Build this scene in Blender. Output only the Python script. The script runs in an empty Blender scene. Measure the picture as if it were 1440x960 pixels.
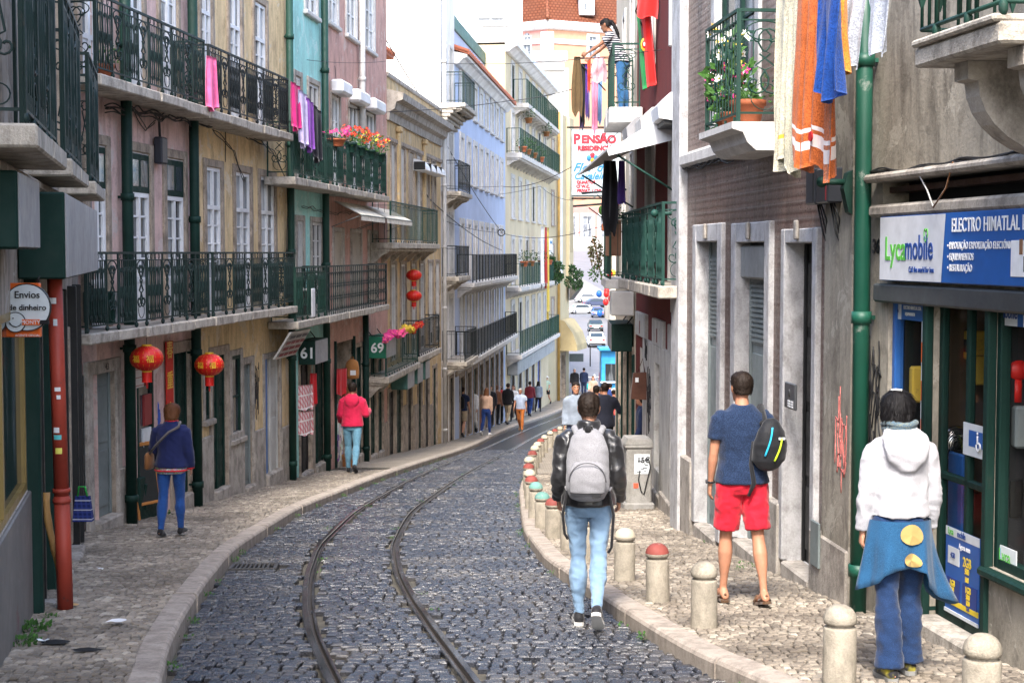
import bpy, math, random
from mathutils import Vector, Matrix, noise
random.seed(11)
R = random.Random(5)
SC = bpy.context.scene
COL = SC.collection
PI = math.pi
rad = math.radians

# ------------------------------------------------------------------ camera model and terrain
FPX = 2200.0; HZ = 355.0
PITCH = math.atan((480 - HZ) / FPX)
def ray(px, py):
    u = (px - 720) / FPX; v = (480 - py) / FPX
    return Vector((u, math.cos(PITCH) + v * math.sin(PITCH), -math.sin(PITCH) + v * math.cos(PITCH)))
def pchip(pts):
    xs = [p[0] for p in pts]; ys = [p[1] for p in pts]; n = len(xs)
    h = [xs[i+1] - xs[i] for i in range(n-1)]
    d = [(ys[i+1] - ys[i]) / h[i] for i in range(n-1)]
    m = [d[0]] + [0 if d[i-1]*d[i] <= 0 else 2*d[i-1]*d[i]/(d[i-1]+d[i]) for i in range(1, n-1)] + [d[-1]]
    def f(x):
        if x <= xs[0]: return ys[0] + m[0]*(x - xs[0])
        if x >= xs[-1]: return ys[-1] + m[-1]*(x - xs[-1])
        i = 0
        while x > xs[i+1]: i += 1
        t = (x - xs[i]) / h[i]; t2 = t*t; t3 = t2*t
        return (2*t3-3*t2+1)*ys[i] + (t3-2*t2+t)*h[i]*m[i] + (-2*t3+3*t2)*ys[i+1] + (t3-t2)*h[i]*m[i+1]
    return f
g = pchip([(-40,-1.2),(0,-1.70),(10,-2.55),(20,-3.45),(30,-4.25),(54,-6.4),(64,-7.15),(90,-8.7),(110,-9.0),(160,-9.1),(235,-9.1),(300,-6),(340,-2.5),(380,2),(400,5),(460,12),(700,30)])
kerb_l = pchip([(0,-.6),(6,-1.55),(8.8,-2.01),(10.3,-2.27),(12.5,-2.56),(14.5,-2.78),(17.3,-3.0),(21.3,-3.06),(27,-2.68),(34.6,-2.06),(44,-1.35),(58.9,-.5),(75.3,1.37),(89,3.25),(96,4.3)])
kerb_r = pchip([(0,3.4),(6,2.1),(8.9,1.42),(10.1,1.13),(12,.83),(14.2,.53),(16.1,.31),(19.7,.14),(25.3,.12),(30,.25),(38.6,.6),(51.4,1.45),(60.3,2.35),(75,4.2),(89,6.2),(96,7.3)])
rail_l = pchip([(0,.9),(6,-.35),(8.8,-.97),(10,-1.22),(11.64,-1.53),(13.92,-1.85),(15.76,-2.05),(18.65,-2.26),(22.2,-2.31),(26.1,-2.15),(33,-1.76),(45,-.98),(55.7,-.25),(73.7,1.75),(89,3.8),(96,4.8)])
rail_r = pchip([(0,1.75),(6,.52),(8.8,-.12),(10,-.32),(11.64,-.59),(13.92,-.93),(15.76,-1.15),(18.65,-1.37),(22.2,-1.44),(26.1,-1.26),(33,-.84),(45,-.06),(55.7,.68),(73.7,2.7),(89,4.75),(96,5.75)])
KH = 0.11
def on_pave(Y): return g(Y) + 0.0
def gpt(px, py, dz=0.0):
    """point where the line of sight through a photo pixel meets the street surface"""
    r = ray(px, py); t = 3.0
    while t < 420:
        if r.z*t < g(r.y*t) + dz: break
        t += .02 if t < 60 else .1
    return Vector((r.x*t, r.y*t, g(r.y*t) + dz))
def at(px, py, Y):
    r = ray(px, py); return r * (Y / r.y)

# ------------------------------------------------------------------ mesh builder
class MB:
    def __init__(s, M=None):
        s.v = []; s.f = []; s.mi = []; s.sm = []; s.mats = []; s.M = M or Matrix(); s.tint = {}
    def mid(s, m):
        if m is None: return 0
        if m not in s.mats: s.mats.append(m)
        return s.mats.index(m)
    def add(s, vs, fs, m=None, smooth=False):
        b = len(s.v); M = s.M; flip = M.determinant() < 0
        s.v.extend([M @ Vector(v) for v in vs]); k = s.mid(m)
        for f in fs:
            f = [b + i for i in f]
            if flip: f.reverse()
            s.f.append(f); s.mi.append(k); s.sm.append(smooth)
        return s
    def quad(s, a, b, c, d, m=None): return s.add([a, b, c, d], [(0, 1, 2, 3)], m)
    def box(s, x0, x1, y0, y1, z0, z1, m=None, c=0.0):
        if x0 > x1: x0, x1 = x1, x0
        if y0 > y1: y0, y1 = y1, y0
        if z0 > z1: z0, z1 = z1, z0
        c = min(c, (x1-x0)*.4, (y1-y0)*.4, (z1-z0)*.4)
        if c <= 0:
            vs = [(x, y, z) for x in (x0, x1) for y in (y0, y1) for z in (z0, z1)]
            fs = [(0,1,3,2), (4,6,7,5), (0,4,5,1), (2,3,7,6), (0,2,6,4), (1,5,7,3)]
            return s.add(vs, fs, m)
        vs = []; ix = {}
        for i, x in enumerate((x0, x1)):
            for j, y in enumerate((y0, y1)):
                for k, z in enumerate((z0, z1)):
                    sx = c if i == 0 else -c; sy = c if j == 0 else -c; sz = c if k == 0 else -c
                    ix[i,j,k,'x'] = len(vs); vs.append((x, y+sy, z+sz))
                    ix[i,j,k,'y'] = len(vs); vs.append((x+sx, y, z+sz))
                    ix[i,j,k,'z'] = len(vs); vs.append((x+sx, y+sy, z))
        q = lambda *a: tuple(ix[t] for t in a)
        fs = [q((0,0,0,'x'),(0,0,1,'x'),(0,1,1,'x'),(0,1,0,'x')), q((1,0,0,'x'),(1,1,0,'x'),(1,1,1,'x'),(1,0,1,'x')),
              q((0,0,0,'y'),(1,0,0,'y'),(1,0,1,'y'),(0,0,1,'y')), q((0,1,0,'y'),(0,1,1,'y'),(1,1,1,'y'),(1,1,0,'y')),
              q((0,0,0,'z'),(0,1,0,'z'),(1,1,0,'z'),(1,0,0,'z')), q((0,0,1,'z'),(1,0,1,'z'),(1,1,1,'z'),(0,1,1,'z'))]
        for j in (0,1):
            for k in (0,1):
                fs.append(q((0,j,k,'y'),(1,j,k,'y'),(1,j,k,'z'),(0,j,k,'z')))
                fs.append(q((j,0,k,'x'),(j,1,k,'x'),(j,1,k,'z'),(j,0,k,'z')))
                fs.append(q((j,k,0,'x'),(j,k,1,'x'),(j,k,1,'y'),(j,k,0,'y')))
        for i in (0,1):
            for j in (0,1):
                for k in (0,1): fs.append(q((i,j,k,'x'),(i,j,k,'y'),(i,j,k,'z')))
        return s.add(vs, fs, m)
    def tube(s, pts, r, n=5, m=None, smooth=True, cap=True):
        pts = [Vector(p) for p in pts]; rs = r if isinstance(r, (list, tuple)) else [r]*len(pts)
        vs = []; fs = []; prev = None
        for i, p in enumerate(pts):
            t = (pts[min(i+1, len(pts)-1)] - pts[max(i-1, 0)])
            t = t.normalized() if t.length > 1e-9 else Vector((0,0,1))
            if prev is None:
                a = Vector((0,0,1)) if abs(t.z) < .9 else Vector((1,0,0))
                u = t.cross(a).normalized()
            else:
                u = (prev - t*prev.dot(t)); u = u.normalized() if u.length > 1e-6 else t.orthogonal().normalized()
            prev = u; w = t.cross(u)
            for k in range(n):
                a = 2*PI*(k+.5)/n
                vs.append(p + (u*math.cos(a) + w*math.sin(a))*rs[i])
        for i in range(len(pts)-1):
            for k in range(n):
                k2 = (k+1) % n
                fs.append((i*n+k, i*n+k2, (i+1)*n+k2, (i+1)*n+k))
        if cap:
            fs.append(tuple(range(n-1, -1, -1))); fs.append(tuple((len(pts)-1)*n + k for k in range(n)))
        return s.add(vs, fs, m, smooth)
    def lathe(s, prof, cx=0, cy=0, z=0, n=16, m=None, smooth=True, sx=1, sy=1, wob=None):
        vs = []; fs = []
        for i, (r, h) in enumerate(prof):
            for k in range(n):
                a = 2*PI*k/n; q = r*(wob(a, i) if wob else 1)
                vs.append((cx + q*math.cos(a)*sx, cy + q*math.sin(a)*sy, z+h))
        for i in range(len(prof)-1):
            for k in range(n):
                k2 = (k+1) % n
                fs.append((i*n+k, i*n+k2, (i+1)*n+k2, (i+1)*n+k))
        s.add(vs, fs, m, smooth)
        b = len(prof)-1
        s.add(vs[:n], [tuple(range(n-1, -1, -1))], m); s.add(vs[b*n:], [tuple(range(n))], m)
        return s
    def loft(s, rings, m=None, n=16, smooth=True):
        """rings: (center, side vector, front vector) with vectors scaled to the half widths"""
        vs = []; fs = []
        for c, a, b in rings:
            c = Vector(c); a = Vector(a); b = Vector(b)
            for k in range(n):
                t = 2*PI*k/n; vs.append(c + a*math.cos(t) + b*math.sin(t))
        for i in range(len(rings)-1):
            for k in range(n):
                k2 = (k+1) % n; fs.append((i*n+k, i*n+k2, (i+1)*n+k2, (i+1)*n+k))
        fs.append(tuple(range(n-1, -1, -1))); fs.append(tuple((len(rings)-1)*n+k for k in range(n)))
        return s.add(vs, fs, m, smooth)
    def ball(s, c, rx, ry=None, rz=None, m=None, n=10, k=7):
        ry = ry or rx; rz = rz or rx
        prof = [(max(1e-3, math.sin(PI*i/k)), -math.cos(PI*i/k)) for i in range(k+1)]
        vs = []; fs = []
        for r, h in prof:
            for q in range(n):
                a = 2*PI*q/n; vs.append((c[0]+rx*r*math.cos(a), c[1]+ry*r*math.sin(a), c[2]+rz*h))
        for i in range(k):
            for q in range(n):
                q2 = (q+1) % n; fs.append((i*n+q, i*n+q2, (i+1)*n+q2, (i+1)*n+q))
        return s.add(vs, fs, m, True)
    def prism(s, poly, x0, x1, m=None, axis='x'):
        """poly of (a,b) extruded along the axis"""
        n = len(poly)
        def P(x, a, b): return (x, a, b) if axis == 'x' else ((a, x, b) if axis == 'y' else (a, b, x))
        vs = [P(x0, a, b) for a, b in poly] + [P(x1, a, b) for a, b in poly]
        fs = [(i, (i+1) % n, n+(i+1) % n, n+i) for i in range(n)] + [tuple(range(n-1, -1, -1)), tuple(range(n, 2*n))]
        return s.add(vs, fs, m)

def tag(o, label=None, cat=None, group=None, kind=None):
    if label: o['label'] = label
    if cat: o['category'] = cat
    if group: o['group'] = group
    if kind: o['kind'] = kind
    return o
def empty(name, loc=(0,0,0), label=None, cat=None, group=None, rz=0):
    o = bpy.data.objects.new(name, None); COL.objects.link(o); o.location = loc; o.rotation_euler = (0,0,rz)
    o.empty_display_size = .2
    return tag(o, label, cat, group)
def root_of(o):
    while o.parent: o = o.parent
    return o
def obj(name, mb, parent=None, local=False, loc=None):
    """link a builder as one mesh object; its vertices are world coordinates unless local"""
    me = bpy.data.meshes.new(name)
    off = Vector((0,0,0))
    if not local:
        off = root_of(parent).location.copy() if parent else (Vector(loc) if loc is not None else Vector((0,0,0)))
        if parent is None and loc is None and mb.v:
            xs = [v.x for v in mb.v]; ys = [v.y for v in mb.v]; zs = [v.z for v in mb.v]
            off = Vector(((min(xs)+max(xs))/2, (min(ys)+max(ys))/2, min(zs)))
    me.from_pydata([tuple(v - off) for v in mb.v], [], mb.f)
    for m in mb.mats: me.materials.append(m)
    me.polygons.foreach_set('material_index', mb.mi); me.polygons.foreach_set('use_smooth', mb.sm)
    if mb.tint:
        at_ = me.attributes.new('tint', 'FLOAT', 'FACE')
        at_.data.foreach_set('value', [mb.tint.get(i, .5) for i in range(len(mb.f))])
    me.update()
    o = bpy.data.objects.new(name, me); COL.objects.link(o)
    if parent: o.parent = parent
    elif not local: o.location = off
    return o
def copy_tree(o, parent=None):
    c = o.copy(); COL.objects.link(c)
    if parent: c.parent = parent
    for ch in list(o.children): copy_tree(ch, c)
    return c
def mesh_of(o_tmp):
    dg = bpy.context.evaluated_depsgraph_get(); dg.update()
    me = bpy.data.meshes.new_from_object(o_tmp.evaluated_get(dg))
    return me
_tc = {}
def text_geo(body, size=1.0, bold=0.0, extrude=.004, align='CENTER', shear=0.0, space=1.0, width=1.0):
    key = (body, size, bold, extrude, align, shear, space, width)
    if key in _tc: return _tc[key]
    cu = bpy.data.curves.new('txt', 'FONT'); cu.body = body; cu.size = size; cu.extrude = extrude; cu.offset = bold
    cu.align_x = align; cu.shear = shear; cu.space_character = space; cu.resolution_u = 3
    o = bpy.data.objects.new('txt', cu); COL.objects.link(o)
    me = mesh_of(o)
    vs = [Vector((v.co.x*width, v.co.y, v.co.z)) for v in me.vertices]; fs = [tuple(p.vertices) for p in me.polygons]
    bpy.data.objects.remove(o); bpy.data.curves.remove(cu); bpy.data.meshes.remove(me)
    _tc[key] = (vs, fs); return vs, fs
def put_text(mb, body, org, ux, uy, m, **kw):
    """lettering lying in the plane of ux (reading direction) and uy (up), origin = baseline anchor"""
    vs, fs = text_geo(body, **kw)
    ux = Vector(ux).normalized(); uy = Vector(uy).normalized(); un = ux.cross(uy); org = Vector(org)
    keep = mb.M; mb.M = Matrix()
    mb.add([org + ux*v.x + uy*v.y + un*v.z for v in vs], fs, m); mb.M = keep

def remesh(mb, voxel, mat, smooth_iter=3, fold=0.0, fscale=9.0, seed=0, fz=.45):
    """fuse overlapping lofts into one continuous skin"""
    me = bpy.data.meshes.new('tmp'); me.from_pydata([tuple(v) for v in mb.v], [], mb.f); me.update()
    o = bpy.data.objects.new('tmp', me); COL.objects.link(o)
    md = o.modifiers.new('r', 'REMESH'); md.mode = 'VOXEL'; md.voxel_size = voxel
    if smooth_iter:
        sm = o.modifiers.new('s', 'SMOOTH'); sm.factor = .5; sm.iterations = smooth_iter
    out = mesh_of(o)
    bpy.data.objects.remove(o); bpy.data.meshes.remove(me)
    if fold > 0:
        nv = [(v.co.copy(), v.normal.copy()) for v in out.vertices]
        for v, (c, nn) in zip(out.vertices, nv):
            q = Vector((c.x*fscale + seed, c.y*fscale, c.z*fscale*fz + seed*.7))
            d = noise.noise(q) + .5*noise.noise(Vector((c.x*fscale*1.3+c.z*fscale*1.1, c.y*fscale*1.7, c.z*fscale*1.9 - seed)))
            d = (1 - abs(d)*2.2)
            v.co = c + nn*fold*d
    out.materials.clear(); out.materials.append(mat)
    out.polygons.foreach_set('use_smooth', [True]*len(out.polygons))
    out.update()
    r = MB(); r.mats = [mat]
    return out
def mesh_obj(name, me, parent):
    me.name = name
    o = bpy.data.objects.new(name, me); COL.objects.link(o); o.parent = parent
    return o

# ------------------------------------------------------------------ materials
MATS = {}
class NT:
    def __init__(s, name, rough=.7, spec=.4, metal=0):
        m = bpy.data.materials.new(name); m.use_nodes = True; s.m = m; s.nt = m.node_tree
        s.b = s.nt.nodes['Principled BSDF']; s.b.inputs['Roughness'].default_value = rough
        s.b.inputs['Specular IOR Level'].default_value = spec; s.b.inputs['Metallic'].default_value = metal
        MATS[name] = m
    def n(s, t, **kw):
        x = s.nt.nodes.new(t)
        for k, v in kw.items(): setattr(x, k, v)
        return x
    def l(s, a, b): s.nt.links.new(a, b)
    def pos(s, mode='world'):
        if mode == 'world': return s.n('ShaderNodeNewGeometry').outputs['Position']
        return s.n('ShaderNodeTexCoord').outputs['Object']
    def mapping(s, vec, sc=(1,1,1), rot=(0,0,0), loc=(0,0,0)):
        x = s.n('ShaderNodeMapping'); x.inputs['Scale'].default_value = sc; x.inputs['Rotation'].default_value = rot
        x.inputs['Location'].default_value = loc; s.l(vec, x.inputs['Vector']); return x.outputs[0]
    def noise(s, vec, scale, detail=5, rough=.6, dist=0):
        x = s.n('ShaderNodeTexNoise'); x.inputs['Scale'].default_value = scale; x.inputs['Detail'].default_value = detail
        x.inputs['Roughness'].default_value = rough; x.inputs['Distortion'].default_value = dist
        s.l(vec, x.inputs['Vector']); return x.outputs['Fac']
    def ramp(s, fac, stops):
        x = s.n('ShaderNodeValToRGB'); e = x.color_ramp.elements
        while len(e) < len(stops): e.new(.5)
        for i, (p, c) in enumerate(stops):
            e[i].position = p; e[i].color = (c[0], c[1], c[2], 1) if isinstance(c, (tuple, list)) else (c, c, c, 1)
        s.l(fac, x.inputs['Fac']); return x.outputs['Color']
    def mix(s, fac, a, b, mode='MIX'):
        x = s.n('ShaderNodeMix'); x.data_type = 'RGBA'; x.blend_type = mode; x.clamp_result = False
        for sock, val in ((x.inputs[0], fac), (x.inputs[6], a), (x.inputs[7], b)):
            if isinstance(val, (int, float)): sock.default_value = val
            elif isinstance(val, (tuple, list)): sock.default_value = (val[0], val[1], val[2], 1)
            else: s.l(val, sock)
        return x.outputs[2]
    def math(s, op, a, b=0.0):
        x = s.n('ShaderNodeMath', operation=op)
        for i, v in enumerate((a, b)):
            if isinstance(v, (int, float)): x.inputs[i].default_value = v
            else: s.l(v, x.inputs[i])
        return x.outputs[0]
    def color(s, c):
        if isinstance(c, (tuple, list)): s.b.inputs['Base Color'].default_value = (c[0], c[1], c[2], 1)
        else: s.l(c, s.b.inputs['Base Color'])
    def rough(s, c): s.l(c, s.b.inputs['Roughness'])
    def bump(s, h, strength=.3, dist=.01):
        x = s.n('ShaderNodeBump'); x.inputs['Strength'].default_value = strength; x.inputs['Distance'].default_value = dist
        s.l(h, x.inputs['Height']); s.l(x.outputs[0], s.b.inputs['Normal'])
def mul(c, k): return tuple(min(1, x*k) for x in c)
def plaster(name, col, dirt=(.16,.14,.11), amt=.5, streak=1.0, bump=.35, patch=None):
    """lime render: blotchy, rain-streaked, chipped down to an older coat"""
    if name in MATS: return MATS[name]
    t = NT(name, .85, .25); p = t.pos()
    n1 = t.noise(p, .9, 6, .62); n2 = t.noise(t.mapping(p, (3.6,3.6,.8)), 1.3, 7, .66, .8); n3 = t.noise(p, 28, 4, .7)
    n4 = t.noise(p, 3.1, 7, .7)
    c = t.mix(t.ramp(n1, [(.3, 0), (.7, 1)]), mul(col, .82), mul(col, 1.1))
    c = t.mix(t.math('MULTIPLY', t.ramp(n2, [(.45, 0), (.68, 1)]), amt*streak), c, dirt)
    c = t.mix(t.math('MULTIPLY', t.ramp(n4, [(.535, 0), (.67, 1)]), amt), c, mul(dirt, 1.5))
    if patch: c = t.mix(t.ramp(t.noise(p, 1.7, 8, .72, .6), [(.565, 0), (.58, 1)]), c, patch)
    c = t.mix(.35, c, t.ramp(n3, [(.25, mul(col, .55)), (.75, mul(col, 1.15))]))
    t.color(c)
    t.bump(t.math('ADD', t.math('MULTIPLY', n3, .5), n4), bump, .012)
    return t.m
def stone(name, col, dirt=(.1,.09,.075), scale=1.0, bump=.5, amt=.7, rough=.85):
    if name in MATS: return MATS[name]
    t = NT(name, rough, .3); p = t.pos()
    n1 = t.noise(p, 2.2*scale, 8, .68, .3); n2 = t.noise(p, 40*scale, 3, .7); n3 = t.noise(t.mapping(p, (2,2,1.3)), 2.6*scale, 7, .7)
    c = t.mix(t.ramp(n1, [(.32, 0), (.68, 1)]), mul(col, .7), mul(col, 1.12))
    c = t.mix(t.math('MULTIPLY', t.ramp(n3, [(.44, 0), (.63, 1)]), amt), c, dirt)
    c = t.mix(.4, c, t.ramp(n2, [(.2, mul(col, .45)), (.8, mul(col, 1.2))]))
    t.color(c); t.bump(t.math('ADD', n1, t.math('MULTIPLY', n2, .6)), bump, .015)
    return t.m
def paint(name, col, rough=.45, chip=(.10,.07,.05), amt=.5, spec=.45, scale=1.0, mode='world', metal=0):
    """paint on iron or wood, scuffed and chipped in places"""
    if name in MATS: return MATS[name]
    t = NT(name, rough, spec, metal); p = t.pos(mode)
    n1 = t.noise(p, 6*scale, 8, .75, .3); n2 = t.noise(p, 1.4*scale, 4)
    c = t.mix(t.ramp(n2, [(.3, 0), (.7, 1)]), mul(col, .75), mul(col, 1.2))
    c = t.mix(t.math('MULTIPLY', t.ramp(n1, [(.6, 0), (.68, 1)]), amt), c, chip)
    t.color(c); t.rough(t.ramp(n1, [(.3, rough*.8), (.75, min(1, rough*1.6))]))
    t.bump(n1, .15, .004)
    return t.m
def cloth(name, col, col2=None, rough=.9, weave=160, amt=.25, pattern=None, bump=.25, mode='obj'):
    if name in MATS: return MATS[name]
    t = NT(name, rough, .15); p = t.pos(mode)
    n = t.noise(p, 7, 5, .6); n2 = t.noise(p, weave, 2, .6)
    c = t.mix(t.ramp(n, [(.3, 0), (.7, 1)]), mul(col, 1-amt), mul(col, 1+amt*.5))
    if pattern: c = pattern(t, p, c)
    elif col2: c = t.mix(t.ramp(n2, [(.45, 0), (.62, 1)]), c, col2)
    t.color(c); t.bump(t.math('ADD', n2, t.math('MULTIPLY', n, .6)), bump, .006)
    t.b.inputs['Sheen Weight'].default_value = .15
    return t.m
def flat(name, col, rough=.5, spec=.4, metal=0, emit=0):
    if name in MATS: return MATS[name]
    t = NT(name, rough, spec, metal); p = t.pos()
    n = t.noise(p, 9, 5, .6)
    t.color(t.mix(t.ramp(n, [(.3, 0), (.7, 1)]), mul(col, .88), mul(col, 1.08)))
    return t.m
def glass_pane(name, col=(.055,.065,.075), curtain=(.55,.57,.6), amt=.35, rough=.06):
    """dull old window pane: dark room behind, pale curtains in places, sharp reflections"""
    if name in MATS: return MATS[name]
    t = NT(name, rough, .6); p = t.pos()
    n = t.noise(t.mapping(p, (2.2,2.2,.5)), 1.0, 3, .5); n2 = t.noise(t.mapping(p, (9,9,.6)), 2.2, 3)
    cur = t.ramp(n, [(.5-.25*amt, 1), (.58-.2*amt, 0)]) if amt < .99 else None
    cc = t.mix(t.ramp(n2, [(.35, 0), (.65, 1)]), mul(curtain, .55), curtain)
    c = t.mix(t.ramp(n, [(.38+.3*(amt-.35), 0), (.55+.3*(amt-.35), 1)]), cc, col)
    t.color(c)
    t.bump(t.noise(p, 3.0, 2), .04, .01)
    return t.m

# ------------------------------------------------------------------ facade frame: s along the wall (away from camera), o out to the street, z up
class Facade:
    def __init__(f, A, B, side):
        f.A = Vector((A[0], A[1], 0)); f.B = Vector((B[0], B[1], 0)); f.side = side
        f.t = (f.B - f.A).normalized(); f.L = (f.B - f.A).length
        f.n = Vector((f.t.y, -f.t.x, 0)) if side == 'L' else Vector((-f.t.y, f.t.x, 0))
        f.M = Matrix(((f.t.x, f.n.x, 0, A[0]), (f.t.y, f.n.y, 0, A[1]), (0,0,1,0), (0,0,0,1)))
        f.rx = f.t if side == 'L' else -f.t        # reading direction of lettering on the wall
    def W(f, s, o, z): return f.M @ Vector((s, o, z))
    def pix(f, px, py, o=0.0):
        r = ray(px, py); a = f.A + f.n*o
        k = f.n.dot(a) / f.n.dot(r); P = r*k
        return (P - f.A).dot(f.t), P.z
    def s(f, px, o=0.0): return f.pix(px, 400, o)[0]
    def z(f, px, py, o=0.0): return f.pix(px, py, o)[1]
    def gz(f, s, o=0): return g(f.W(s, o, 0).y)
    def mb(f): return MB(f.M)

def shell(F, s0, s1, z0, z1, ops, m, depth=6.0, rev=.2, revm='stone', mb=None, top=True):
    """wall of a building with real openings and reveals, plus its sides, back and top"""
    mb = mb or F.mb()
    ss = sorted({round(x, 4) for x in [s0, s1] + [min(max(v, s0), s1) for o in ops for v in o[:2]]})
    zs = sorted({round(x, 4) for x in [z0, z1] + [min(max(v, z0), z1) for o in ops for v in o[2:4]]})
    for i in range(len(ss)-1):
        for j in range(len(zs)-1):
            cs = (ss[i]+ss[i+1])/2; cz = (zs[j]+zs[j+1])/2
            if any(o[0] < cs < o[1] and o[2] < cz < o[3] for o in ops): continue
            mb.quad((ss[i],0,zs[j]), (ss[i+1],0,zs[j]), (ss[i+1],0,zs[j+1]), (ss[i],0,zs[j+1]), m)
    rm = STONE_T if revm == 'stone' else (revm or m)
    for o in ops:
        a, b, c, d = o[:4]; e = -(o[4] if len(o) > 4 else rev) - .05
        mb.quad((a,0,c), (a,0,d), (a,e,d), (a,e,c), rm); mb.quad((b,0,c), (b,e,c), (b,e,d), (b,0,d), rm)
        mb.quad((a,0,d), (b,0,d), (b,e,d), (a,e,d), rm); mb.quad((a,0,c), (a,e,c), (b,e,c), (b,0,c), rm)
    D = -depth
    mb.quad((s0,0,z0), (s0,0,z1), (s0,D,z1), (s0,D,z0), m); mb.quad((s1,0,z0), (s1,D,z0), (s1,D,z1), (s1,0,z1), m)
    mb.quad((s0,D,z0), (s0,D,z1), (s1,D,z1), (s1,D,z0), m)
    if top: mb.quad((s0,0,z1), (s1,0,z1), (s1,D,z1), (s0,D,z1), m)
    return mb

def window(root, F, s0, s1, z0, z1, stone_m, frame_m, glass_m, sur=.14, proud=.035, rev=.05, leaves=2, rows=4, trans=None, name='window', sill=True, low=0.0, lowm=None, shutter=None, half=None, open_leaf=False):
    """stone surround > sash frame and pane (an opening of the same size must be left in the wall)"""
    mb = F.mb()
    if sur > 0:
        mb.box(s0-sur, s0-.002, -.03, proud, z0, z1+sur, stone_m, .012); mb.box(s1+.002, s1+sur, -.03, proud, z0, z1+sur, stone_m, .012)
        mb.box(s0-.003, s1+.003, -.03, proud-.004, z1+.002, z1+sur-.003, stone_m, .01)
        if sill: mb.box(s0-sur-.04, s1+sur+.04, -.05, proud+.05, z0-.09, z0-.003, stone_m, .015)
    else: mb.box(s0, s1, -.05, .01, z0-.05, z0-.003, stone_m, .01)
    w = obj(name, mb, root)
    e = -rev
    fb = F.mb(); ft = .055; fd = .05
    if shutter is not None:
        fb.box(s0, s1, e, e+.03, z0, z1, shutter)
        h = z0+.06
        while h < z1-.05:
            fb.box(s0+.04, s1-.04, e+.03, e+.045, h, h+.035, shutter); h += .06
        fb.box(s0, s0+.04, e+.03, e+.055, z0, z1, shutter); fb.box(s1-.04, s1, e+.03, e+.055, z0, z1, shutter)
        obj('shutter', fb, w); return w
    fb.box(s0, s0+ft, e, e+fd, z0, z1, frame_m); fb.box(s1-ft, s1, e, e+fd, z0, z1, frame_m)
    fb.box(s0+ft, s1-ft, e, e+fd, z1-ft, z1, frame_m); fb.box(s0+ft, s1-ft, e, e+fd, z0, z0+ft, frame_m)
    if leaves == 2: fb.box((s0+s1)/2-.035, (s0+s1)/2+.035, e+.002, e+fd+.006, z0+ft, z1-ft, frame_m)
    zt = z1-ft
    if trans:
        zt = z1 - trans; fb.box(s0+ft, s1-ft, e+.001, e+fd+.01, zt-.03, zt+.03, frame_m)
    zb = z0+ft
    if low > 0:
        zb = z0+low; fb.box(s0+ft, s1-ft, e+.003, e+fd-.01, z0+ft, zb, lowm or frame_m); fb.box(s0+ft, s1-ft, e+.003, e+fd+.004, zb-.03, zb+.03, frame_m)
    for k in range(1, rows):
        h = zb + (zt-zb)*k/rows; fb.box(s0+ft, s1-ft, e+.004, e+fd-.012, h-.013, h+.013, frame_m)
    if leaves == 2:
        for a in (s0+ft, s1-ft-.03): fb.box(a, a+.03, e+.005, e+fd-.008, zb, zt, frame_m)
    obj('frame', fb, w)
    pb = F.mb(); pb.quad((s0+.02,e+.018,z0+.02), (s1-.02,e+.018,z0+.02), (s1-.02,e+.018,z1-.02), (s0+.02,e+.018,z1-.02), glass_m)
    obj('pane', pb, w)
    return w

def door(root, F, s0, s1, z0, z1, stone_m, door_m, sur=.16, proud=.03, rev=.25, step=None, panels=3, name='door', leaves=2, glass=None, sur_to=None, louver=False):
    mb = F.mb()
    zz = sur_to if sur_to is not None else z0
    if sur > 0:
        mb.box(s0-sur, s0-.002, -.03, proud, zz, z1+sur, stone_m, .012); mb.box(s1+.002, s1+sur, -.03, proud, zz, z1+sur, stone_m, .012)
        mb.box(s0-.003, s1+.003, -.03, proud-.004, z1+.002, z1+sur-.003, stone_m, .01)
    if step: mb.box(s0+.003, s1-.003, -rev+.01, step, z0-.25, z0+.006, STONE_G, .02)
    d = obj('doorway', mb, root) if mb.v else root
    db = F.mb(); e = -rev
    db.box(s0, s1, e-.04, e, z0, z1, door_m)
    w = (s1-s0)/leaves
    for q in range(leaves):
        a = s0+q*w; b = a+w
        for k in range(panels):
            c0 = z0+.12+(z1-z0-.2)*k/panels; c1 = z0+.12+(z1-z0-.2)*(k+1)/panels-.09
            db.box(a+.09, b-.09, e, e+.018, c0, c1, door_m, .012)
            if louver and k >= panels-1:
                h = c0+.03
                while h < c1-.03:
                    db.box(a+.1, b-.1, e+.018, e+.034, h, h+.025, door_m); h += .05
        db.box(a+.005, a+.05, e, e+.03, z0, z1, door_m, .008); db.box(b-.05, b-.005, e, e+.03, z0, z1, door_m, .008)
    dd = obj(name, db, d if d is not root else root)
    if d is root or True:
        hb = F.mb(); hb.ball(((s0+s1)/2+.06, e+.05, z0+1.0), .022, m=MATS.get('brass') or flat('brass', (.35,.25,.1), .35, .5, 1))
        if d is root: obj('handle', hb, dd)
    return dd

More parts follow.
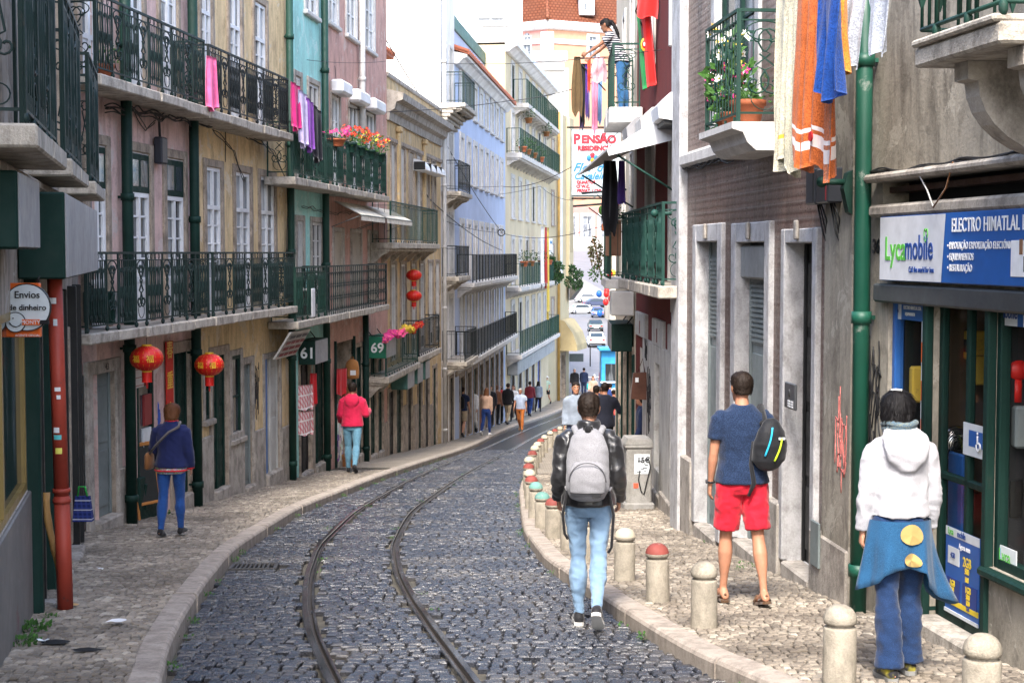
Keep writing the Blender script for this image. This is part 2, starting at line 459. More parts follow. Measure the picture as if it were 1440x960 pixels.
# ------------------------------------------------------------------ iron railings
def spiral(cx, cy, r0, a0, turns, r1=.006, n=14, sgn=1):
    out = []
    for i in range(n+1):
        t = i/n; r = r0 + (r1-r0)*t; a = a0 + sgn*turns*2*PI*t
        out.append((cx + r*math.cos(a), cy + r*math.sin(a)))
    return out
def rail_run(mb, P0, P1, h, m, style='ornate', z0=.05, first=True, seed=0):
    """one straight run of balcony railing between two world points at slab level"""
    P0 = Vector(P0); P1 = Vector(P1); d = P1 - P0; L = d.length; d = d/L
    rr = random.Random(int(seed*97 + L*1000))
    pt = lambda u, w, o=0: P0 + d*u + Vector((0,0,w)) + Vector((d.y,-d.x,0))*o
    keep = mb.M; mb.M = Matrix()
    def bar(u, a, b, r): mb.tube([pt(u,a), pt(u,b)], r, 4, m, False)
    def hbar(w, r, a=0, b=None): mb.tube([pt(a,w), pt(L if b is None else b,w)], r, 4, m, False)
    def curve(pts, r=.0075, n=4): mb.tube([pt(min(max(u, .004), L-.004), w) for u, w in pts], r, n, m, True)
    hbar(h, .020); hbar(z0+.03, .013)
    bar(.012, 0, h, .017); bar(L-.012, 0, h, .017)
    if style == 'bars':
        n = max(2, int(L/.12)); hbar(h-.09, .009)
        for i in range(1, n): bar(L*i/n, z0+.02, h, .008)
        for i in range(1, n, 3): bar(L*i/n, 0, z0, .016)
    elif style == 'far':
        n = max(2, int(L/.17))
        for i in range(1, n): bar(L*i/n, z0+.02, h, .010)
        for i in range(0, n+1, 6): bar(L*i/n, 0, h, .028)
    elif style == 'lattice':
        n = max(2, int(L/.2)); hbar(h-.12, .009)
        for i in range(n):
            a = L*i/n; b = L*(i+1)/n; bar(a, 0, h, .010)
            for k in range(3):
                w0 = z0+.03+(h-.15-z0)*k/3; w1 = z0+.03+(h-.15-z0)*(k+1)/3; c = (a+b)/2; q = (w0+w1)/2; rx = (b-a)*.46; ry = (w1-w0)*.48
                curve([(c+rx*math.cos(t*PI/5), q+ry*math.sin(t*PI/5)) for t in range(11)], .006)
    else:
        h2 = h-.085; hbar(h2, .010)
        gap = .34; pan = .62
        npan = max(1, int(round((L+gap)/(pan+gap))))
        if L < .75: npan = 0
        pw = (L - gap*(npan-1))/npan if npan else 0
        def scrollbay(a, b):
            c = (a+b)/2; w = (b-a)
            for q in (0, 1):
                sg = 1 if q == 0 else -1; uu = lambda x: (a + x) if q == 0 else (b - x)
                r = w*.36; zc = z0 + h*.30
                # tall S scroll: two spirals joined by a stem
                p1 = spiral(0, 0, r, PI*.5, 1.15, .012, 12, -1); p2 = spiral(0, 0, r*.9, -PI*.5, 1.15, .012, 12, -1)
                A = [(uu(w*.30 + x*1.0), zc + y) for x, y in p1][::-1]; B = [(uu(w*.62 + x), z0 + h*.70 + y*1.0) for x, y in p2]
                curve(A + B, .0095)
            curve([(c + w*.40*math.cos(t*PI/8), h2 - w*.22 + w*.20*math.sin(t*PI/8)) for t in range(17)], .008)
            curve([(c + w*.30*math.cos(t*PI/8), z0+.05 + w*.30 + w*.28*math.sin(t*PI/8)) for t in range(17)], .0055)
        if npan == 0: scrollbay(.03, L-.03)
        for k in range(npan):
            a = k*(pw+gap); b = a+pw
            for u in (a+.015, b-.015):
                bar(u, 0, h, .014); mb.ball(pt(u, .035), .026, .026, .035, m, 6, 4)
            n = max(3, int(pw/.068))
            for i in range(1, n):
                u = a + pw*i/n
                bar(u, z0+.02, h2, .0085)
                if i % 2:   # twisted bar with a leaf-shaped swelling and pendant
                    mb.tube([pt(u, z0+.03 + (h2-z0-.03)*t) for t in (.1,.2,.3,.42,.5,.58,.7,.8,.9)], [.009,.016,.011,.014,.024,.014,.011,.016,.009], 5, m)
                    curve([(u + .026*math.cos(t*PI/4), h2+.042 + .034*math.sin(t*PI/4)) for t in range(9)], .005)
                else:
                    for zc, sg in ((z0+.12, 1), (h2-.12, -1)):
                        curve([(u + x, zc + sg*y) for x, y in spiral(0, 0, .04, PI*1.5, 1.0, .008, 8, 1)], .0055)
                        curve([(u - x, zc + sg*y) for x, y in spiral(0, 0, .04, PI*1.5, 1.0, .008, 8, 1)], .0055)
                    zc = z0 + (h2-z0)*.5
                    curve([(u + .03*math.cos(t*PI/4), zc + .085*math.sin(t*PI/4)) for t in range(9)], .0055)
            if k < npan-1: scrollbay(b, b+gap)
    mb.M = keep

def balcony(root, F, s0, s1, z, proj, th, rail_h, slab_m, iron, style='ornate', brackets=True, side_style=None, o0=0.0, both=True, label=None, jag=.012):
    mb = F.mb()
    n = max(1, int((s1-s0)/.9))
    for k in range(n):      # slab of separate stones, edges slightly uneven
        a = s0+(s1-s0)*k/n; b = s0+(s1-s0)*(k+1)/n - (.004 if k < n-1 else 0); j = R.uniform(-jag, jag)
        mb.box(a, b, o0-.02, proj+j, z-th+R.uniform(-jag, jag)*.7, z+R.uniform(-.004, .004), slab_m, .014)
    if brackets:
        mb.box(s0+.04, s1-.04, o0-.02, proj-.09, z-th-.07, z-th+.01, slab_m, .02)
        k = max(2, int((s1-s0)/1.3)+1)
        for i in range(k):
            c = s0+.15+(s1-s0-.3)*i/(k-1)
            mb.prism([(-.02, z-th-.03), (proj-.12, z-th-.03), (proj-.16, z-th-.10), (proj*.45, z-th-.16), (.06, z-th-.34), (-.02, z-th-.36)], c-.06, c+.06, slab_m)
    b = obj('balcony', mb, root)
    if label: b['label'] = label
    rb = MB(); e = proj-.07
    rail_run(rb, F.W(s0+.05, e, z), F.W(s1-.05, e, z), rail_h, iron, style, seed=s0)
    ss = side_style or style
    rail_run(rb, F.W(s0+.05, o0+.02, z), F.W(s0+.05, e, z), rail_h, iron, ss, seed=s0+3)
    if both: rail_run(rb, F.W(s1-.05, o0+.02, z), F.W(s1-.05, e, z), rail_h, iron, ss, seed=s0+5)
    obj('railing', rb, b)
    return b
def downpipe(root, F, s, z0, z1, m, r=.055, o=.09, name='downpipe'):
    mb = F.mb(); mb.tube([(s,o,z0), (s,o,z1)], r, 12, m)
    h = z0+.4
    while h < z1:
        mb.tube([(s,o,h), (s,o,h+.09)], r*1.22, 12, m); mb.box(s-.02, s+.02, -.01, o, h+.03, h+.06, m); h += 1.9
    return obj(name, mb, root)
# ================================================================== SETTING: terrain, road, pavements, kerbs, tram rails
def lin(pts):
    def f(x):
        for (a, b), (c, d) in zip(pts, pts[1:]):
            if x <= c: return b + (d-b)*(x-a)/(c-a)
        return pts[-1][1]
    return f
wall_l = lin([(-5,.02),(8.5,-2.95),(18.4,-5.1),(18.9,-5.02),(28.55,-3.98),(38.6,-3.07),(48.5,-2.2),(52,-1.9),(70,-.3),(90,2.1),(95,3.3),(110,5)])
wall_r = lin([(-5,4.95),(12,2.66),(19.2,2.05),(19.25,2.2),(26.5,2.1),(35.5,2.35),(64,4.6),(90,8.5),(110,11)])

def m_cobble():
    t = NT('basalt_setts', .34, .75); p = t.pos()
    a = t.n('ShaderNodeAttribute'); a.attribute_name = 'tint'; f = a.outputs['Fac']
    n1 = t.noise(p, 55, 4, .7); n2 = t.noise(p, 1.1, 5, .6); n3 = t.noise(p, 14, 5, .7)
    c = t.ramp(f, [(0, (.005,.006,.010)), (.5, (.012,.014,.021)), (.85, (.026,.029,.038)), (1, (.06,.055,.05))])
    c = t.mix(.55, c, t.ramp(n1, [(.2, (.004,.005,.007)), (.8, (.045,.049,.062))]))
    c = t.mix(t.ramp(n2, [(.5, 0), (.66, .6)]), c, (.075,.066,.055))
    t.color(c); t.rough(t.ramp(n3, [(.3, .14), (.7, .4)])); t.bump(t.math('ADD', n1, n3), .5, .012)
    return t.m
def m_mortar():
    t = NT('sand_joints', .95, .15); p = t.pos()
    n1 = t.noise(p, 2.3, 6, .65); n2 = t.noise(p, 70, 3, .7)
    c = t.mix(t.ramp(n1, [(.35, 0), (.65, 1)]), (.016,.015,.013), (.095,.08,.058))
    c = t.mix(t.math('MULTIPLY', t.ramp(t.noise(p, 1.4, 6, .7), [(.56, 0), (.64, 1)]), .55), c, (.05,.075,.02))
    t.color(t.mix(.4, c, t.ramp(n2, [(.2, (.03,.03,.025)), (.8, (.26,.24,.2))]))); t.bump(n2, .6, .01)
    return t.m
def m_calcada():
    t = NT('limestone_setts', .75, .3); p = t.pos()
    a = t.n('ShaderNodeAttribute'); a.attribute_name = 'tint'; f = a.outputs['Fac']
    n1 = t.noise(p, 60, 3, .7); n2 = t.noise(p, .9, 6, .62)
    c = t.ramp(f, [(0, (.10,.083,.063)), (.3, (.22,.183,.14)), (.75, (.34,.29,.225)), (1, (.47,.42,.34))])
    c = t.mix(.35, c, t.ramp(n1, [(.2, (.08,.068,.055)), (.8, (.40,.355,.295))]))
    c = t.mix(t.ramp(n2, [(.44, 0), (.66, .75)]), c, (.085,.07,.055))
    t.color(c); t.bump(n1, .4, .006)
    return t.m
def m_paved_far(name, ca, cb, jo, sc, bump=.6, rough=.7):
    t = NT(name, rough, .35); p = t.pos()
    b = t.n('ShaderNodeTexBrick'); b.inputs['Scale'].default_value = 1
    t.l(t.mapping(p, (1/sc, 1/sc, 1/sc)), b.inputs['Vector'])
    b.inputs['Brick Width'].default_value = 1.25; b.inputs['Row Height'].default_value = .9; b.inputs['Mortar Size'].default_value = .09
    b.inputs['Color1'].default_value = (*ca, 1); b.inputs['Color2'].default_value = (*cb, 1); b.inputs['Mortar'].default_value = (*jo, 1)
    n = t.noise(p, 1.0, 5, .6); n1 = t.noise(p, 30, 3)
    t.color(t.mix(t.ramp(n, [(.4, 0), (.75, .5)]), t.mix(.3, b.outputs[0], t.ramp(n1, [(.2, mul(ca, .5)), (.8, mul(cb, 1.5))])), mul(jo, .9)))
    t.bump(t.math('ADD', t.math('SUBTRACT', 1, b.outputs['Fac']), t.math('MULTIPLY', n1, .4)), bump, .012)
    return t.m
M_COB = m_cobble(); M_MOR = m_mortar(); M_CAL = m_calcada()
M_COBF = m_paved_far('basalt_far', (.016,.018,.023), (.034,.037,.045), (.013,.012,.011), .14, .8, .28)
M_CALF = m_paved_far('limestone_far', (.24,.205,.16), (.34,.30,.24), (.11,.09,.07), .08, .5, .8)
M_KERB = stone('kerb_limestone', (.40,.345,.29), (.10,.08,.065), 1.5, .5, .8)
def m_ground():
    t = NT('city_ground', .8, .3); p = t.pos(); n = t.noise(p, .05, 6, .6); n1 = t.noise(p, 2, 5)
    c = t.mix(t.ramp(n, [(.4, 0), (.6, 1)]), (.15,.142,.13), (.20,.19,.172))
    t.color(t.mix(.3, c, t.ramp(n1, [(.3, (.2,.2,.19)), (.7, (.5,.48,.44))]))); return t.m
M_GROUND = m_ground()
def m_asphalt():
    t = NT('worn_asphalt', .6, .4); p = t.pos(); n = t.noise(p, .4, 6, .65); n1 = t.noise(p, 40, 3)
    t.color(t.mix(.4, t.mix(t.ramp(n, [(.35, 0), (.65, 1)]), (.12,.125,.14), (.18,.185,.20)), t.ramp(n1, [(.2, (.07,.07,.08)), (.8, (.25,.25,.26))]))); t.bump(n1, .3, .01); return t.m
M_ASPH = m_asphalt()

def strip(name, fa, fb, Y0, Y1, m, dz, step=.5, nx=1, kind='structure'):
    mb = MB(); n = int((Y1-Y0)/step)
    vs = []; fs = []
    for i in range(n+1):
        Y = Y0+(Y1-Y0)*i/n
        for k in range(nx+1):
            X = fa(Y)+(fb(Y)-fa(Y))*k/nx; vs.append((X, Y, g(Y)+dz))
    for i in range(n):
        for k in range(nx): fs.append((i*(nx+1)+k, i*(nx+1)+k+1, (i+1)*(nx+1)+k+1, (i+1)*(nx+1)+k))
    mb.add(vs, fs, m); o = obj(name, mb, None, loc=(0,0,0)); tag(o, kind=kind); return o

# terrain: one sheet reaching past the hill beyond the square
mb = MB(); ys = [-40+4*i for i in range(40)] + [120+6*i for i in range(100)]; xs = [-400,-150,-60,-20,0,20,60,150,400]
vs = [(x, y, g(y)-KH-.06 + max(0, (y-250)*.0)) for y in ys for x in xs]
fs = [(i*9+k, i*9+k+1, (i+1)*9+k+1, (i+1)*9+k) for i in range(len(ys)-1) for k in range(8)]
mb.add(vs, fs, M_GROUND); tag(obj('ground', mb, None, loc=(0,0,0)), kind='structure')
ROADZ = -KH
strip('road_bed', lambda Y: kerb_l(Y)-.05, lambda Y: kerb_r(Y)+.05, -4, 46, M_MOR, ROADZ-.045)
strip('road', lambda Y: kerb_l(Y)-.05, lambda Y: kerb_r(Y)+.05, 46, 96, M_COBF, ROADZ-.004)
strip('pavement', lambda Y: wall_l(Y)-1.2, lambda Y: kerb_l(Y)-.16, -4, 32, M_MOR, -.017)
strip('pavement', lambda Y: wall_l(Y)-1.2, lambda Y: kerb_l(Y)-.16, 32, 98, M_CALF, -.002)
strip('pavement', lambda Y: kerb_r(Y)+.16, lambda Y: wall_r(Y)+1.2, -4, 30, M_MOR, -.017)
strip('pavement', lambda Y: kerb_r(Y)+.16, lambda Y: wall_r(Y)+1.2, 30, 98, M_CALF, -.002)

def stones(name, fa, fb, Y0, Y1, pitch, width, dz, m, hgt, inset, dome, avoid=None, dark=0.0, skew=0.0):
    mb = MB(); V = mb.v; Fc = mb.f; k = 0; rr = random.Random(3)
    mb.mats = [m]; Y = Y0; row = 0
    while Y < Y1:
        p = pitch*rr.uniform(.88, 1.14); ya = Y+skew*fa(Y); ya = Y+skew*fa(ya); yb = Y+skew*fb(Y); yb = Y+skew*fb(yb); X = fa(ya)+rr.uniform(0, width*.5); b = fb(yb)
        while X < b-width*.3:
            w = width*rr.uniform(.72, 1.35); cx = X+w/2
            wy = .05*math.sin(cx*1.9+Y*.35)+.03*math.sin(cx*4.3-Y*1.1)+skew*cx
            cy = Y+p/2+wy
            X += w
            if avoid and avoid(cx, cy): continue
            if rr.random() < .012: continue
            hx = w/2-.055*width; hy = p/2-.05*pitch; z = g(cy)+dz+rr.gauss(0, .0028); j = .16
            tx = rr.gauss(0, .02); ty = rr.gauss(0, .02)
            cs = [(-hx*(1+rr.uniform(-j, j)), -hy*(1+rr.uniform(-j, j))), (hx*(1+rr.uniform(-j, j)), -hy*(1+rr.uniform(-j, j))),
                  (hx*(1+rr.uniform(-j, j)), hy*(1+rr.uniform(-j, j))), (-hx*(1+rr.uniform(-j, j)), hy*(1+rr.uniform(-j, j)))]
            B = len(V); slope = g(cy+.5)-g(cy-.5)
            for q, (s_, zz) in enumerate(((1.0, -hgt), (1.0, -dome), (inset, 0.0))):
                for a, c in cs:
                    V.append(Vector((cx+a*s_, cy+c*s_, z+zz+c*s_*slope+(a*tx+c*ty if q == 2 else 0))))
            t_ = min(1, max(0, rr.gauss(.48, .30)))
            for r_ in (0, 1):
                for q in range(4):
                    q2 = (q+1) % 4; Fc.append([B+r_*4+q, B+r_*4+q2, B+r_*4+4+q2, B+r_*4+4+q])
            Fc.append([B+8, B+9, B+10, B+11])
            for q in range(9): mb.tint[k] = t_; k += 1
        Y += p; row += 1
    mb.mi = [0]*len(Fc); mb.sm = [False]*len(Fc)
    o = obj(name, mb, None, loc=(0,0,0)); tag(o, kind='structure'); return o
near_rail = lambda x, y: abs(x-rail_l(y)-.02) < .09 or abs(x-rail_r(y)+.02) < .09
GRATE = gpt(357, 781)
no_stone = lambda x, y: near_rail(x, y) or (abs(x-GRATE.x) < .30 and abs(y-GRATE.y) < .30)
stones('road', kerb_l, kerb_r, 6.5, 46, .122, .104, ROADZ, M_COB, .055, .74, .013, no_stone, skew=.12)
stones('pavement', lambda Y: wall_l(Y)-.02, lambda Y: kerb_l(Y)-.17, 7.0, 32, .082, .060, .0, M_CAL, .02, .72, .008, skew=.25)
stones('pavement', lambda Y: kerb_r(Y)+.17, lambda Y: wall_r(Y)+.02, 6.5, 30, .082, .060, .0, M_CAL, .02, .72, .008, skew=-.2)

def kerb(fx, side, Y0, Y1):
    mb = MB(); Y = Y0; rr = random.Random(4)
    while Y < Y1:
        L = rr.uniform(.85, 1.25); n = 4; e = rr.uniform(-.006, .006); ring = []
        for i in range(n+1):
            y = Y+.004+(L-.008)*i/n; d = Vector((fx(y+.05)-fx(y-.05), .1, 0)).normalized(); nx = Vector((d.y, -d.x, 0))*side
            c = Vector((fx(y)+e, y, g(y)))
            w = .19
            prof = [(0,-KH-.12),(.0,-.028),(-.012,-.006),(-.03,.006),(-w+.012,.008),(-w,-.004),(-w,-.10)]
            ring.append([c+nx*a+Vector((0,0,b+e*.5)) for a, b in prof])
        k = len(prof); vs = [v for r in ring for v in r]
        fs = [(i*k+q, i*k+q+1, (i+1)*k+q+1, (i+1)*k+q) for i in range(n) for q in range(k-1)] + [tuple(range(k)), tuple(range(n*k+k-1, n*k-1, -1))]
        if side < 0: fs = [tuple(reversed(f)) for f in fs]
        mb.add(vs, fs, M_KERB); Y += L
    tag(obj('kerb', mb, None, loc=(0,0,0)), kind='structure')
kerb(kerb_l, 1, 5.5, 96); kerb(kerb_r, -1, 5.5, 92)

M_RAIL = NT('rail_steel', .3, .6, .45)
_p = M_RAIL.pos(); _n = M_RAIL.noise(M_RAIL.mapping(_p, (3,.3,3)), 2, 3)
M_RAIL.color(M_RAIL.mix(M_RAIL.ramp(_n, [(.35, 0), (.7, 1)]), (.035,.038,.045), (.10,.104,.112))); M_RAIL.rough(M_RAIL.ramp(_n, [(.3, .16), (.7, .3)])); M_RAIL = M_RAIL.m
M_RUST = paint('rail_groove', (.035,.028,.024), .8)
def rail(fx, gs, label):
    # grooved tram rail: running head, sunk flangeway, guard lip
    prof = [(a*.78, b) for a, b in [(-.045,-.06),(-.045,-.008),(-.036,.003),(.014,.003),(.020,-.002),(.022,-.034),(.056,-.036),(.060,-.004),(.066,.001),(.086,.000),(.090,-.008),(.090,-.06)]]
    mb = MB(); rings = []; Y = 5.5; Ys = []
    while Y < 96: Ys.append(Y); Y += .12 if Y < 35 else .6
    for y in Ys:
        d = Vector((fx(y+.1)-fx(y-.1), .2, 0)).normalized(); nx = Vector((d.y,-d.x,0))*gs
        rings.append([Vector((fx(y), y, g(y)+ROADZ+.004))+nx*a+Vector((0,0,b)) for a, b in prof])
    k = len(prof)
    for i in range(len(rings)-1):
        for q in range(k-1):
            f = (0,1,3,2) if gs > 0 else (2,3,1,0)
            vs = [rings[i][q], rings[i][q+1], rings[i+1][q], rings[i+1][q+1]]
            mb.add(vs, [f], M_RUST if q in (4,5,6) else M_RAIL, q not in (4,5,6,10,0))
    o = obj('tram_rail', mb); tag(o, label, 'tram rail', 'pair of tram rails in the road')
rail(rail_l, 1, 'grooved steel tram rail on the left, nearer the wide pavement')
rail(rail_r, -1, 'grooved steel tram rail on the right, nearer the bollards')

# drain grate in the gutter
M_IRON = paint('cast_iron', (.045,.043,.042), .6, (.10,.07,.05), .4)
gr = MB(); gx, gy = GRATE.x, GRATE.y
d = Vector((kerb_l(gy+.3)-kerb_l(gy-.3), .6, 0)).normalized(); n_ = Vector((d.y,-d.x,0)); sl = (g(gy+.5)-g(gy-.5))
gr.M = Matrix(((n_.x,d.x,0,gx),(n_.y,d.y,0,gy),(0,sl*d.y,1,g(gy)+ROADZ+.004),(0,0,0,1)))
for a, b, c, e in ((-.24,.24,-.26,-.22),(-.24,.24,.22,.26),(-.24,-.2,-.22,.22),(.2,.24,-.22,.22)): gr.box(a, b, c, e, -.03, .006, M_IRON, .004)
for i in range(8): x = -.18+i*.045; gr.box(x, x+.02, -.22, .22, -.025, .002, M_IRON)
gr.box(-.2,.2,-.22,.22,-.06,-.05, flat('drain_dark', (.01,.01,.01), .9))
tag(obj('drain_grate', gr), 'iron storm drain grate set in the cobbles by the left kerb', 'drain')
M_COLLAR = flat('concrete_collar', (.28,.26,.22), .9)
# ================================================================== BUILDINGS, LEFT SIDE
IRON = paint('iron_green', (.008,.023,.021), .5, (.07,.055,.045), .35, .3)
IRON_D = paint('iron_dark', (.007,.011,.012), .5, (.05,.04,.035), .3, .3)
IRON_T = paint('iron_teal', (.010,.048,.037), .55, (.13,.19,.15), .6, .3)
IRON_B = paint('iron_old_green', (.009,.042,.030), .5, (.05,.04,.035), .4, .3)
GREEN = paint('green_paint', (.004,.025,.019), .55, (.03,.03,.025), .35, .25)
GREEN2 = paint('pipe_green', (.007,.072,.045), .45, (.22,.25,.22), .7, scale=.7)
GREY_G = paint('grey_green', (.16,.19,.19), .5, (.09,.08,.07), .3)
WHITE_P = paint('white_paint', (.70,.71,.72), .5, (.35,.31,.26), .3)
WHITE_D = paint('white_dirty', (.52,.51,.49), .6, (.22,.19,.16), .55)
BLACK = paint('black_paint', (.007,.0075,.008), .5, (.06,.05,.05), .25)
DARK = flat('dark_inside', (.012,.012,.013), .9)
STONE_T = stone('tan_stone', (.40,.33,.26), (.065,.052,.042), 1.2, .6, .95)
STONE_G = stone('grey_stone', (.43,.39,.34), (.07,.06,.05), 1.1, .6, .9)
STONE_L = stone('pale_stone', (.52,.47,.40), (.075,.065,.052), 1.4, .9, .95)
STONE_W = stone('white_stone', (.62,.60,.57), (.22,.20,.18), 1.1, .4, .5)
GLASS = glass_pane('window_glass', (.045,.058,.066), (.46,.50,.54), .40)
GLASS_D = glass_pane('dark_glass', (.016,.02,.024), (.22,.24,.26), .15)
GLASS_B = glass_pane('far_glass', (.09,.10,.12), (.42,.45,.50), .3)
TILE_R = stone('terracotta', (.42,.13,.07), (.14,.07,.05), 1.5, .6, .5)
SHUT = paint('shutter_beige', (.42,.37,.31), .6, (.2,.17,.14), .4)

def plinth(root, F, segs, h, m, o=.04):
    for a, b in segs:
        mb = F.mb()
        n = max(1, int((b-a)/1.2))
        for i in range(n):
            u = a+(b-a)*i/n; v = a+(b-a)*(i+1)/n-.004
            zt = max(F.gz(u), F.gz(v))+h if not callable(h) else h(u)
            mb.box(u, v, -.06, o, min(F.gz(u), F.gz(v))-.25, zt, m, .014)
        obj('plinth', mb, root)
def house(label, F, cat='building', Y=None):
    P = F.W(F.L*.5, 0, 0); e = empty('town_house', (P.x, P.y, g(P.y)), label, cat, 'houses along the street'); return e

# ---- near left: grey shop house seen almost edge on
FN = Facade((-1.52, 2.0), (-5.10, 18.4), 'L')
sN = lambda Y: (Y-2.0)/FN.t.y
M_N = plaster('plaster_greycream', (.36,.31,.26), (.06,.05,.04), .95, patch=(.45,.42,.38))
N = house('grey-cream shop house at the left edge with three iron balconies and green shop boxes', FN)
ND = []; NW = []
z1N = .70
for ya, yb in ((8.9,9.8),(11.9,12.9),(15.5,16.4),(5.2,6.2)): ND.append((sN(ya), sN(yb), z1N, z1N+2.3, .22))
gsh = [(sN(8.3), sN(11.55), g(9.5)+.75, .15-.55, .12), (sN(11.72), sN(12.3), g(12)-.02, -.75, .35), (sN(13.2), sN(14.2), g(13.8), -.9, .3), (sN(15.0), sN(16.2), g(15.5), -.9, .3), (sN(4), sN(7.6), g(6)+.6, -.3, .12)]
obj('wall', shell(FN, 0, FN.L+.02, g(18)-.6, 4.3, ND+gsh, M_N), N)
for o in ND: window(N, FN, *o[:4], STONE_T, GREEN, GLASS, sur=.16, rows=4, low=.7, lowm=WHITE_P, name='balcony_door', sill=False)
GOLD = paint('gold_frame', (.24,.165,.05), .35, (.2,.14,.06), .3)
window(N, FN, *gsh[0][:4], STONE_G, GOLD, GLASS_D, sur=0, rev=.05, rows=1, name='shop_window')
window(N, FN, *gsh[4][:4], STONE_G, GOLD, GLASS_D, sur=0, rev=.05, rows=1, name='shop_window')
for o in gsh[1:4]: door(N, FN, *o[:4], STONE_T, BLACK, sur=.13, rev=.3, step=.16)
mb = FN.mb()      # green shopfront pilaster and black roller guide
mb.box(sN(11.56), sN(11.72), -.02, .10, g(11.6)-.2, -.02, GREEN, .02); mb.box(sN(12.36), sN(12.46), -.02, .06, g(12.4)-.2, -.3, BLACK, .01)
mb.box(sN(8.2), sN(11.56), -.02, .03, g(9)-.3, g(9.5)+.74, paint('poster_panel', (.15,.14,.13), .6, (.16,.03,.03), .8, scale=.35), .01)
for a in (13.0,14.4,14.9,16.4,17.2): mb.box(sN(a), sN(a)+.1, -.02, .09, g(a)-.2, -.35, BLACK if a > 14 else GREEN, .01)
obj('shopfront', mb, N)
for (ya, yb, h) in ((8.5,10.9,1.25), (11.7,13.9,1.25), (15.4,17.4,1.25)):
    balcony(N, FN, sN(ya), sN(yb), z1N, .36, .13, h, STONE_L, IRON, 'ornate', False, jag=.004)
mb = FN.mb(); mb.box(0, FN.L, -.02, .12, z1N-.24, z1N-.16, STONE_T, .02); obj('ledge', mb, N)

# ---- pink house
FA = Facade((-5.02,18.9), (-3.98,28.55), 'L')
sA = lambda px, o=0: FA.s(px, o)
M_PINK = plaster('plaster_pink', (.67,.475,.43), (.16,.11,.10), .75, patch=(.56,.51,.48))
M_YEL = plaster('plaster_yellow', (.76,.58,.33), (.17,.11,.06), .8, patch=(.60,.53,.42))
PK = house('pink plastered house with scrolled balconies above the two red lanterns', FA)
YL = house('yellow plastered house between the pink and the turquoise house', FA)
sp = sA(277)                       # party line
zA1 = FA.z(415, 430, .5); zA2p = FA.z(297, 152, .5); zA2y = FA.z(412, 189, .5)
def opening(F, x0, x1, yt, yb, o=.2): 
    a, b = F.s(x0), F.s(x1); c = (x0+x1)/2
    return (a, b, F.z(c, yb), F.z(c, yt), o)
dz1 = FA.z(197, 215)
P1 = [(sA(a), sA(b), zA1, dz1, .06) for a, b in ((126,150),(183,211),(234,259))]
P2 = [(sA(a), sA(b), zA2p, zA2p+2.25, .06) for a, b in ((118,142),(177,204),(229,252))]
PG = [opening(FA, 126, 159, 525, 730, .2), opening(FA, 190, 213, 508, 668, .15), opening(FA, 241, 263, 496, 698, .12)]
zb = g(28.5)-.4; sL0 = -.02
obj('wall', shell(FA, sL0, sp, zb, 5.3, P1+P2+PG, M_PINK), PK)
for o in P1+P2: window(PK, FA, *o[:4], STONE_T, WHITE_P, GLASS, sur=.13, rows=4, trans=.55, low=.55, name='balcony_door', sill=False)
for o in P1:   # green transom boards
    mb = FA.mb(); mb.box(o[0]+.02, o[1]-.02, -.04, .014, o[3]-.52, o[3]-.02, GREEN); 
    for q in (.06, (o[1]-o[0])/2+.03): mb.box(o[0]+q, o[0]+q+(o[1]-o[0])/2-.12, .014, .018, o[3]-.44, o[3]-.1, GLASS)
    obj('transom', mb, PK)
door(PK, FA, *PG[0][:4], STONE_G, GREY_G, sur=.17, rev=.08, step=.1, leaves=1, panels=2, sur_to=g(19.8)-.1)
window(PK, FA, *PG[1][:4], STONE_G, GREEN, GLASS_D, sur=.0, rev=.04, rows=1, leaves=1, name='shop_window')
door(PK, FA, *PG[2][:4], STONE_T, GREEN, sur=.17, rev=.05, step=.08, sur_to=g(23.6)-.1, glass=True)
plinth(PK, FA, [(sA(160), sA(171)), (sA(214), sA(227)), (sA(264), sA(277))], .7, STONE_G)
mb = FA.mb(); mb.box(PG[1][0]-.06, PG[1][1]+.06, -.02, .05, FA.gz(PG[1][0])-.3, PG[1][2], GREEN, .015); mb.box(PG[1][0]+.1, PG[1][1]-.1, .05, .07, FA.gz(PG[1][0])+.1, PG[1][2]-.1, GREEN, .015); obj('shopfront', mb, PK)
for px in (181, 275): downpipe(PK, FA, sA(px, .12), FA.gz(sA(px))-.1, 5.25, GREEN, .07, .12)
balcony(PK, FA, sA(125,.5), sA(300,.5), zA1, .52, .13, .90, STONE_L, IRON, 'ornate', False)
balcony(PK, FA, sA(143,.5), sA(297,.5), zA2p, .52, .13, .90, STONE_L, IRON, 'ornate', False)

Y1 = [(sA(a), sA(b), zA1, FA.z(301, 236), .06) for a, b in ((290,311),(331,352),(366,386))]
Y2 = [(sA(a), sA(b), zA2y, zA2y+2.15, .06) for a, b in ((285,300),(325,341),(360,376))]
YG = [opening(FA, 285, 292, 512, 590, .15), opening(FA, 296, 316, 500, 688, .1), opening(FA, 323, 336, 500, 616, .15), opening(FA, 340, 352, 512, 684, .1), opening(FA, 370, 391, 503, 664, .1)]
obj('wall', shell(FA, sp, FA.L, zb, 5.3, Y1+Y2+YG, M_YEL), YL)
for o in Y1+Y2: window(YL, FA, *o[:4], STONE_T, WHITE_P, GLASS, sur=.12, rows=4, trans=.6, low=.5, name='balcony_door', sill=False)
window(YL, FA, *YG[0][:4], STONE_G, GREEN, GLASS_D, sur=.08, rev=.04, rows=2, leaves=1)
door(YL, FA, *YG[1][:4], STONE_T, GREEN, sur=.15, rev=.05, step=.08, sur_to=g(25)-.1)
window(YL, FA, *YG[2][:4], STONE_G, GREEN, GLASS_D, sur=.1, rev=.04, rows=2, leaves=1)
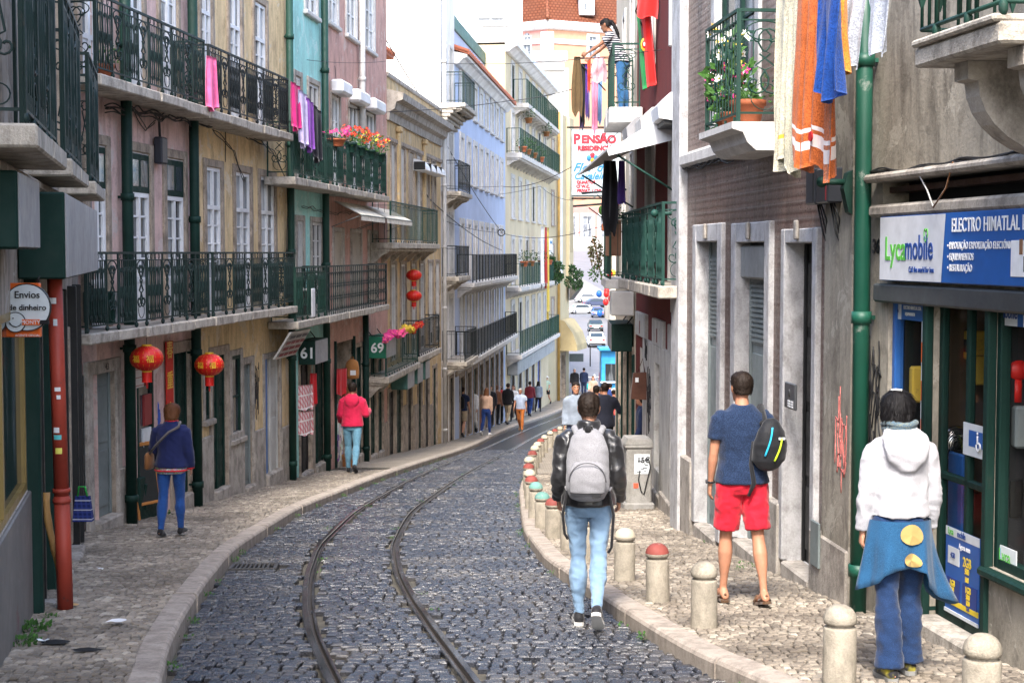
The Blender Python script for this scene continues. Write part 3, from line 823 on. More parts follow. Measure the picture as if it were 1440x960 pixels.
door(YL, FA, *YG[3][:4], STONE_G, GREY_G, sur=.12, rev=.05, step=.08, leaves=1, sur_to=g(26.5)-.1)
door(YL, FA, *YG[4][:4], STONE_G, paint('pale_boards', (.40,.40,.38), .7), sur=.1, rev=.05, step=.08, leaves=2, panels=2, sur_to=g(27.5)-.1)
mb = FA.mb(); mb.box(sA(370.5), sA(376), -.045, -.02, YG[4][2], YG[4][3], paint('blue_paint', (.02,.11,.32), .45)); obj('door_leaf', mb, YL)
plinth(YL, FA, [(sA(278), sA(295)), (sA(317), sA(339)), (sA(353), sA(369)), (sA(392), sA(406))], .95, STONE_G)
downpipe(YL, FA, sA(410,.1), FA.gz(FA.L)-.1, 5.25, IRON_B, .065, .1)
balcony(YL, FA, sA(303,.5), sA(418,.5), zA1, .52, .13, .90, STONE_L, IRON, 'ornate', False)
balcony(YL, FA, sA(300,.5), sA(412,.5), zA2y, .52, .13, .90, STONE_L, IRON_D, 'ornate', False)

# ---- turquoise and salmon houses (numbers 61 to 69)
FB = Facade((-3.98,28.56), (-3.07,38.6), 'L')
sB = lambda px, o=0: FB.s(px, o)
M_TEAL = plaster('plaster_turquoise', (.36,.70,.65), (.16,.20,.17), .5, patch=(.52,.68,.64))
M_SALM = plaster('plaster_salmon', (.58,.34,.28), (.15,.09,.08), .75, patch=(.54,.44,.38))
TL = house('turquoise house with a laundry balcony beside the yellow house', FB)
SM = house('salmon pink house with potted red flowers on its balcony', FB)
sq = sB(462)
zB1 = FB.z(545, 428, .5); zB2 = FB.z(545, 276, .5)
T1 = [(sB(a), sB(b), zB1, FB.z(445, 313), .06) for a, b in ((417,426),(438,452))]
T2 = [(sB(a), sB(b), zB2, FB.z(442, 120), .06) for a, b in ((408+8,424),(435,449))]
T3 = [(sB(a), sB(b), FB.z(440, 22), FB.z(440, -40), .15) for a, b in ((432,447),)]
TG = [opening(FB, 420, 434, 512, 665, .15), opening(FB, 440, 455, 500, 652, .15)]
zb = g(38)-.4
obj('wall', shell(FB, 0, sq, zb, 6.8, T1+T2+T3+TG, M_TEAL), TL)
for o in T1+T2: window(TL, FB, *o[:4], STONE_G, WHITE_D, GLASS_D, sur=.11, rows=4, low=.5, lowm=GREEN, name='balcony_door', sill=False)
for o in T3: window(TL, FB, *o[:4], STONE_W, WHITE_P, GLASS, sur=.13, rows=3)
for o in TG: door(TL, FB, *o[:4], STONE_T, BLACK if o is TG[0] else GREEN, sur=.1, rev=.06, step=.08, sur_to=g(30)-.2)
plinth(TL, FB, [(sB(434.5), sB(439)), (sB(456), sB(460))], .9, STONE_T)
downpipe(TL, FB, sB(459,.1), FB.gz(sq)-.1, 6.7, IRON_B, .07, .1)
S1 = [(sB(a), sB(b), zB1, FB.z(500, 328), .06) for a, b in ((469,482),(494,507),(518,529))]
S2 = [(sB(a), sB(b), zB2, FB.z(500, 150), .06) for a, b in ((467,478),(492,504),(515,527))]
S3 = [(sB(a), sB(b), FB.z(500, 57), FB.z(500, -30), .15) for a, b in ((464,476),(489,502),(515,527))]
SG = [opening(FB, 470, 496, 480, 640, .8), opening(FB, 499, 508, 488, 640, .1), opening(FB, 519, 527, 503, 640, .1), opening(FB, 530, 537, 505, 635, .1)]
obj('wall', shell(FB, sq, FB.L, zb, 6.8, S1+S2+S3+SG, M_SALM), SM)
for o in S1: window(SM, FB, *o[:4], STONE_G, WHITE_D, GLASS, sur=.1, rev=.06, name='balcony_door', shutter=SHUT, sill=False)
for o in S2: window(SM, FB, *o[:4], STONE_G, WHITE_P, GLASS_D, sur=.1, rows=3, low=.5, name='balcony_door', sill=False)
for o in S3: window(SM, FB, *o[:4], STONE_W, WHITE_P, GLASS, sur=.12, rows=3)
for o in SG[1:]: door(SM, FB, *o[:4], STONE_T, GREEN, sur=.1, rev=.05, step=.06, sur_to=g(35)-.2)
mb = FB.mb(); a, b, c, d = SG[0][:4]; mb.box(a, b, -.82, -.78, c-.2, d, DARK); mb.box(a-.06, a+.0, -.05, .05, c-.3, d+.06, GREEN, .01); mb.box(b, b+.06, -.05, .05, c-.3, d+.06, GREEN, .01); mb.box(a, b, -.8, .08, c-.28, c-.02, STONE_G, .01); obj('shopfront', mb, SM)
for a, b, *_ in S2:   # white blind boxes above the second-floor doors
    mb = FB.mb(); mb.box(a-.12, b+.12, 0, .28, S2[0][3]+.02, S2[0][3]+.30, WHITE_P, .05); obj('blind_box', mb, SM)
plinth(SM, FB, [(sB(509), sB(517)), (sB(538), FB.L)], .8, STONE_T)
for px, m in ((514, GREEN),): downpipe(SM, FB, sB(px,.1), FB.gz(sB(px))-.1, zB1-.2, m, .07, .1)
downpipe(SM, FB, sB(511,.1), zB2+.2, 6.7, WHITE_D, .07, .1)
balcony(TL, FB, sB(418,.5), sB(462,.5)-.02, zB1, .52, .13, .92, STONE_L, IRON_B, 'ornate', False)
balcony(SM, FB, sB(462,.5)+.02, sB(547,.5), zB1, .52, .13, .92, STONE_L, IRON, 'lattice', False)
balcony(TL, FB, sB(415,.5), sB(462,.5)-.02, zB2, .52, .13, .92, STONE_L, IRON_B, 'ornate', False)
balcony(SM, FB, sB(462,.5)+.02, sB(547,.5), zB2, .52, .13, .92, STONE_L, IRON_B, 'ornate', False)

# ---- ochre house with heavy cornice and dormer
FC = Facade((-3.07,38.62), (-2.2,48.5), 'L')
sC = lambda px, o=0: FC.s(px, o)
M_OCH = plaster('plaster_ochre', (.62,.45,.24), (.15,.11,.07), .8, patch=(.5,.43,.33))
OC = house('ochre house with a heavy cornice and a red-tiled dormer', FC)
zC1 = FC.z(590, 503, .5); zC2 = FC.z(580, 342, .5)
C2 = [(sC(a), sC(b), zC2, FC.z(560, 207), .06) for a, b in ((550,556),(563,569),(575,582),(586,592),(597,603),(607,612))]
C1 = [(sC(a), sC(b), zC1, FC.z(560, 372), .06) for a, b in ((549,556),(563,570),(578,584),(590,596),(602,608),(612,617))]
CG = [(sC(a), sC(b), FC.gz(sC(b))+.0, zC1-.75, .08) for a, b in ((545,553),(556,564),(572,578),(587,592),(597,602),(608,613))]
obj('wall', shell(FC, 0, FC.L, g(48.5)-.4, 4.35, C1+C2+CG, M_OCH, 8), OC)
for i, o in enumerate(C2): window(OC, FC, *o[:4], STONE_T, WHITE_D, GLASS, sur=.1, rows=3, name='balcony_door', sill=False, shutter=SHUT if i in (2,4,5) else None, rev=.06)
for o in C1: window(OC, FC, *o[:4], STONE_T, WHITE_D, GLASS_D, sur=.1, rows=4, low=.4, lowm=GREEN, name='balcony_door', sill=False)
for i, o in enumerate(CG): door(OC, FC, *o[:4], STONE_T, [BLACK, GREEN][i % 2], sur=.12, rev=.05, step=.05, leaves=1, sur_to=g(44)-.3)
mb = FC.mb(); mb.prism([(0,3.25),(.06,3.25),(.08,3.45),(.2,3.52),(.24,3.68),(.40,3.74),(.42,3.9),(0,4.0)], -.02, FC.L, STONE_G); mb.box(-.01, FC.L, -.3, .05, 4.3, 4.42, STONE_G, .02); mb.box(-.01, FC.L, 0, .06, zC2+2.5, zC2+2.62, STONE_T, .02)
for px in (559, 595): s_ = sC(px); mb.box(s_-.16, s_+.16, 0, .09, zC2-.2, 3.05, M_OCH, .02); mb.box(s_-.22, s_+.22, 0, .14, 3.05, 3.2, M_OCH, .03)
obj('cornice', mb, OC)
plinth(OC, FC, [(sC(565), sC(571)), (sC(580), sC(586)), (sC(593), sC(596)), (sC(603), sC(607))], 1.2, STONE_T)
mb = FC.mb(); a, b = .35, 3.6; mb.box(a, b, -2.4, -.75, 4.3, 5.25, M_OCH); mb.box(a+1.1, b-.9, -.76, -.72, 4.5, 5.1, GLASS_D)
mb.prism([(-.45,5.18),(-.45,5.3),(-1.7,6.0),(-2.9,5.3),(-2.9,5.18)], a-.25, b+.25, TILE_R)
for i in range(14):
    t_ = a-.2+i*(b-a+.4)/13; mb.tube([(t_,-.42,5.29),(t_,-1.68,6.01)], .07, 6, TILE_R)
obj('dormer', mb, OC)
balcony(OC, FC, sC(552,.5), sC(618,.5), zC2, .52, .14, .95, STONE_L, IRON_T, 'bars', True)
balcony(OC, FC, sC(546,.5), sC(591,.5), zC1-.12, .5, .14, .95, STONE_L, IRON_T, 'bars', True)
balcony(OC, FC, sC(592,.5), sC(621,.5), zC1+.0, .5, .14, .95, STONE_L, IRON_D, 'bars', True)

# ---- narrow whitewashed house whose bare gable rises above the ochre house
FD = Facade((-2.2,48.52), (-1.9,52.0), 'L')
M_WHT = plaster('plaster_white', (.78,.76,.74), (.30,.27,.23), .35)
WG = house('tall narrow whitewashed house with a bare gable wall above the ochre house', FD)
fl = [4.6, 1.9, -.75, -3.4]
DW = [(a, a+.75, z, z+1.95, .06) for z in fl for a in (.5, 2.1)] + [(.5, 1.3, g(50), g(50)+2.1, .3), (2.1, 2.9, g(51.5), g(51.5)+2.1, .3)]
obj('wall', shell(FD, 0, FD.L, g(52)-.4, 9.5, DW, M_WHT, 9), WG)
for o in DW[:8]: window(WG, FD, *o[:4], STONE_W, WHITE_D, GLASS_D, sur=.1, rows=3, name='balcony_door', sill=False)
for o in DW[8:]: door(WG, FD, *o[:4], STONE_T, BLACK, sur=.1, rev=.05, step=.05, leaves=1)
for i, z in enumerate(fl): balcony(WG, FD, .1 if i != 1 else .2, FD.L-.1, z, [.75,.6,.55,.8][i], .14, .95, STONE_L, [IRON, IRON_D, IRON_D, IRON_D][i], 'bars', True)
mb = FD.mb()
for q in range(5): mb.box(-.02+q*.0, FD.L, .0, .12+q*.09, 3.95+q*.11-.0, 4.05+q*.11, STONE_L, .02)
obj('corbel', mb, WG)
downpipe(WG, FD, .12, g(49), 8, WHITE_D, .06, .1)

# ---- light blue block
FE = Facade((-1.9,52.02), (-.3,70), 'L')
M_BLU = plaster('plaster_blue', (.46,.53,.70), (.30,.35,.44), .3, bump=.2)
BL = house('light blue four-storey block with rows of narrow white-framed windows', FE)
nw = 8; ws = [.9+(FE.L-1.8)*(i+.5)/nw for i in range(nw)]
EO = [(c-.42, c+.42, z0, z1, .15) for z0, z1 in ((4.85,6.0),(2.45,3.9),(-1.0,.98),(-3.55,-1.5)) for c in ws]
EG = [(c-.6, c+.6, g(FE.W(c,0,0).y)+.0, -4.3, .35) for c in ws]
obj('wall', shell(FE, 0, FE.L, g(70)-.4, 6.45, EO+EG, M_BLU, 10), BL)
for i, o in enumerate(EO): window(BL, FE, *o[:4], STONE_W, WHITE_P, GLASS_B, sur=.2, proud=.05, rows=3, rev=.06, sill=i < 16, name='window' if i < 16 else 'balcony_door')
for i, o in enumerate(EG): door(BL, FE, *o[:4], STONE_T, [BLACK, paint('brown_door', (.10,.06,.035), .5), GREEN][i % 3], sur=.2, rev=.08, leaves=2)
mb = FE.mb(); mb.prism([(0,6.2),(.12,6.2),(.3,6.4),(.42,6.42),(.42,6.52),(0,6.6)], -.02, FE.L, WHITE_P); obj('cornice', mb, BL)
mb = FE.mb(); mb.prism([(.5,6.5),(.5,6.6),(-.93,7.1),(-.93,7.0)], -.05, FE.L+.05, TILE_R); 
for i in range(40): mb.tube([(FE.L*i/39, .48, 6.6), (FE.L*i/39, -.93, 7.1)], .08, 5, TILE_R)
obj('roof', mb, BL)
mb = FE.mb(); mb.box(.1, FE.L+5, -9, -.95, 6.5, 8.35, M_BLU); mb.box(.0, FE.L+5.1, -1.3, -.88, 8.35, 8.85, paint('green_coping', (.02,.11,.085), .5), .02)
for i in range(5): mb.box(1+i*3.2, 2.4+i*3.2, -4.0, -1.8, 8.3, 10.0, M_BLU, .03); mb.box(1.3+i*3.2, 2.1+i*3.2, -1.82, -1.77, 8.9, 9.8, GLASS_D)
obj('attic', mb, BL)
balcony(BL, FE, .6, FE.L-.2, -1.02, .6, .16, .95, STONE_W, IRON_D, 'far', True)
balcony(BL, FE, .2, FE.L-.2, -3.6, .6, .16, .95, STONE_W, IRON_D, 'far', True)
mb = FE.mb(); mb.box(0, FE.L, -.02, .03, g(70), -3.8, stone('shop_stone', (.40,.33,.26), (.13,.11,.09), 1)) if False else mb.box(.0, FE.L, .0, .06, -4.15, -3.95, STONE_T, .02); obj('ledge', mb, BL)

# ---- cream house at the bend
FG = Facade((-.3,70.02), (2.1,90), 'L')
M_CRM = plaster('plaster_cream', (.64,.54,.36), (.34,.28,.2), .25, bump=.2)
CR = house('cream yellow house at the bend with planted green balconies', FG)
ws = [1.2+(FG.L-2.2)*(i+.5)/6 for i in range(6)]
GO = [(c-.5, c+.5, z0, z1, .15) for z0, z1 in ((6.95,8.6),(4.5,6.4),(1.6,3.4),(-1.5,.6),(-4.55,-2.4)) for c in ws]
GG = [(c-.7, c+.7, g(FG.W(c,0,0).y)+.02, -5.5, .35) for c in ws[:5]]
obj('wall', shell(FG, 0, FG.L, g(90)-.4, 9.2, GO+GG, M_CRM, 10), CR)
for i, o in enumerate(GO): window(CR, FG, *o[:4], STONE_W, WHITE_P if i % 5 else GREEN, GLASS_B, sur=.22, proud=.05, rows=3, rev=.06, sill=12 <= i < 18, name='window' if 12 <= i < 18 else 'balcony_door')
for i, o in enumerate(GG): door(CR, FG, *o[:4], STONE_W, [BLACK, BLACK, GLASS_D, BLACK, paint('blue_door', (.02,.05,.25), .5)][i], sur=.2, rev=.08, leaves=2)
mb = FG.mb(); mb.prism([(0,8.9),(.15,8.9),(.4,9.1),(.55,9.15),(.55,9.3),(0,9.4)], -.05, FG.L+.05, WHITE_P); mb.prism([(.55,9.3),(.55,9.4),(-3,10.6),(-3,9.3)], -.05, FG.L+.05, paint('pale_roof', (.72,.70,.68), .7)); obj('roof', mb, CR)
balcony(CR, FG, 3.0, FG.L-.8, 6.9, .7, .2, 1.1, STONE_W, IRON_B, 'far', True)
balcony(CR, FG, .4, FG.L-.1, 4.45, .7, .22, 1.1, STONE_W, IRON_B, 'far', True)
balcony(CR, FG, .2, FG.L-.1, -1.55, .7, .2, 1.05, STONE_W, IRON_T, 'far', True)
balcony(CR, FG, .3, FG.L-.3, -4.6, .7, .2, 1.05, STONE_W, IRON_T, 'far', True)
# ---- corner house
FH = Facade((2.1,90.02), (3.5,96), 'L')
M_TAN = plaster('plaster_tan', (.52,.44,.28), (.28,.23,.16), .3, bump=.2)
CN = house('tan corner house with a white pilaster where the street opens to the square', FH)
HO = [(.8, 1.5, z, z+1.9, .15) for z in (4.6,1.6,-1.5,-4.6)] + [(3.6, 4.9, g(94), g(94)+2.6, .4)]
obj('wall', shell(FH, 0, FH.L, g(96)-.4, 8.2, HO, M_TAN, 8), CN)
for o in HO[:4]: window(CN, FH, *o[:4], STONE_T, WHITE_D, GLASS_D, sur=.15, rows=3, rev=.06)
door(CN, FH, *HO[4][:4], STONE_T, GREY_G, sur=.2, rev=.35)
mb = FH.mb(); mb.box(2.6, 3.5, 0, .12, -1.5, 8.2, WHITE_P, .03); mb.box(FH.L-.9, FH.L+.4, -1.2, .2, -2.1, 8.15, M_TAN, .03)
for q in (.35, .75): mb.box(FH.L-.9+q, FH.L-.75+q, .2, .205, 0, 7, flat('slit', (.2,.16,.09), .9))
mb.prism([(.2,-2.1),(.8,-2.1),(.2,-2.9)], FH.L-.95, FH.L+.45, flat('bracket_dark', (.10,.09,.08), .8)); obj('pilaster', mb, CN)
mb = FH.mb(); mb.tube([(2.3,.14,g(92)),(2.3,.14,8.2)], .09, 8, paint('ochre_pipe', (.40,.25,.07), .5)); obj('downpipe', mb, CN)
aw = FH.mb(); aw.prism([(.02,-4.0),(.3,-4.08),(.8,-4.8),(1.05,-5.5),(1.08,-5.85),(.02,-5.85)], 3.2, FH.L+.3, paint('yellow_awning', (.40,.32,.17), .8, (.16,.13,.09), .8, scale=.5)); tag(obj('awning', aw), 'sloping yellow shop canopy on the corner where the street opens', 'awning')
# ================================================================== BUILDINGS, RIGHT SIDE
FS = Facade((3.742, 4.0), (2.66, 12.0), 'R')
sS = lambda px, o=0: FS.s(px, o)
M_CEM = plaster('plaster_cement', (.33,.30,.245), (.06,.052,.042), .95, bump=.7, patch=(.40,.37,.31))
SH = house('weathered grey shop building with the open electronics shop at the right edge', FS)
# door recess and two display windows
zs0 = lambda s_: FS.gz(s_)
top = FS.z(1340, 424)
wl = (sS(1304), sS(1250), FS.z(1277, 835), top, .10)          # left display (far side)
dr = (sS(1392), sS(1308), zs0(sS(1350))-.02+.10, top, .08)     # door recess
wr = (2.2, sS(1397), FS.z(1412, 806), top, .12)                # right display
ops = [wl, dr, wr, (sS(1440)-1.2, sS(1240), FS.z(1300, 290), FS.z(1300, 250), .25)]
obj('wall', shell(FS, 0, FS.L, g(12)-.4, 4.3, ops, M_CEM, 5, revm=M_CEM), SH)
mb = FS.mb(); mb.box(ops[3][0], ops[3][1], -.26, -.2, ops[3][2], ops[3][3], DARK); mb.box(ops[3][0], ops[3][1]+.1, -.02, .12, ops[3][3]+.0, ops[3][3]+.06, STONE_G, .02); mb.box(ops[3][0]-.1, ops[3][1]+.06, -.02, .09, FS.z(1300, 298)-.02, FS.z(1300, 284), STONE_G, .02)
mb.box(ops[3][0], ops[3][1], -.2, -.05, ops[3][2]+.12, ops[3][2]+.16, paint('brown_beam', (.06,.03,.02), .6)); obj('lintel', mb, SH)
mb = FS.mb(); z_ = FS.z(1240, 424); mb.box(2.0, sS(1240), -.02, .07, z_, FS.z(1240, 398), paint('shutter_grey', (.05,.055,.058), .45), .015); obj('shutter_box', mb, SH)
def clear_glass():
    t = NT('shop_glass', .03, .5); t.b.inputs['Alpha'].default_value = .14; t.b.inputs['Specular IOR Level'].default_value = .9; t.color((.012,.016,.016)); return t.m
CLEAR = clear_glass()
def shop_win(o, fm):
    a, b, c, d = o[:4]; fb = FS.mb()
    for u, v in ((a, a+.06), (b-.06, b)): fb.box(u, v, -.10, -.03, c, d, fm, .008)
    fb.box(a+.06, b-.06, -.10, -.03, d-.05, d, fm); fb.box(a+.06, b-.06, -.10, -.03, c, c+.06, fm)
    fb.box(a-.05, b+.05, -.12, .06, c-.06, c-.003, GREEN, .015)
    w = obj('display_window', fb, SH); pb = FS.mb(); pb.quad((a+.05,-.07,c+.05), (b-.05,-.07,c+.05), (b-.05,-.07,d-.04), (a+.05,-.07,d-.04), CLEAR); obj('pane', pb, w); return w
shop_win(wl, paint('blue_frame', (.02,.10,.33), .4)); shop_win(wr, GREEN)
mb = FS.mb(); wood = paint('display_wood', (.26,.165,.05), .5, (.06,.035,.02), .8, scale=.6)
for o in (wl, wr):
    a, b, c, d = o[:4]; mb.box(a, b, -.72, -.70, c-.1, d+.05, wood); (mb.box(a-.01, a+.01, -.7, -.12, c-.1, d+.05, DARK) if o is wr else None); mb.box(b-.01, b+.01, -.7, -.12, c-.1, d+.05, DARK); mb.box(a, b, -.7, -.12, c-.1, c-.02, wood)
    mb.box(a, b, -.7, -.12, d+.02, d+.05, WHITE_D); mb.box(a, b, -.7, -.2, c+.75, c+.765, CLEAR)
obj('display_box', mb, SH)
# recess: floor, back, door with green frame
a, b, c, d = dr[:4]; wood_d = paint('shop_interior', (.085,.055,.03), .6)
mb = FS.mb(); mb.box(a+.003, b-.003, -.12, .12, c-.28, c+.006, STONE_L, .02); obj('doorstep', mb, SH)
mb = FS.mb(); mb.box(a-.3, b+.3, -1.5, -1.45, c-.1, d+.05, wood_d); mb.box(a-.32, a-.3, -1.45, -.14, c-.1, d+.05, wood_d); mb.box(b+.3, b+.32, -1.45, -.14, c-.1, d+.05, wood_d); mb.box(a-.3, b+.3, -1.45, -.14, d+.03, d+.06, wood_d); mb.box(a-.3, b+.3, -1.45, -.3, c-.14, c-.04, wood_d); mb.box(a-.2, b+.2, -1.2, -.7, c+.85, c+.88, GREEN); mb.box(a-.2, b+.2, -1.2, -.8, c+1.45, c+1.47, wood_d)
for u, v in ((a, a+.07), (b-.07, b), ((a+b)/2-.03, (a+b)/2+.03)): mb.box(u, v, -.12, -.07, c, d, GREEN, .01)
mb.box(a, b, -.12, -.07, c, c+.14, GREEN, .01); mb.box(a, b, -.12, -.07, c+.95, c+1.0, GREEN, .01)
dd = obj('shop_door', mb, SH); mb = FS.mb(); mb.quad((a+.07,-.095,c+.14), (b-.07,-.095,c+.14), (b-.07,-.095,d), (a+.07,-.095,d), CLEAR); obj('pane', mb, dd)
mb = FS.mb(); mb.box(b-.01, b+.06, -.03, .03, c-.05, d, GREEN, .01); mb.box(a-.06, a+.01, -.03, .03, c-.05, d, GREEN, .01); obj('door_frame', mb, SH)
mb = FS.mb(); u = sS(1275); 
mb.box(u, sS(1253), .0, .02, FS.gz(u)+.04, FS.gz(u)+.40, flat('vent_back', (.03,.03,.03), .8))
for i in range(9): mb.box(u, sS(1253), .02, .04, FS.gz(u)+.05+i*.04, FS.gz(u)+.07+i*.04, GREY_G)
obj('vent', mb, SH)
downpipe(SH, FS, sS(1212,.1), FS.gz(FS.L)-.1, 4.3, GREEN2, .062, .10)
# balcony with quarter-round corbels
mb = FS.mb(); bn, bf = FS.s(1400, .8), FS.s(1281, .8); zb_ = FS.z(1400, 62, .8)
mb.box(bn, bf, -.02, .80, zb_, zb_+.11, STONE_L, .015); mb.box(bn+.02, bf-.02, -.02, .83, zb_+.11, zb_+.15, STONE_L, .012)
for u in (bn+.12, bf-.32):
    q = [(-.02, zb_-.002), (.66, zb_-.002), (.66, zb_-.10), (.60, zb_-.11)] + [(.02+.58*math.cos(t*PI/16), zb_-.11-.42*math.sin(t*PI/16)) for t in range(1, 8)] + [(-.02, zb_-.54)]
    mb.prism(q, u-.09, u+.09, STONE_G)
bb = obj('balcony', mb, SH); rb = MB()
def arrow_rail(P0, P1, h, m):
    P0 = Vector(P0); P1 = Vector(P1); d = P1-P0; L = d.length; d /= L; up = Vector((0,0,1))
    for w, r in ((.06,.014),(h-.5,.012),(h,.02)): rb.tube([P0+up*w, P1+up*w], r, 5, m)
    n = max(2, int(L/.095))
    for i in range(n+1):
        p = P0+d*(L*i/n)
        if i % 4 == 0: rb.tube([p, p+up*h], .015, 5, m); rb.ball(p+up*.03, .026, .026, .045, m, 6, 5)
        elif i % 2: rb.tube([p+up*.06, p+up*h], .010, 5, m)
        else:
            rb.tube([p+up*.26, p+up*h], .010, 5, m); rb.tube([p+up*.26, p+up*.235, p+up*.16], [.012,.028,.002], 4, m, False)
arrow_rail(FS.W(bn+.03, .77, zb_+.15), FS.W(bf-.03, .77, zb_+.15), .95, IRON_B); arrow_rail(FS.W(bn+.03, .02, zb_+.15), FS.W(bn+.03, .77, zb_+.15), .95, IRON_B); arrow_rail(FS.W(bf-.03, .02, zb_+.15), FS.W(bf-.03, .77, zb_+.15), .95, IRON_B)
obj('railing', rb, bb)
# ---- brown tiled house
FT = Facade((2.66,12.02), (2.05,19.2), 'R')
sT = lambda px, o=0: FT.s(px, o)
def tile_mat():
    t = NT('brown_tiles', .30, .5); p = t.pos(); ang = math.atan2(FT.t.y, FT.t.x)
    q = t.mapping(p, rot=(0,0,-ang)); sx = t.n('ShaderNodeSeparateXYZ'); t.l(q, sx.inputs[0]); cx = t.n('ShaderNodeCombineXYZ'); t.l(sx.outputs[0], cx.inputs[0]); t.l(sx.outputs[2], cx.inputs[1])
    b = t.n('ShaderNodeTexBrick'); t.l(cx.outputs[0], b.inputs['Vector']); b.inputs['Scale'].default_value = 1; b.offset = 0
    for k, v in (('Brick Width', .15), ('Row Height', .15), ('Mortar Size', .006)): b.inputs[k].default_value = v
    b.inputs['Color1'].default_value = (.075,.033,.023,1); b.inputs['Color2'].default_value = (.12,.062,.046,1); b.inputs['Mortar'].default_value = (.17,.145,.13,1)
    # pressed relief: two ovals per tile
    w = t.n('ShaderNodeTexVoronoi'); w.inputs['Scale'].default_value = 1; w.inputs['Randomness'].default_value = 0; t.l(t.mapping(cx.outputs[0], (26.67,13.33,1)), w.inputs['Vector'])
    oval = t.ramp(w.outputs['Distance'], [(.25, 1), (.5, 0)])
    n = t.noise(p, 1.2, 6, .65); n2 = t.noise(t.mapping(p, (4,4,.5)), 1.6, 5); n3 = t.noise(p, 18, 4, .7)
    c = t.mix(t.math('MULTIPLY', oval, .8), b.outputs[0], (.19,.14,.12)); c = t.mix(t.math('MULTIPLY', t.ramp(n2, [(.45, 0), (.68, 1)]), .75), c, (.032,.019,.015))
    c = t.mix(t.math('MULTIPLY', t.ramp(n3, [(.55, 0), (.75, 1)]), .45), c, (.20,.15,.125)); c = t.mix(t.math('MULTIPLY', t.ramp(n, [(.5, 0), (.75, 1)]), .35), c, (.14,.10,.085))
    t.color(c); t.rough(t.ramp(n3, [(.3, .22), (.7, .5)]))
    t.bump(t.math('ADD', t.math('ADD', t.math('MULTIPLY', t.math('SUBTRACT', 1, b.outputs['Fac']), .8), t.math('MULTIPLY', oval, .5)), t.math('MULTIPLY', n3, .3)), .55, .012)
    return t.m
M_TILE = tile_mat()
TI = house('house faced in brown relief tiles with three white framed doorways', FT)
STW = stone('limewashed_stone', (.50,.495,.50), (.14,.125,.11), 1.5, .5, .75, .7)
dz = lambda px, y: FT.z(px, y)
D1 = (sT(1014), sT(984), FT.gz(sT(1014))+.05, FT.z(1000, 340), .13)
D2 = (sT(1081), sT(1040), FT.gz(sT(1081))+.05, FT.z(1060, 341), .13)
D3 = (sT(1149), sT(1110), FT.gz(sT(1149))+.05, FT.z(1130, 342), .16)
zU = FT.z(1060, 26) - .9 if False else None
bz = FT.z(1028, 172, .55)
U1 = (sT(1062), sT(1006), bz, bz+2.4, .15); U2 = (sT(1140)-.1, sT(1112), bz, bz+2.4, .15)
obj('wall', shell(FT, 0, FT.L, g(19)-.4, 4.6, [D1, D2, D3, U1, U2], M_TILE, 5, revm=STW), TI)
for o, louv in ((D1, True), (D2, True)):
    door(TI, FT, *o[:4], STW, GREY_G, sur=.20, proud=.05, rev=o[4], panels=3, leaves=1, louver=True, step=.06)
door(TI, FT, *D3[:4], STW, BLACK, sur=.13, proud=.05, rev=D3[4], panels=4, leaves=1, step=.06)
mb = FT.mb(); mb.box(D2[0]+.02, D2[1]-.02, -.125, .0, D2[3]-.36, D2[3]-.03, paint('blind_grey', (.20,.21,.21), .5), .02); obj('blind_box', mb, TI)
for o in (D1, D2, D3):
    mb = FT.mb(); c_ = (o[0]+o[1])/2; mb.box(c_-.05, c_+.05, .05, .08, o[3]+.03, o[3]+.2, STONE_G, .012); obj('keystone', mb, TI)
zt = FT.z(960, 640)
def plh(a, b, px, y): 
    mb = FT.mb(); n = max(1, int((b-a)/.8)); zt_ = FT.z(px, y)
    for i in range(n): mb.box(a+(b-a)*i/n, a+(b-a)*(i+1)/n-.004, -.03, .07, FT.gz(b)-.4, zt_, STONE_G, .016)
    obj('plinth', mb, TI)
plh(sT(980), FT.L+.03, 960, 636); plh(sT(1106), sT(1084), 1090, 700); plh(.02, sT(1152), 1165, 752); 
mb = FT.mb(); mb.box(sT(966), FT.L, -.02, .10, FT.gz(FT.L), 4.6, STW, .02); obj('pilaster', mb, TI)
mb = FT.mb(); mb.box(.0, sT(1167), -.02, .05, FT.gz(0)-.2, 4.6, M_CEM, .015); obj('pilaster', mb, TI)
mb = FT.mb(); mb.box(sT(1092), sT(966)-.02, -.02, .11, FT.z(960,236)-.02, FT.z(960,236)+.14, STONE_W, .03); obj('ledge', mb, TI)
window(TI, FT, *U1[:4], STW, GREEN, GLASS, sur=.18, rev=.1, rows=3, low=.7, lowm=WHITE_P, name='balcony_door', sill=False)
window(TI, FT, *U2[:4], STW, GREEN, GLASS, sur=.18, rev=.1, rows=3, name='window')
mb = FT.mb(); a, b = FT.s(1029,.55), FT.s(983,.55)
mb.prism([(-.02,bz-.25),(.34,bz-.25),(.42,bz-.18),(.46,bz-.09),(.56,bz-.06),(.56,bz),(-.02,bz)], a, b, STONE_W)
bb = obj('balcony', mb, TI); rb = MB()
rail_run(rb, FT.W(a+.04,.5,bz), FT.W(b-.04,.5,bz), .98, IRON_B, 'bars', seed=2)
for q in range(7):
    u = a+.12+(b-a-.2)*q/6
    for w_ in (.35, .68): rb.tube([FT.W(u+.05*math.cos(t*PI/5), .5, bz+w_+.1*math.sin(t*PI/5)) for t in range(11)], .007, 4, IRON_B)
for u in (a+.04, b-.04): rail_run(rb, FT.W(u,.02,bz), FT.W(u,.5,bz), .98, IRON_B, 'ornate', seed=4)
obj('railing', rb, bb)
mb = FT.mb(); ub = sT(1133, -.0); zc = FT.z(1122, 575)
mb.box(sT(1131), sT(1116), .05, .075, zc, FT.z(1122, 538), paint('intercom_grey', (.10,.105,.11), .35, metal=.3), .008)
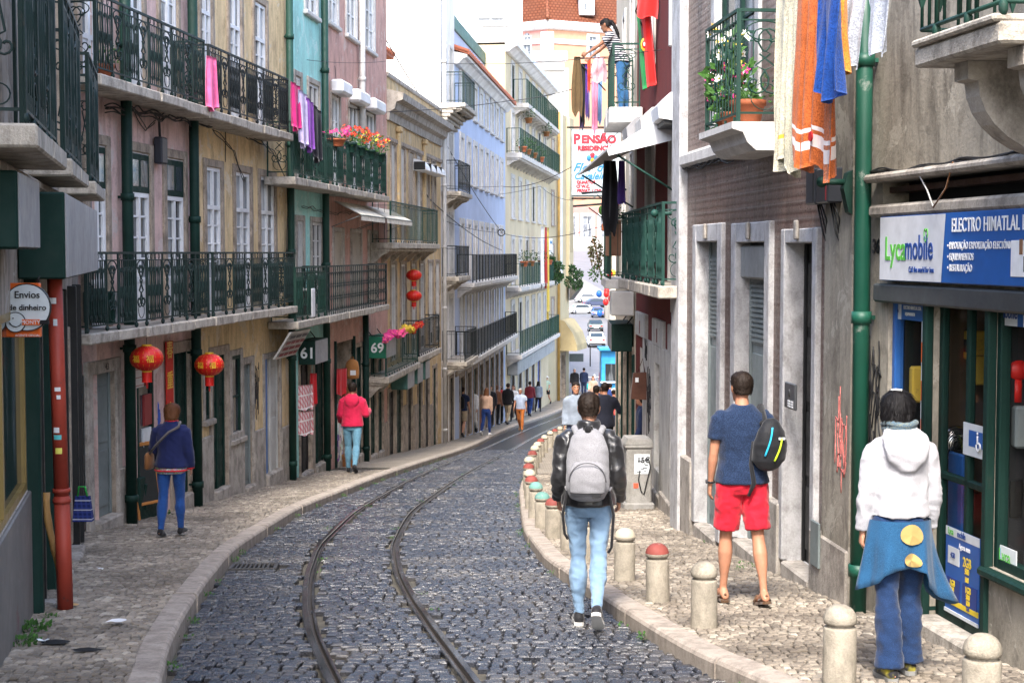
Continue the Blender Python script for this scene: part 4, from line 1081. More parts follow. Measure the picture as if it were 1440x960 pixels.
mb.tube([((sT(1131)+sT(1116))/2, .075, zc+.14), ((sT(1131)+sT(1116))/2, .079, zc+.14)], .035, 14, flat('intercom_dark', (.05,.05,.05), .5))
for i in range(3):
    for j in range(2): c_ = sT(1131)+.05+j*.10; mb.box(c_, c_+.07, .075, .08, zc+.02+i*.022, zc+.034+i*.022, WHITE_P)
obj('intercom', mb, TI)
mb = FT.mb(); mb.box(sT(1170), sT(1158), .07, .09, FT.z(1165, 800), FT.z(1165, 735), GREY_G, .008); obj('meter_door', mb, TI)
# ---- dark red house
FRd = Facade((2.2,19.22), (2.1,26.48), 'R')
sR = lambda px, o=0: FRd.s(px, o)
M_RED = plaster('plaster_red', (.14,.022,.019), (.06,.02,.018), .6)
M_LIME = plaster('plaster_limewash', (.50,.49,.46), (.13,.115,.095), .8, patch=(.42,.40,.36))
RD = house('dark red house with a whitewashed ground floor and a verdigris balcony', FRd)
zR = FRd.z(925, 402, .45)
R1 = [(1.0, 1.75, g(20)+.55, g(20)+2.0, .12), (3.1, 3.8, g(22.5)+.5, g(22)+2.0, .12), (5.6, 6.5, g(25)+.0, g(25)+2.3, .2)]
R2 = [(1.2, 2.2, zR, zR+2.2, .15), (4.4, 5.4, zR, zR+2.2, .15), (1.2, 2.2, zR+3.2, zR+5.2, .15), (4.4, 5.4, zR+3.2, zR+5.2, .15)]
obj('wall', shell(FRd, 0, FRd.L, g(26)-.4, 5.4, R1+R2, M_RED, 5, revm=M_LIME), RD)
for o in R1[:2]: window(RD, FRd, *o[:4], M_LIME, GREY_G, GLASS_D, sur=.0, rev=.1, rows=2)
door(RD, FRd, *R1[2][:4], STONE_T, BLACK, sur=.0, rev=.18)
for o in R2: window(RD, FRd, *o[:4], STONE_W, WHITE_D, GLASS_D, sur=.12, rev=.1, rows=4, name='balcony_door', sill=False)
mb = FRd.mb(); zt = zR-.95       # limewashed base with stepped tops round each opening
segs = [0, 1.0, 1.75, 3.1, 3.8, 5.6]
for a, b in ((.0,1.0),(1.75,3.1),(3.8,5.6)): mb.box(a, b, -.01, .05, FRd.gz(b)-.3, zt, M_LIME, .01)
for o in R1[:2]:
    mb.box(o[0], o[1], -.01, .05, FRd.gz(o[1])-.3, o[2], M_LIME, .01); mb.box(o[0], o[1], -.01, .05, o[3], zt, M_LIME, .01)
for a, b in ((.65,2.1),(2.75,4.15),(5.2,6.9)): mb.box(a, b, -.01, .052, zt-.002, zt+.38, M_LIME, .01); mb.box((a+b)/2-.05, (a+b)/2+.05, .052, .058, zt+.05, zt+.25, flat('tile_red', (.16,.05,.04), .5))
obj('base', mb, RD)
plinth(RD, FRd, [(.02, 5.5)], .14, STONE_G, .09)
balcony(RD, FRd, FRd.s(925,.45)-.02, FRd.s(874,.40), zR, .46, .15, 1.0, STONE_L, IRON_T, 'ornate', False)
mb = FRd.mb(); mb.box(sR(955)+.0, sR(951), -.01, .08, zR-.4, 5.4, STONE_W, .02); obj('pilaster', mb, RD)
downpipe(RD, FRd, .12, FRd.gz(.1), 5.4, WHITE_D, .05, .13)
# ---- narrow cream house with the woman's balcony
FV = Facade((2.1,26.52), (2.35,35.5), 'R')
sV = lambda px, o=0: FV.s(px, o)
M_CRV = plaster('plaster_oldcream', (.58,.51,.40), (.20,.16,.12), .45)
CV = house('narrow old cream house with a woman on its upper balcony and a green shopfront', FV)
zV1 = -.46; zV2 = FV.z(857, 153, .5)
V1 = [(1.0,1.9,zV1,zV1+2.2,.15), (4.2,5.1,zV1,zV1+2.2,.15), (1.0,1.9,zV2,zV2+2.3,.15), (4.2,5.1,zV2,zV2+2.3,.15)]
VG = [(.7,1.7,g(28),-1.75,.12), (2.6,4.2,g(30),-1.75,.12), (5.2,6.6,g(32.5),-1.75,.12)]
obj('wall', shell(FV, 0, FV.L, g(35)-.4, 6.2, V1+VG, M_CRV, 5), CV)
for o in V1: window(CV, FV, *o[:4], STONE_W, GREEN, GLASS_D, sur=.12, rev=.1, rows=4, name='balcony_door', sill=False)
for o in VG: door(CV, FV, *o[:4], STONE_T, GREEN, sur=.12, rev=.1)
mb = FV.mb()
for u in (.35, 2.2, 4.7, 7.0): mb = FV.mb(); mb.box(u-.07, u+.07, -.02, .05, FV.gz(u)-.2, -1.75, GREEN, .02); obj('shopfront_post', mb, CV)
a = FV.s(857,.5); b = a+2.3
balcony(CV, FV, a, b, zV2, .52, .24, 1.0, STONE_W, IRON_B, 'bars', False, side_style='ornate')
balcony(CV, FV, .35, 3.4, zV1, .5, .16, 1.05, STONE_W, IRON_B, 'bars', False)
mb = FV.mb(); mb.box(.1, .7, .02, .42, zV1-.62, zV1-.2, WHITE_D, .02); obj('meter_box', mb, CV)
# ---- plain wall beyond, hidden behind the cream house but closing the street
FX = Facade((2.6,35.6), (5.2,66), 'R')
XH = house('plain grey-beige house closing the right side of the street further down', FX)
XO = [(2+3*i, 3+3*i, z, z+1.8, .15) for i in range(9) for z in (-3.2, -.2, 2.8)]
obj('wall', shell(FX, 0, FX.L, g(66)-.4, 5.5, XO, M_CRV, 6), XH)
for o in XO: window(XH, FX, *o[:4], STONE_W, WHITE_D, GLASS_D, sur=.12, rows=2)
# ================================================================== THINGS ON AND IN FRONT OF THE BUILDINGS
RED = flat('lantern_red', (.55,.012,.008), .45, .4); GOLD_Y = flat('gold_yellow', (.70,.42,.03), .4, .5)
ORANGE = flat('sign_orange', (.72,.13,.02), .4); WHITE = flat('sign_white', (.78,.79,.80), .4); PALE = flat('sign_pale', (.62,.66,.68), .35); INK = flat('ink', (.012,.012,.014), .5)
INKBLUE = flat('ink_blue', (.012,.05,.22), .5); BRAND_G = flat('sign_green', (.10,.42,.06), .5); SIGNB = flat('sign_blue', (.015,.10,.36), .4)
GREY_B = paint('sign_side_lit_grey', (.27,.27,.28), .5, (.12,.11,.10), .35, metal=.2)  # light on the sign-box sides put into a grey; one hood shares it
UP = Vector((0,0,1))

def sheet(P0, P1, drop, m, nfold=3, amp=.05, nu=24, nv=14, th=.008, bottom=None, flare=0.0, matfn=None, seed=0, taper=None, skew=0.0, sag=0.0):
    """a hanging piece of cloth with folds and a little thickness"""
    P0 = Vector(P0); P1 = Vector(P1); d = P1-P0; nrm = Vector((d.y,-d.x,0)).normalized(); rr = random.Random(seed); ph = rr.uniform(0, 6); mb = MB()
    def P(i, j, sd):
        u = i/nu; v = j/nv
        a = amp*(.35+.65*v)*(math.sin(u*nfold*2*PI+ph+.5*math.sin(v*3+ph)) + .35*math.sin(u*nfold*4.7*PI+2*ph+v*2))
        w = u if taper is None else .5+(u-.5)*taper(v)
        dz = drop*v*(1+(.05*math.sin(u*9+ph) if bottom is None else bottom(u)*v))
        return P0 + d*(w + skew*v) - UP*(dz + sag*math.sin(PI*u)*(1-v)) + nrm*(a + flare*v + sd*th) + d*(.02*math.sin(v*7+u*5+ph))*v
    vs = [P(i, j, sd) for sd in (0, 1) for j in range(nv+1) for i in range(nu+1)]; N = (nu+1)*(nv+1)
    for j in range(nv):
        for i in range(nu):
            a = j*(nu+1)+i; mm = matfn((i+.5)/nu, (j+.5)/nv) if matfn else m
            mb.add([vs[a], vs[a+1], vs[a+nu+2], vs[a+nu+1]], [(0,1,2,3)], mm, True)
            mb.add([vs[N+a], vs[N+a+nu+1], vs[N+a+nu+2], vs[N+a+1]], [(0,1,2,3)], mm, True)
    rim = [(i, 0) for i in range(nu+1)] + [(nu, j) for j in range(1, nv+1)] + [(i, nv) for i in range(nu-1, -1, -1)] + [(0, j) for j in range(nv-1, 0, -1)]
    for (i, j), (k, l) in zip(rim, rim[1:]+rim[:1]):
        a = j*(nu+1)+i; b = l*(nu+1)+k; mb.add([vs[a], vs[b], vs[N+b], vs[N+a]], [(0,1,2,3)], m)
    return mb
def weld(mb):
    """merge the coincident corners of a builder so that it shades smoothly"""
    ix = {}; mp = []; nv = []
    for v in mb.v:
        k = (round(v.x, 4), round(v.y, 4), round(v.z, 4))
        if k not in ix: ix[k] = len(nv); nv.append(v)
        mp.append(ix[k])
    mb.v = nv; mb.f = [[mp[i] for i in f] for f in mb.f]; return mb
def garment(P0, P1, drop, m, label, name='laundry', cat='laundry', group=None, **kw):
    return tag(obj(name, weld(sheet(P0, P1, drop, m, **kw))), label, cat, group)
def hang_thing(name, label, cat, mbs, loc, group=None):
    e = empty(name, loc, label, cat, group)
    for n, mb in mbs: obj(n, mb, e)
    return e

# ---- green shop boxes and projecting signs on the left
def boxsign(F, s0, s1, o0, o1, z0, z1, label, num=None, face=None, side=None):
    e = empty('sign_box', F.W((s0+s1)/2, o0, z0), label, 'sign', None)
    mb = F.mb(); mb.box(s0+.012, s1, o0, o1-.012, z0, z1, face or GREEN, .01); obj('casing', mb, e)
    mb = F.mb(); mb.box(s0+.02, s1-.01, o1-.013, o1, z0+.01, z1-.01, side or GREY_B, .004); obj('lit_side', mb, e)  # street side of the green box, its different lighting painted as grey
    mb = F.mb(); mb.box(s0-.002, s0+.013, o0+.01, o1-.02, z0+.01, z1-.01, face or GREEN, .004); obj('front_panel', mb, e)
    for u in (s0+.1, s1-.1): mb = F.mb(); mb.tube([(u, o0+.1, z1-.01), (u, o0-.0, z1+.12)], .012, 5, BLACK); obj('bracket', mb, e)
    if num:
        t = MB(); put_text(t, num, F.W(s0-.006, (o0+o1)/2+.01, (z0+z1)/2-(z1-z0)*.22), F.n if F.side == 'L' else -F.n, UP, WHITE, size=(z1-z0)*.62, bold=.006); obj('number', t, e)
    return e
boxsign(FN, sN(8.95), sN(10.35), 0.0, .22, .02, .47, 'dark green shop sign box, side coloured grey as if lit, nearest the left edge')
boxsign(FN, sN(11.1), sN(15.9), 0.0, .34, -.19, .43, 'largest dark green sign box above the red pipe')
boxsign(FA, -.5, -.22, .02, .42, -.83, -.46, 'small blank green sign box in front of the first pink balcony')
boxsign(FB, .25, 1.35, .02, .34, -2.07, -1.62, 'green sign box reading 61 on the turquoise house', '61')
boxsign(FB, FB.s(515), FB.s(515)+1.35, .02, .46, -2.42, -1.92, 'bright green sign box reading 69 on the salmon house', '69', paint('sign_green69', (.01,.16,.09), .4))
for i, px in enumerate((548, 563, 575)):
    s_ = FC.s(px); boxsign(FC, s_, s_+1.1-.15*i, .02, .45, -3.42, -2.92, ['weathered green sign box under the ochre balcony, nearest number 69', 'middle weathered green sign box under the ochre balcony', 'farthest weathered green sign box under the ochre balcony'][i], face=paint('sign_old_green', (.05,.14,.12), .6, (.30,.33,.3), .7))

# round money transfer sign
e = empty('hanging_sign', at(37, 475, 10.6), 'orange sign with a white disc reading Envios de dinheiro beside the red pipe', 'sign')
def plate(x0, x1, y0, y1, Y, th, m): 
    a = at(x0, y1, Y); b = at(x1, y0, Y); mb = MB(); mb.box(a.x, b.x, Y, Y+th, a.z, b.z, m, .006); return mb
obj('panel', plate(5, 55, 398, 474, 10.6, .05, ORANGE), e)
def disc(mb, px, py, r, Y, m, th=.02, n=36):
    c = at(px, py, Y); rr_ = r*Y/FPX
    vs = [(c.x+rr_*math.cos(2*PI*k/n), Y-th, c.z+rr_*math.sin(2*PI*k/n)) for k in range(n)]; vs += [(x, Y, z) for x, _, z in vs]
    mb.add(vs, [tuple(range(n)), tuple(range(2*n-1, n-1, -1))] + [(k, n+k, n+(k+1) % n, (k+1) % n) for k in range(n)], m); return mb
obj('disc', disc(disc(MB(), 39, 432, 33.5, 10.6, INK, .02), 39, 432, 32, 10.6, PALE, .024), e)
obj('face_disc', disc(disc(MB(), 22, 453, 14.5, 10.57, INK, .004), 22, 453, 13.2, 10.57, PALE, .008), e)
t = MB(); k_ = 10.6/FPX; RX = Vector((1,0,0))
for body, px, py, sz, m in (('Envios', 38, 419, 14, INK), ('de dinheiro', 38.5, 436, 11.5, INK)): put_text(t, body, at(px, py, 10.57), RX, UP, m, size=sz*k_, extrude=.002, bold=.0006)
mbp = MB(); mbp.box(at(31,455,10.56).x, at(56,455,10.56).x, 10.555, 10.57, at(0,457,10.56).z, at(0,449,10.56).z, ORANGE)
mbp.box(at(56,455,10.56).x, at(69,455,10.56).x, 10.556, 10.57, at(0,456,10.56).z, at(0,450,10.56).z, INK); obj('name_bar', mbp, e)
put_text(t, 'MONTY', at(43, 455.5, 10.552), RX, UP, WHITE, size=7.5*k_, extrude=.001); put_text(t, 'AGENTE OFICIAL', at(39, 473, 10.597), RX, UP, WHITE, size=4.6*k_, extrude=.001); obj('lettering', t, e)
sm = MB(); c = at(22, 450, 10.555); sm.tube([c+Vector((.045*math.cos(a), 0, .045*math.sin(a))) for a in [PI+.35+(PI-.7)*i/8 for i in range(9)]], .004, 4, INK); sm.ball(c+Vector((-.018,0,.012)), .005, m=INK, n=6, k=4); obj('smile', sm, e)
for x0, x1 in ((50, 56), (14, 14)): br = MB(); br.tube([at(x0, 398, 10.63), at(x1, 388, 10.63)], .006, 4, BLACK); obj('bracket', br, e)

# red standpipe with stickers, bamboo cane, plaid bag
RPIPE = paint('pipe_red', (.34,.045,.025), .5, (.06,.05,.05), .75, scale=1.6)
a = gpt(92, 855); b = at(76, 372, a.y)
mb = MB(); mb.tube([a, a.lerp(b, .33)], .060, 14, RPIPE); mb.tube([a.lerp(b, .33), b], .056, 14, RPIPE)
for t_ in (.31, .34): mb.tube([a.lerp(b, t_), a.lerp(b, t_+.012)], .068, 14, RPIPE)
e = empty('downpipe', a, 'rusty red drainpipe with stickers rising beside the Envios de dinheiro sign', 'drainpipe'); obj('pipe', mb, e)
for py, dx, m, w, h in ((422,.0,WHITE,.05,.045), (452,.02,PALE,.03,.05), (545,.02,WHITE,.045,.03), (556,.03,WHITE,.03,.03), (602,-.01,WHITE,.045,.04), (612,.0,flat('sticker_cyan',(.1,.5,.5),.4),.06,.035), (631,.01,flat('sticker_yellow',(.7,.65,.12),.4),.05,.045)):
    c = a.lerp(b, (855-py)/483); sb = MB(); rr_ = .0625
    for i in range(4):
        a0 = -PI/2+dx*10-w/rr_/2+w/rr_*i/4; a1 = a0+w/rr_/4
        p = [c+Vector((rr_*math.cos(q), rr_*math.sin(q), z)) for z in (-h/2, h/2) for q in (a0, a1)]
        sb.add(p, [(0,1,3,2)], m)
    obj('sticker', sb, e)
BAMB = paint('bamboo', (.48,.27,.09), .5, (.22,.10,.03), .5)
mb = MB(); p0 = gpt(90, 852)+Vector((-.0,-.06,0)); p1 = at(66, 692, p0.y+.12); pts = [p0.lerp(p1, i/12)+Vector((.02*math.sin(i*.5),0,0)) for i in range(13)]
mb.tube(pts, [.026 if i % 3 else .03 for i in range(13)], 8, BAMB); tag(obj('bamboo_cane', mb), 'worn bamboo cane leaning against the red drainpipe', 'cane')
def plaid(name, c1, c2, c3, sc=22):
    t = NT(name, .7, .2); p = t.pos('obj'); sx = t.n('ShaderNodeSeparateXYZ'); t.l(p, sx.inputs[0])
    st = lambda o, k: t.math('GREATER_THAN', t.math('SINE', t.math('MULTIPLY', t.math('ADD', o, sx.outputs[1]) if o is not sx.outputs[2] else o, k)), .25)
    c = t.mix(t.math('MULTIPLY', st(sx.outputs[0], sc*6), .6), c1, c2); c = t.mix(t.math('MULTIPLY', st(sx.outputs[2], sc*6), .6), c, c2); c = t.mix(t.math('MULTIPLY', t.math('GREATER_THAN', t.math('SINE', t.math('MULTIPLY', sx.outputs[2], sc*3)), .93), .8), c, c3)
    t.color(c); return t.m
BAGM = plaid('bag_plaid', (.012,.02,.10), (.03,.05,.22), (.5,.5,.55))
p = Vector((-4.42, 16.0, -2.76)); mb = MB(); w0, w1, h = .10, .075, .26
mb.add([p+Vector(v) for v in ((-w0,-.05,0),(w0,-.05,0),(w0,.05,0),(-w0,.05,0),(-w1,-.015,h),(w1,-.015,h),(w1,.015,h),(-w1,.015,h))], [(0,1,5,4),(1,2,6,5),(2,3,7,6),(3,0,4,7),(0,3,2,1),(4,5,6,7)], BAGM)
e = empty('shopping_bag', p, 'navy plaid shopping bag with green handles hanging by the black roller guides', 'bag'); obj('bag_body', mb, e)
mb = MB(); mb.tube([p+Vector((-.05,-.02,h)), p+Vector((-.03,-.03,h+.10)), p+Vector((.03,-.03,h+.10)), p+Vector((.05,-.02,h))], .010, 6, flat('green_strap', (.03,.4,.06), .6)); obj('handle', mb, e)

# folding board, vertical banner, tilted sign
WOOD = paint('board_wood', (.42,.17,.04), .5, (.15,.06,.02), .3)
p = gpt(200, 728); e = empty('sandwich_board', p, 'wooden framed folding menu board standing by the dark green pipe', 'sandwich board')
for q, tilt in (('panel', -.13), ('panel', .13)):
    mb = MB(); mb.M = Matrix.Translation(p+Vector((0,0,.98))) @ Matrix.Rotation(rad(62), 4, 'Z') @ Matrix.Rotation(tilt*1.15, 4, 'X') @ Matrix.Translation((0,0,-.98))
    for x in (-.24, .2): mb.box(x, x+.04, -.015, .015, 0, 1.0, WOOD, .006)
    mb.box(-.2,.2,-.015,.015,.95,1.0,WOOD,.006); mb.box(-.2,.2,-.015,.015,.18,.22,WOOD,.006); mb.box(-.2,.2,-.006,.006,.22,.95,flat('chalkboard', (.02,.022,.02), .8)); obj('panel', mb, e)
a, b = FA.s(228), FA.s(238); z0, z1 = FA.z(233, 603), FA.z(233, 480)
e = empty('banner', FA.W(a, .05, z0), 'tall red banner with gold Chinese characters between the two lanterns', 'banner')
mb = FA.mb(); mb.box(a, b, .03, .045, z0, z1, flat('banner_red', (.5,.02,.012), .6), .003); obj('fabric', mb, e)
t = MB()
for i, ch in enumerate('春重小'): put_text(t, ch, FA.W((a+b)/2, .047, z0+.15+.42*(2-i)), FA.rx, UP, GOLD_Y, size=.26, extrude=.002, bold=.004)
obj('lettering', t, e)
a, b = FA.s(372), FA.s(402); e = empty('tilted_sign', FA.W((a+b)/2, .1, -1.5), 'tilted white signboard with dark red print under the yellow balcony', 'sign')
mb = FA.mb(); mb.prism([(.42,-1.35),(.45,-1.36),(.16,-1.82),(.13,-1.81)], a, b, paint('sign_offwhite', (.55,.53,.50), .5)); obj('panel', mb, e)
mb = FA.mb(); M_DR = flat('print_darkred', (.20,.03,.03), .6)
for k in range(4):
    for j in range(3+k % 2):
        n_ = 3+k % 2; u = a+.08+(b-a-.16)*j/n_; q = .12+.22*k; o = lambda v: .462-.29*v; zz = lambda v: -1.368-.46*v
        mb.quad((u,o(q)+.004,zz(q)), (u+(b-a-.3)/n_,o(q)+.004,zz(q)), (u+(b-a-.3)/n_,o(q+.12)+.004,zz(q+.12)), (u,o(q+.12)+.004,zz(q+.12)), M_DR if k else INK)
obj('print', mb, e)

# ---- lanterns
def lantern(c, r, label, squash=.78, tassel=True, glyph=True, group='red paper lanterns', drop=.25):
    e = empty('paper_lantern', c, label, 'lantern', group)
    mb = MB(); n = 48; prof = [(.28*r, -squash*r*.98)] + [(r*math.cos(a)*1.0, squash*r*math.sin(a)) for a in [(-75+15*i)*PI/180 for i in range(11)]] + [(.28*r, squash*r*.98)]
    mb.lathe(prof, c.x, c.y, c.z, n, RED, True, wob=lambda a, i: 1+.018*math.cos(a*16)); obj('shade', mb, e)
    for z, q in ((squash*r*.97, .30), (-squash*r*1.07, .30)):
        mb = MB(); mb.lathe([(q*r, 0), (q*r*1.02, r*.09)], c.x, c.y, c.z+z, 20, GOLD_Y); obj('rim', mb, e)
    rb = MB()
    for k in range(16):
        a0 = 2*PI*k/16; rb.tube([c+Vector((r*1.016*math.cos(q)*math.cos(a0), r*1.016*math.cos(q)*math.sin(a0), squash*r*math.sin(q))) for q in [(-70+20*i)*PI/180 for i in range(8)]], r*.009, 4, GOLD_Y)
    obj('ribs', rb, e)
    if tassel:
        mb = MB(); mb.lathe([(.30*r, 0), (.29*r, -.5*r), (.31*r, -.62*r)], c.x, c.y, c.z-squash*r*1.06, 28, RED, wob=lambda a, i: 1+.05*math.cos(a*14)); mb.tube([c-UP*(squash*r*1.06+.6*r), c-UP*(squash*r*1.06+1.0*r)], [.07*r,.05*r], 8, RED); obj('tassel', mb, e)
    if glyph:
        g_ = MB()
        for dx in (-.42, .42):
            th = -PI/2+dx; pz = c+Vector((r*1.03*math.cos(th), r*1.03*math.sin(th), -.16*r)); put_text(g_, '福', pz, Vector((-math.sin(th), math.cos(th), 0)), UP, GOLD_Y, size=.5*r, extrude=.004)
        obj('emblem', g_, e)
    w_ = MB(); w_.tube([c+UP*squash*r, c+UP*(squash*r+drop)], .004, 4, BLACK); obj('string', w_, e)
    return e
c = FA.W(FA.s(205,.42), .42, 0); c.z = FA.z(205, 504, .42); lantern(c, .205, 'larger red lantern hung under the pink balcony, left of the red banner')
c = FA.W(FA.s(293,.42), .42, 0); c.z = FA.z(293, 513, .42); lantern(c, .205, 'red lantern hung under the yellow balcony, right of the red banner')
for i, py in enumerate((387, 416)):
    c = at(582, py, 41.0); lantern(c, .205, ['upper of the two red lanterns strung in front of the ochre house', 'lower of the two red lanterns strung in front of the ochre house'][i], .72, True, False, drop=.3)

# ---- leaves, flowers and pots
LEAF = cloth('leaf', (.035,.10,.018), (.06,.16,.03), .6, 30); LEAF2 = cloth('leaf_dark', (.015,.055,.015), (.03,.08,.02), .6, 30); TERRA = stone('pot_clay', (.42,.12,.05), (.18,.07,.04), 2.5, .3, .4, .7)
PET = {k: cloth('petal_'+k, c, None, .7, 60, .2) for k, c in {'red': (.42,.015,.015), 'yellow': (.60,.42,.05), 'white': (.80,.79,.74), 'pink': (.65,.05,.22), 'magenta': (.5,.03,.2)}.items()}
def leaves(mb, c, rx, rz, n, size, m, rr, up=.3):
    for _ in range(n):
        while True:
            q = Vector((rr.uniform(-1,1), rr.uniform(-1,1), rr.uniform(-1,1)))
            if q.length < 1: break
        p = Vector(c)+Vector((q.x*rx, q.y*rx, q.z*rz)); d = (q+Vector((rr.gauss(0,.4), rr.gauss(0,.4), up+rr.gauss(0,.4)))).normalized(); s = d.cross(Vector((rr.gauss(0,1), rr.gauss(0,1), .3))).normalized(); L = size*rr.uniform(.6, 1.3); w = L*.3; nn = d.cross(s)
        mb.add([p, p+d*L*.45+s*w+nn*L*.06, p+d*L, p+d*L*.45-s*w+nn*L*.06], [(0,1,2,3)], m)
def blossoms(mb, c, rx, rz, n, size, mats, rr):
    for _ in range(n):
        p = Vector(c)+Vector((rr.uniform(-rx,rx), rr.uniform(-rx,rx), rr.uniform(-rz,rz))); m = rr.choice(mats); ax = Vector((rr.gauss(0,.5), -1+rr.gauss(0,.5), .7+rr.gauss(0,.4))).normalized(); u = ax.orthogonal().normalized(); v = ax.cross(u)
        for k in range(6):
            a = k*PI/3+rr.random(); d = u*math.cos(a)+v*math.sin(a); e_ = u*math.cos(a+.9)+v*math.sin(a+.9); f_ = u*math.cos(a-.9)+v*math.sin(a-.9)
            mb.add([p, p+f_*size*.5+ax*size*.1, p+d*size+ax*size*.25, p+e_*size*.5+ax*size*.1], [(0,1,2,3)], m)
        mb.ball(p+ax*size*.15, size*.22, m=PET['yellow'], n=5, k=3)
def plantpot(c, r, h, label, flowers=(), nl=60, spread=1.4, fh=.25, box=None, leaf=None, group=None, potm=None, name='flower_pot'):
    c = Vector(c); rr = random.Random(int(abs(c.x*977+c.z*131)*10)); e = empty(name, c, label, 'plant pot', group); mb = MB()
    if box: mb.box(c.x-box[0], c.x+box[0], c.y-box[1], c.y+box[1], c.z, c.z+h, potm or TERRA, .012)
    else: mb.lathe([(r*.68,0),(r*.9,h*.75),(r*1.0,h*.78),(r*1.02,h),(r*.88,h),(r*.86,h*.9)], c.x, c.y, c.z, 18, potm or TERRA)
    obj('pot', mb, e); mb = MB(); R_ = box[0] if box else r
    leaves(mb, c+UP*(h+fh*.4), R_*spread, fh*.7, nl*2, max(.03, fh*.17), leaf or LEAF, rr)
    for k in range(8): mb.tube([c+UP*h*.9, c+Vector((rr.uniform(-1,1)*R_*spread*.7, rr.uniform(-1,1)*R_*.5, h+fh*rr.uniform(.4,.9)))], .005, 4, leaf or LEAF)
    obj('foliage', mb, e)
    if flowers: mb = MB(); blossoms(mb, c+UP*(h+fh*.75), R_*spread, fh*.4, flowers[1], flowers[2], [PET[k] for k in flowers[0]], rr); obj('flowers', mb, e)
    return e
gg = 'potted red flowers on the salmon balcony'
for i, px in enumerate((493, 507, 521, 534)):
    s_ = FB.s(px, .45); p = FB.W(s_, .47, zB2+.72); plantpot(p, .13, .2, ['green pot of red flowers on the salmon balcony rail, nearest the turquoise wall', 'second pot of red flowers from the turquoise wall', 'third pot of red flowers from the turquoise wall, among yellow leaves', 'farthest pot of red and yellow flowers on the salmon balcony rail'][i], (('red','red','yellow') if i > 1 else ('red',), 30, .042), 60, 1.6, .34, group=gg, potm=GREEN)
plantpot(FB.W(FB.s(472,.45), .47, zB2+.75), .2, .14, 'shallow clay bowl of purple flowers on the turquoise balcony corner', (('magenta',), 14, .05), 40, 1.3, .2)
plantpot(FA.W(FA.s(150,.3), .3, zA2p+.02), .14, .16, 'small green plant behind the upper pink balcony railing', (), 40, 1.3, .25)
# pots inside the right-hand green balcony
for px, py, r, h, lab, fl_, fh in ((1030,158,.14,.16,'clay pot of pale leafy stems on the right-hand green balcony',(('white',),5,.05),.5), (1049,163,.17,.22,'large red jar pot on the right-hand green balcony',(),.22), (1010,168,.13,.15,'pot of pink blossom behind the green balcony bars',(('pink','magenta'),60,.04),.42), (1000,172,.13,.15,'pot of white and yellow flowers behind the green balcony bars',(('white','white','yellow'),34,.045),.75)):
    s_ = min(max(FT.s(px, .32), FT.s(1029,.55)+.22), FT.s(983,.55)-.2); plantpot(FT.W(s_, .32, bz+.005), r, h, lab, fl_, 70, 1.5, fh)
e = None
# ---- laundry on the left
garment(FA.W(FA.s(296,.55), .55, FA.z(296, 80, .55)), FA.W(FA.s(307,.55), .55, FA.z(307, 84, .55)), .72, cloth('cloth_pink', (.75,.13,.30)), 'bright pink cloth hung over the upper pink balcony railing', nfold=2, amp=.05)
zz = FA.z(421, 128, .5)
lm = {'magenta': (.45,.02,.14), 'lilac': (.42,.36,.55), 'black': (.012,.012,.018), 'violet': (.16,.05,.28)}
for i, (k, x0, x1, dr_) in enumerate((('magenta',413,422,.75),('lilac',418,427,.9),('violet',424,430,.85),('black',428,437,.9))):
    garment(FB.W(FB.s(x0,.55), .55+.06*i, zB2+1.55-.1*i), FB.W(FB.s(x1,.55), .58+.06*i, zB2+1.5-.12*i), dr_, cloth('cloth_'+k, lm[k]), ['magenta top pegged on the turquoise balcony', 'pale lilac shirt pegged on the turquoise balcony', 'violet trousers pegged on the turquoise balcony', 'black trousers pegged on the turquoise balcony'][i], group='laundry on the turquoise balcony', nfold=2, amp=.05, taper=lambda v: 1-.35*v)
# striped awnings and blinds
AWN = cloth('awning_cream', (.60,.56,.47), None, .9, 40, .35)
for i, (x0, x1) in enumerate(((466,503),(506,545))):
    a, b = FB.s(x0), FB.s(x1); e = empty('awning', FB.W((a+b)/2, 0, zB1+1.9), ['cream canvas awning over the salmon balcony shutters, nearer one', 'cream canvas awning over the salmon balcony shutters, farther one'][i], 'awning', 'cream awnings on the salmon house')
    mb = FB.mb(); z0 = FB.z(500, 312)+.1; nn = 10
    for k in range(nn):
        u = a+(b-a)*k/nn; v = a+(b-a)*(k+1)/nn; mb.add([(u,.05,z0+.28),(v,.05,z0+.28),(v,.62,z0),(u,.62,z0),(u,.05,z0+.265),(v,.05,z0+.265),(v,.62,z0-.015),(u,.62,z0-.015)], [(0,1,2,3),(4,7,6,5),(2,6,7,3)], AWN)
        mb.quad((u,.62,z0), (v,.62,z0), (v,.625,z0-.12), (u,.625,z0-.12), AWN)
    obj('canvas', mb, e); mb = FB.mb(); mb.tube([(a,.62,z0-.01),(b,.62,z0-.01)], .014, 5, GREY_G)
    for u in (a+.05, b-.05): mb.tube([(u,0,z0-.25),(u,.6,z0-.02)], .01, 4, GREY_G)
    obj('frame', mb, e)
for i, px in enumerate((585, 594, 602, 609)):
    s_ = FC.s(px); z0 = FC.z(px, 240+i*2.4); e = empty('blind_hood', FC.W(s_, 0, z0), 'white half-round blind hood in the row on the ochre upper wall', 'blind hood', 'white blind hoods on the ochre house')
    mb = FC.mb(); mb.prism([(0,z0+.30)]+[(.36*math.sin(t*PI/10), z0+.3*math.cos(t*PI/10)) for t in range(1, 6)]+[(.30,z0-.02),(0,z0-.02)], s_-.42, s_+.42, WHITE_P); obj('hood', mb, e)
    mb = FC.mb(); mb.box(s_-.44, s_-.425, .02, .33, z0, z0+.22, BLACK); obj('end_cap', mb, e)
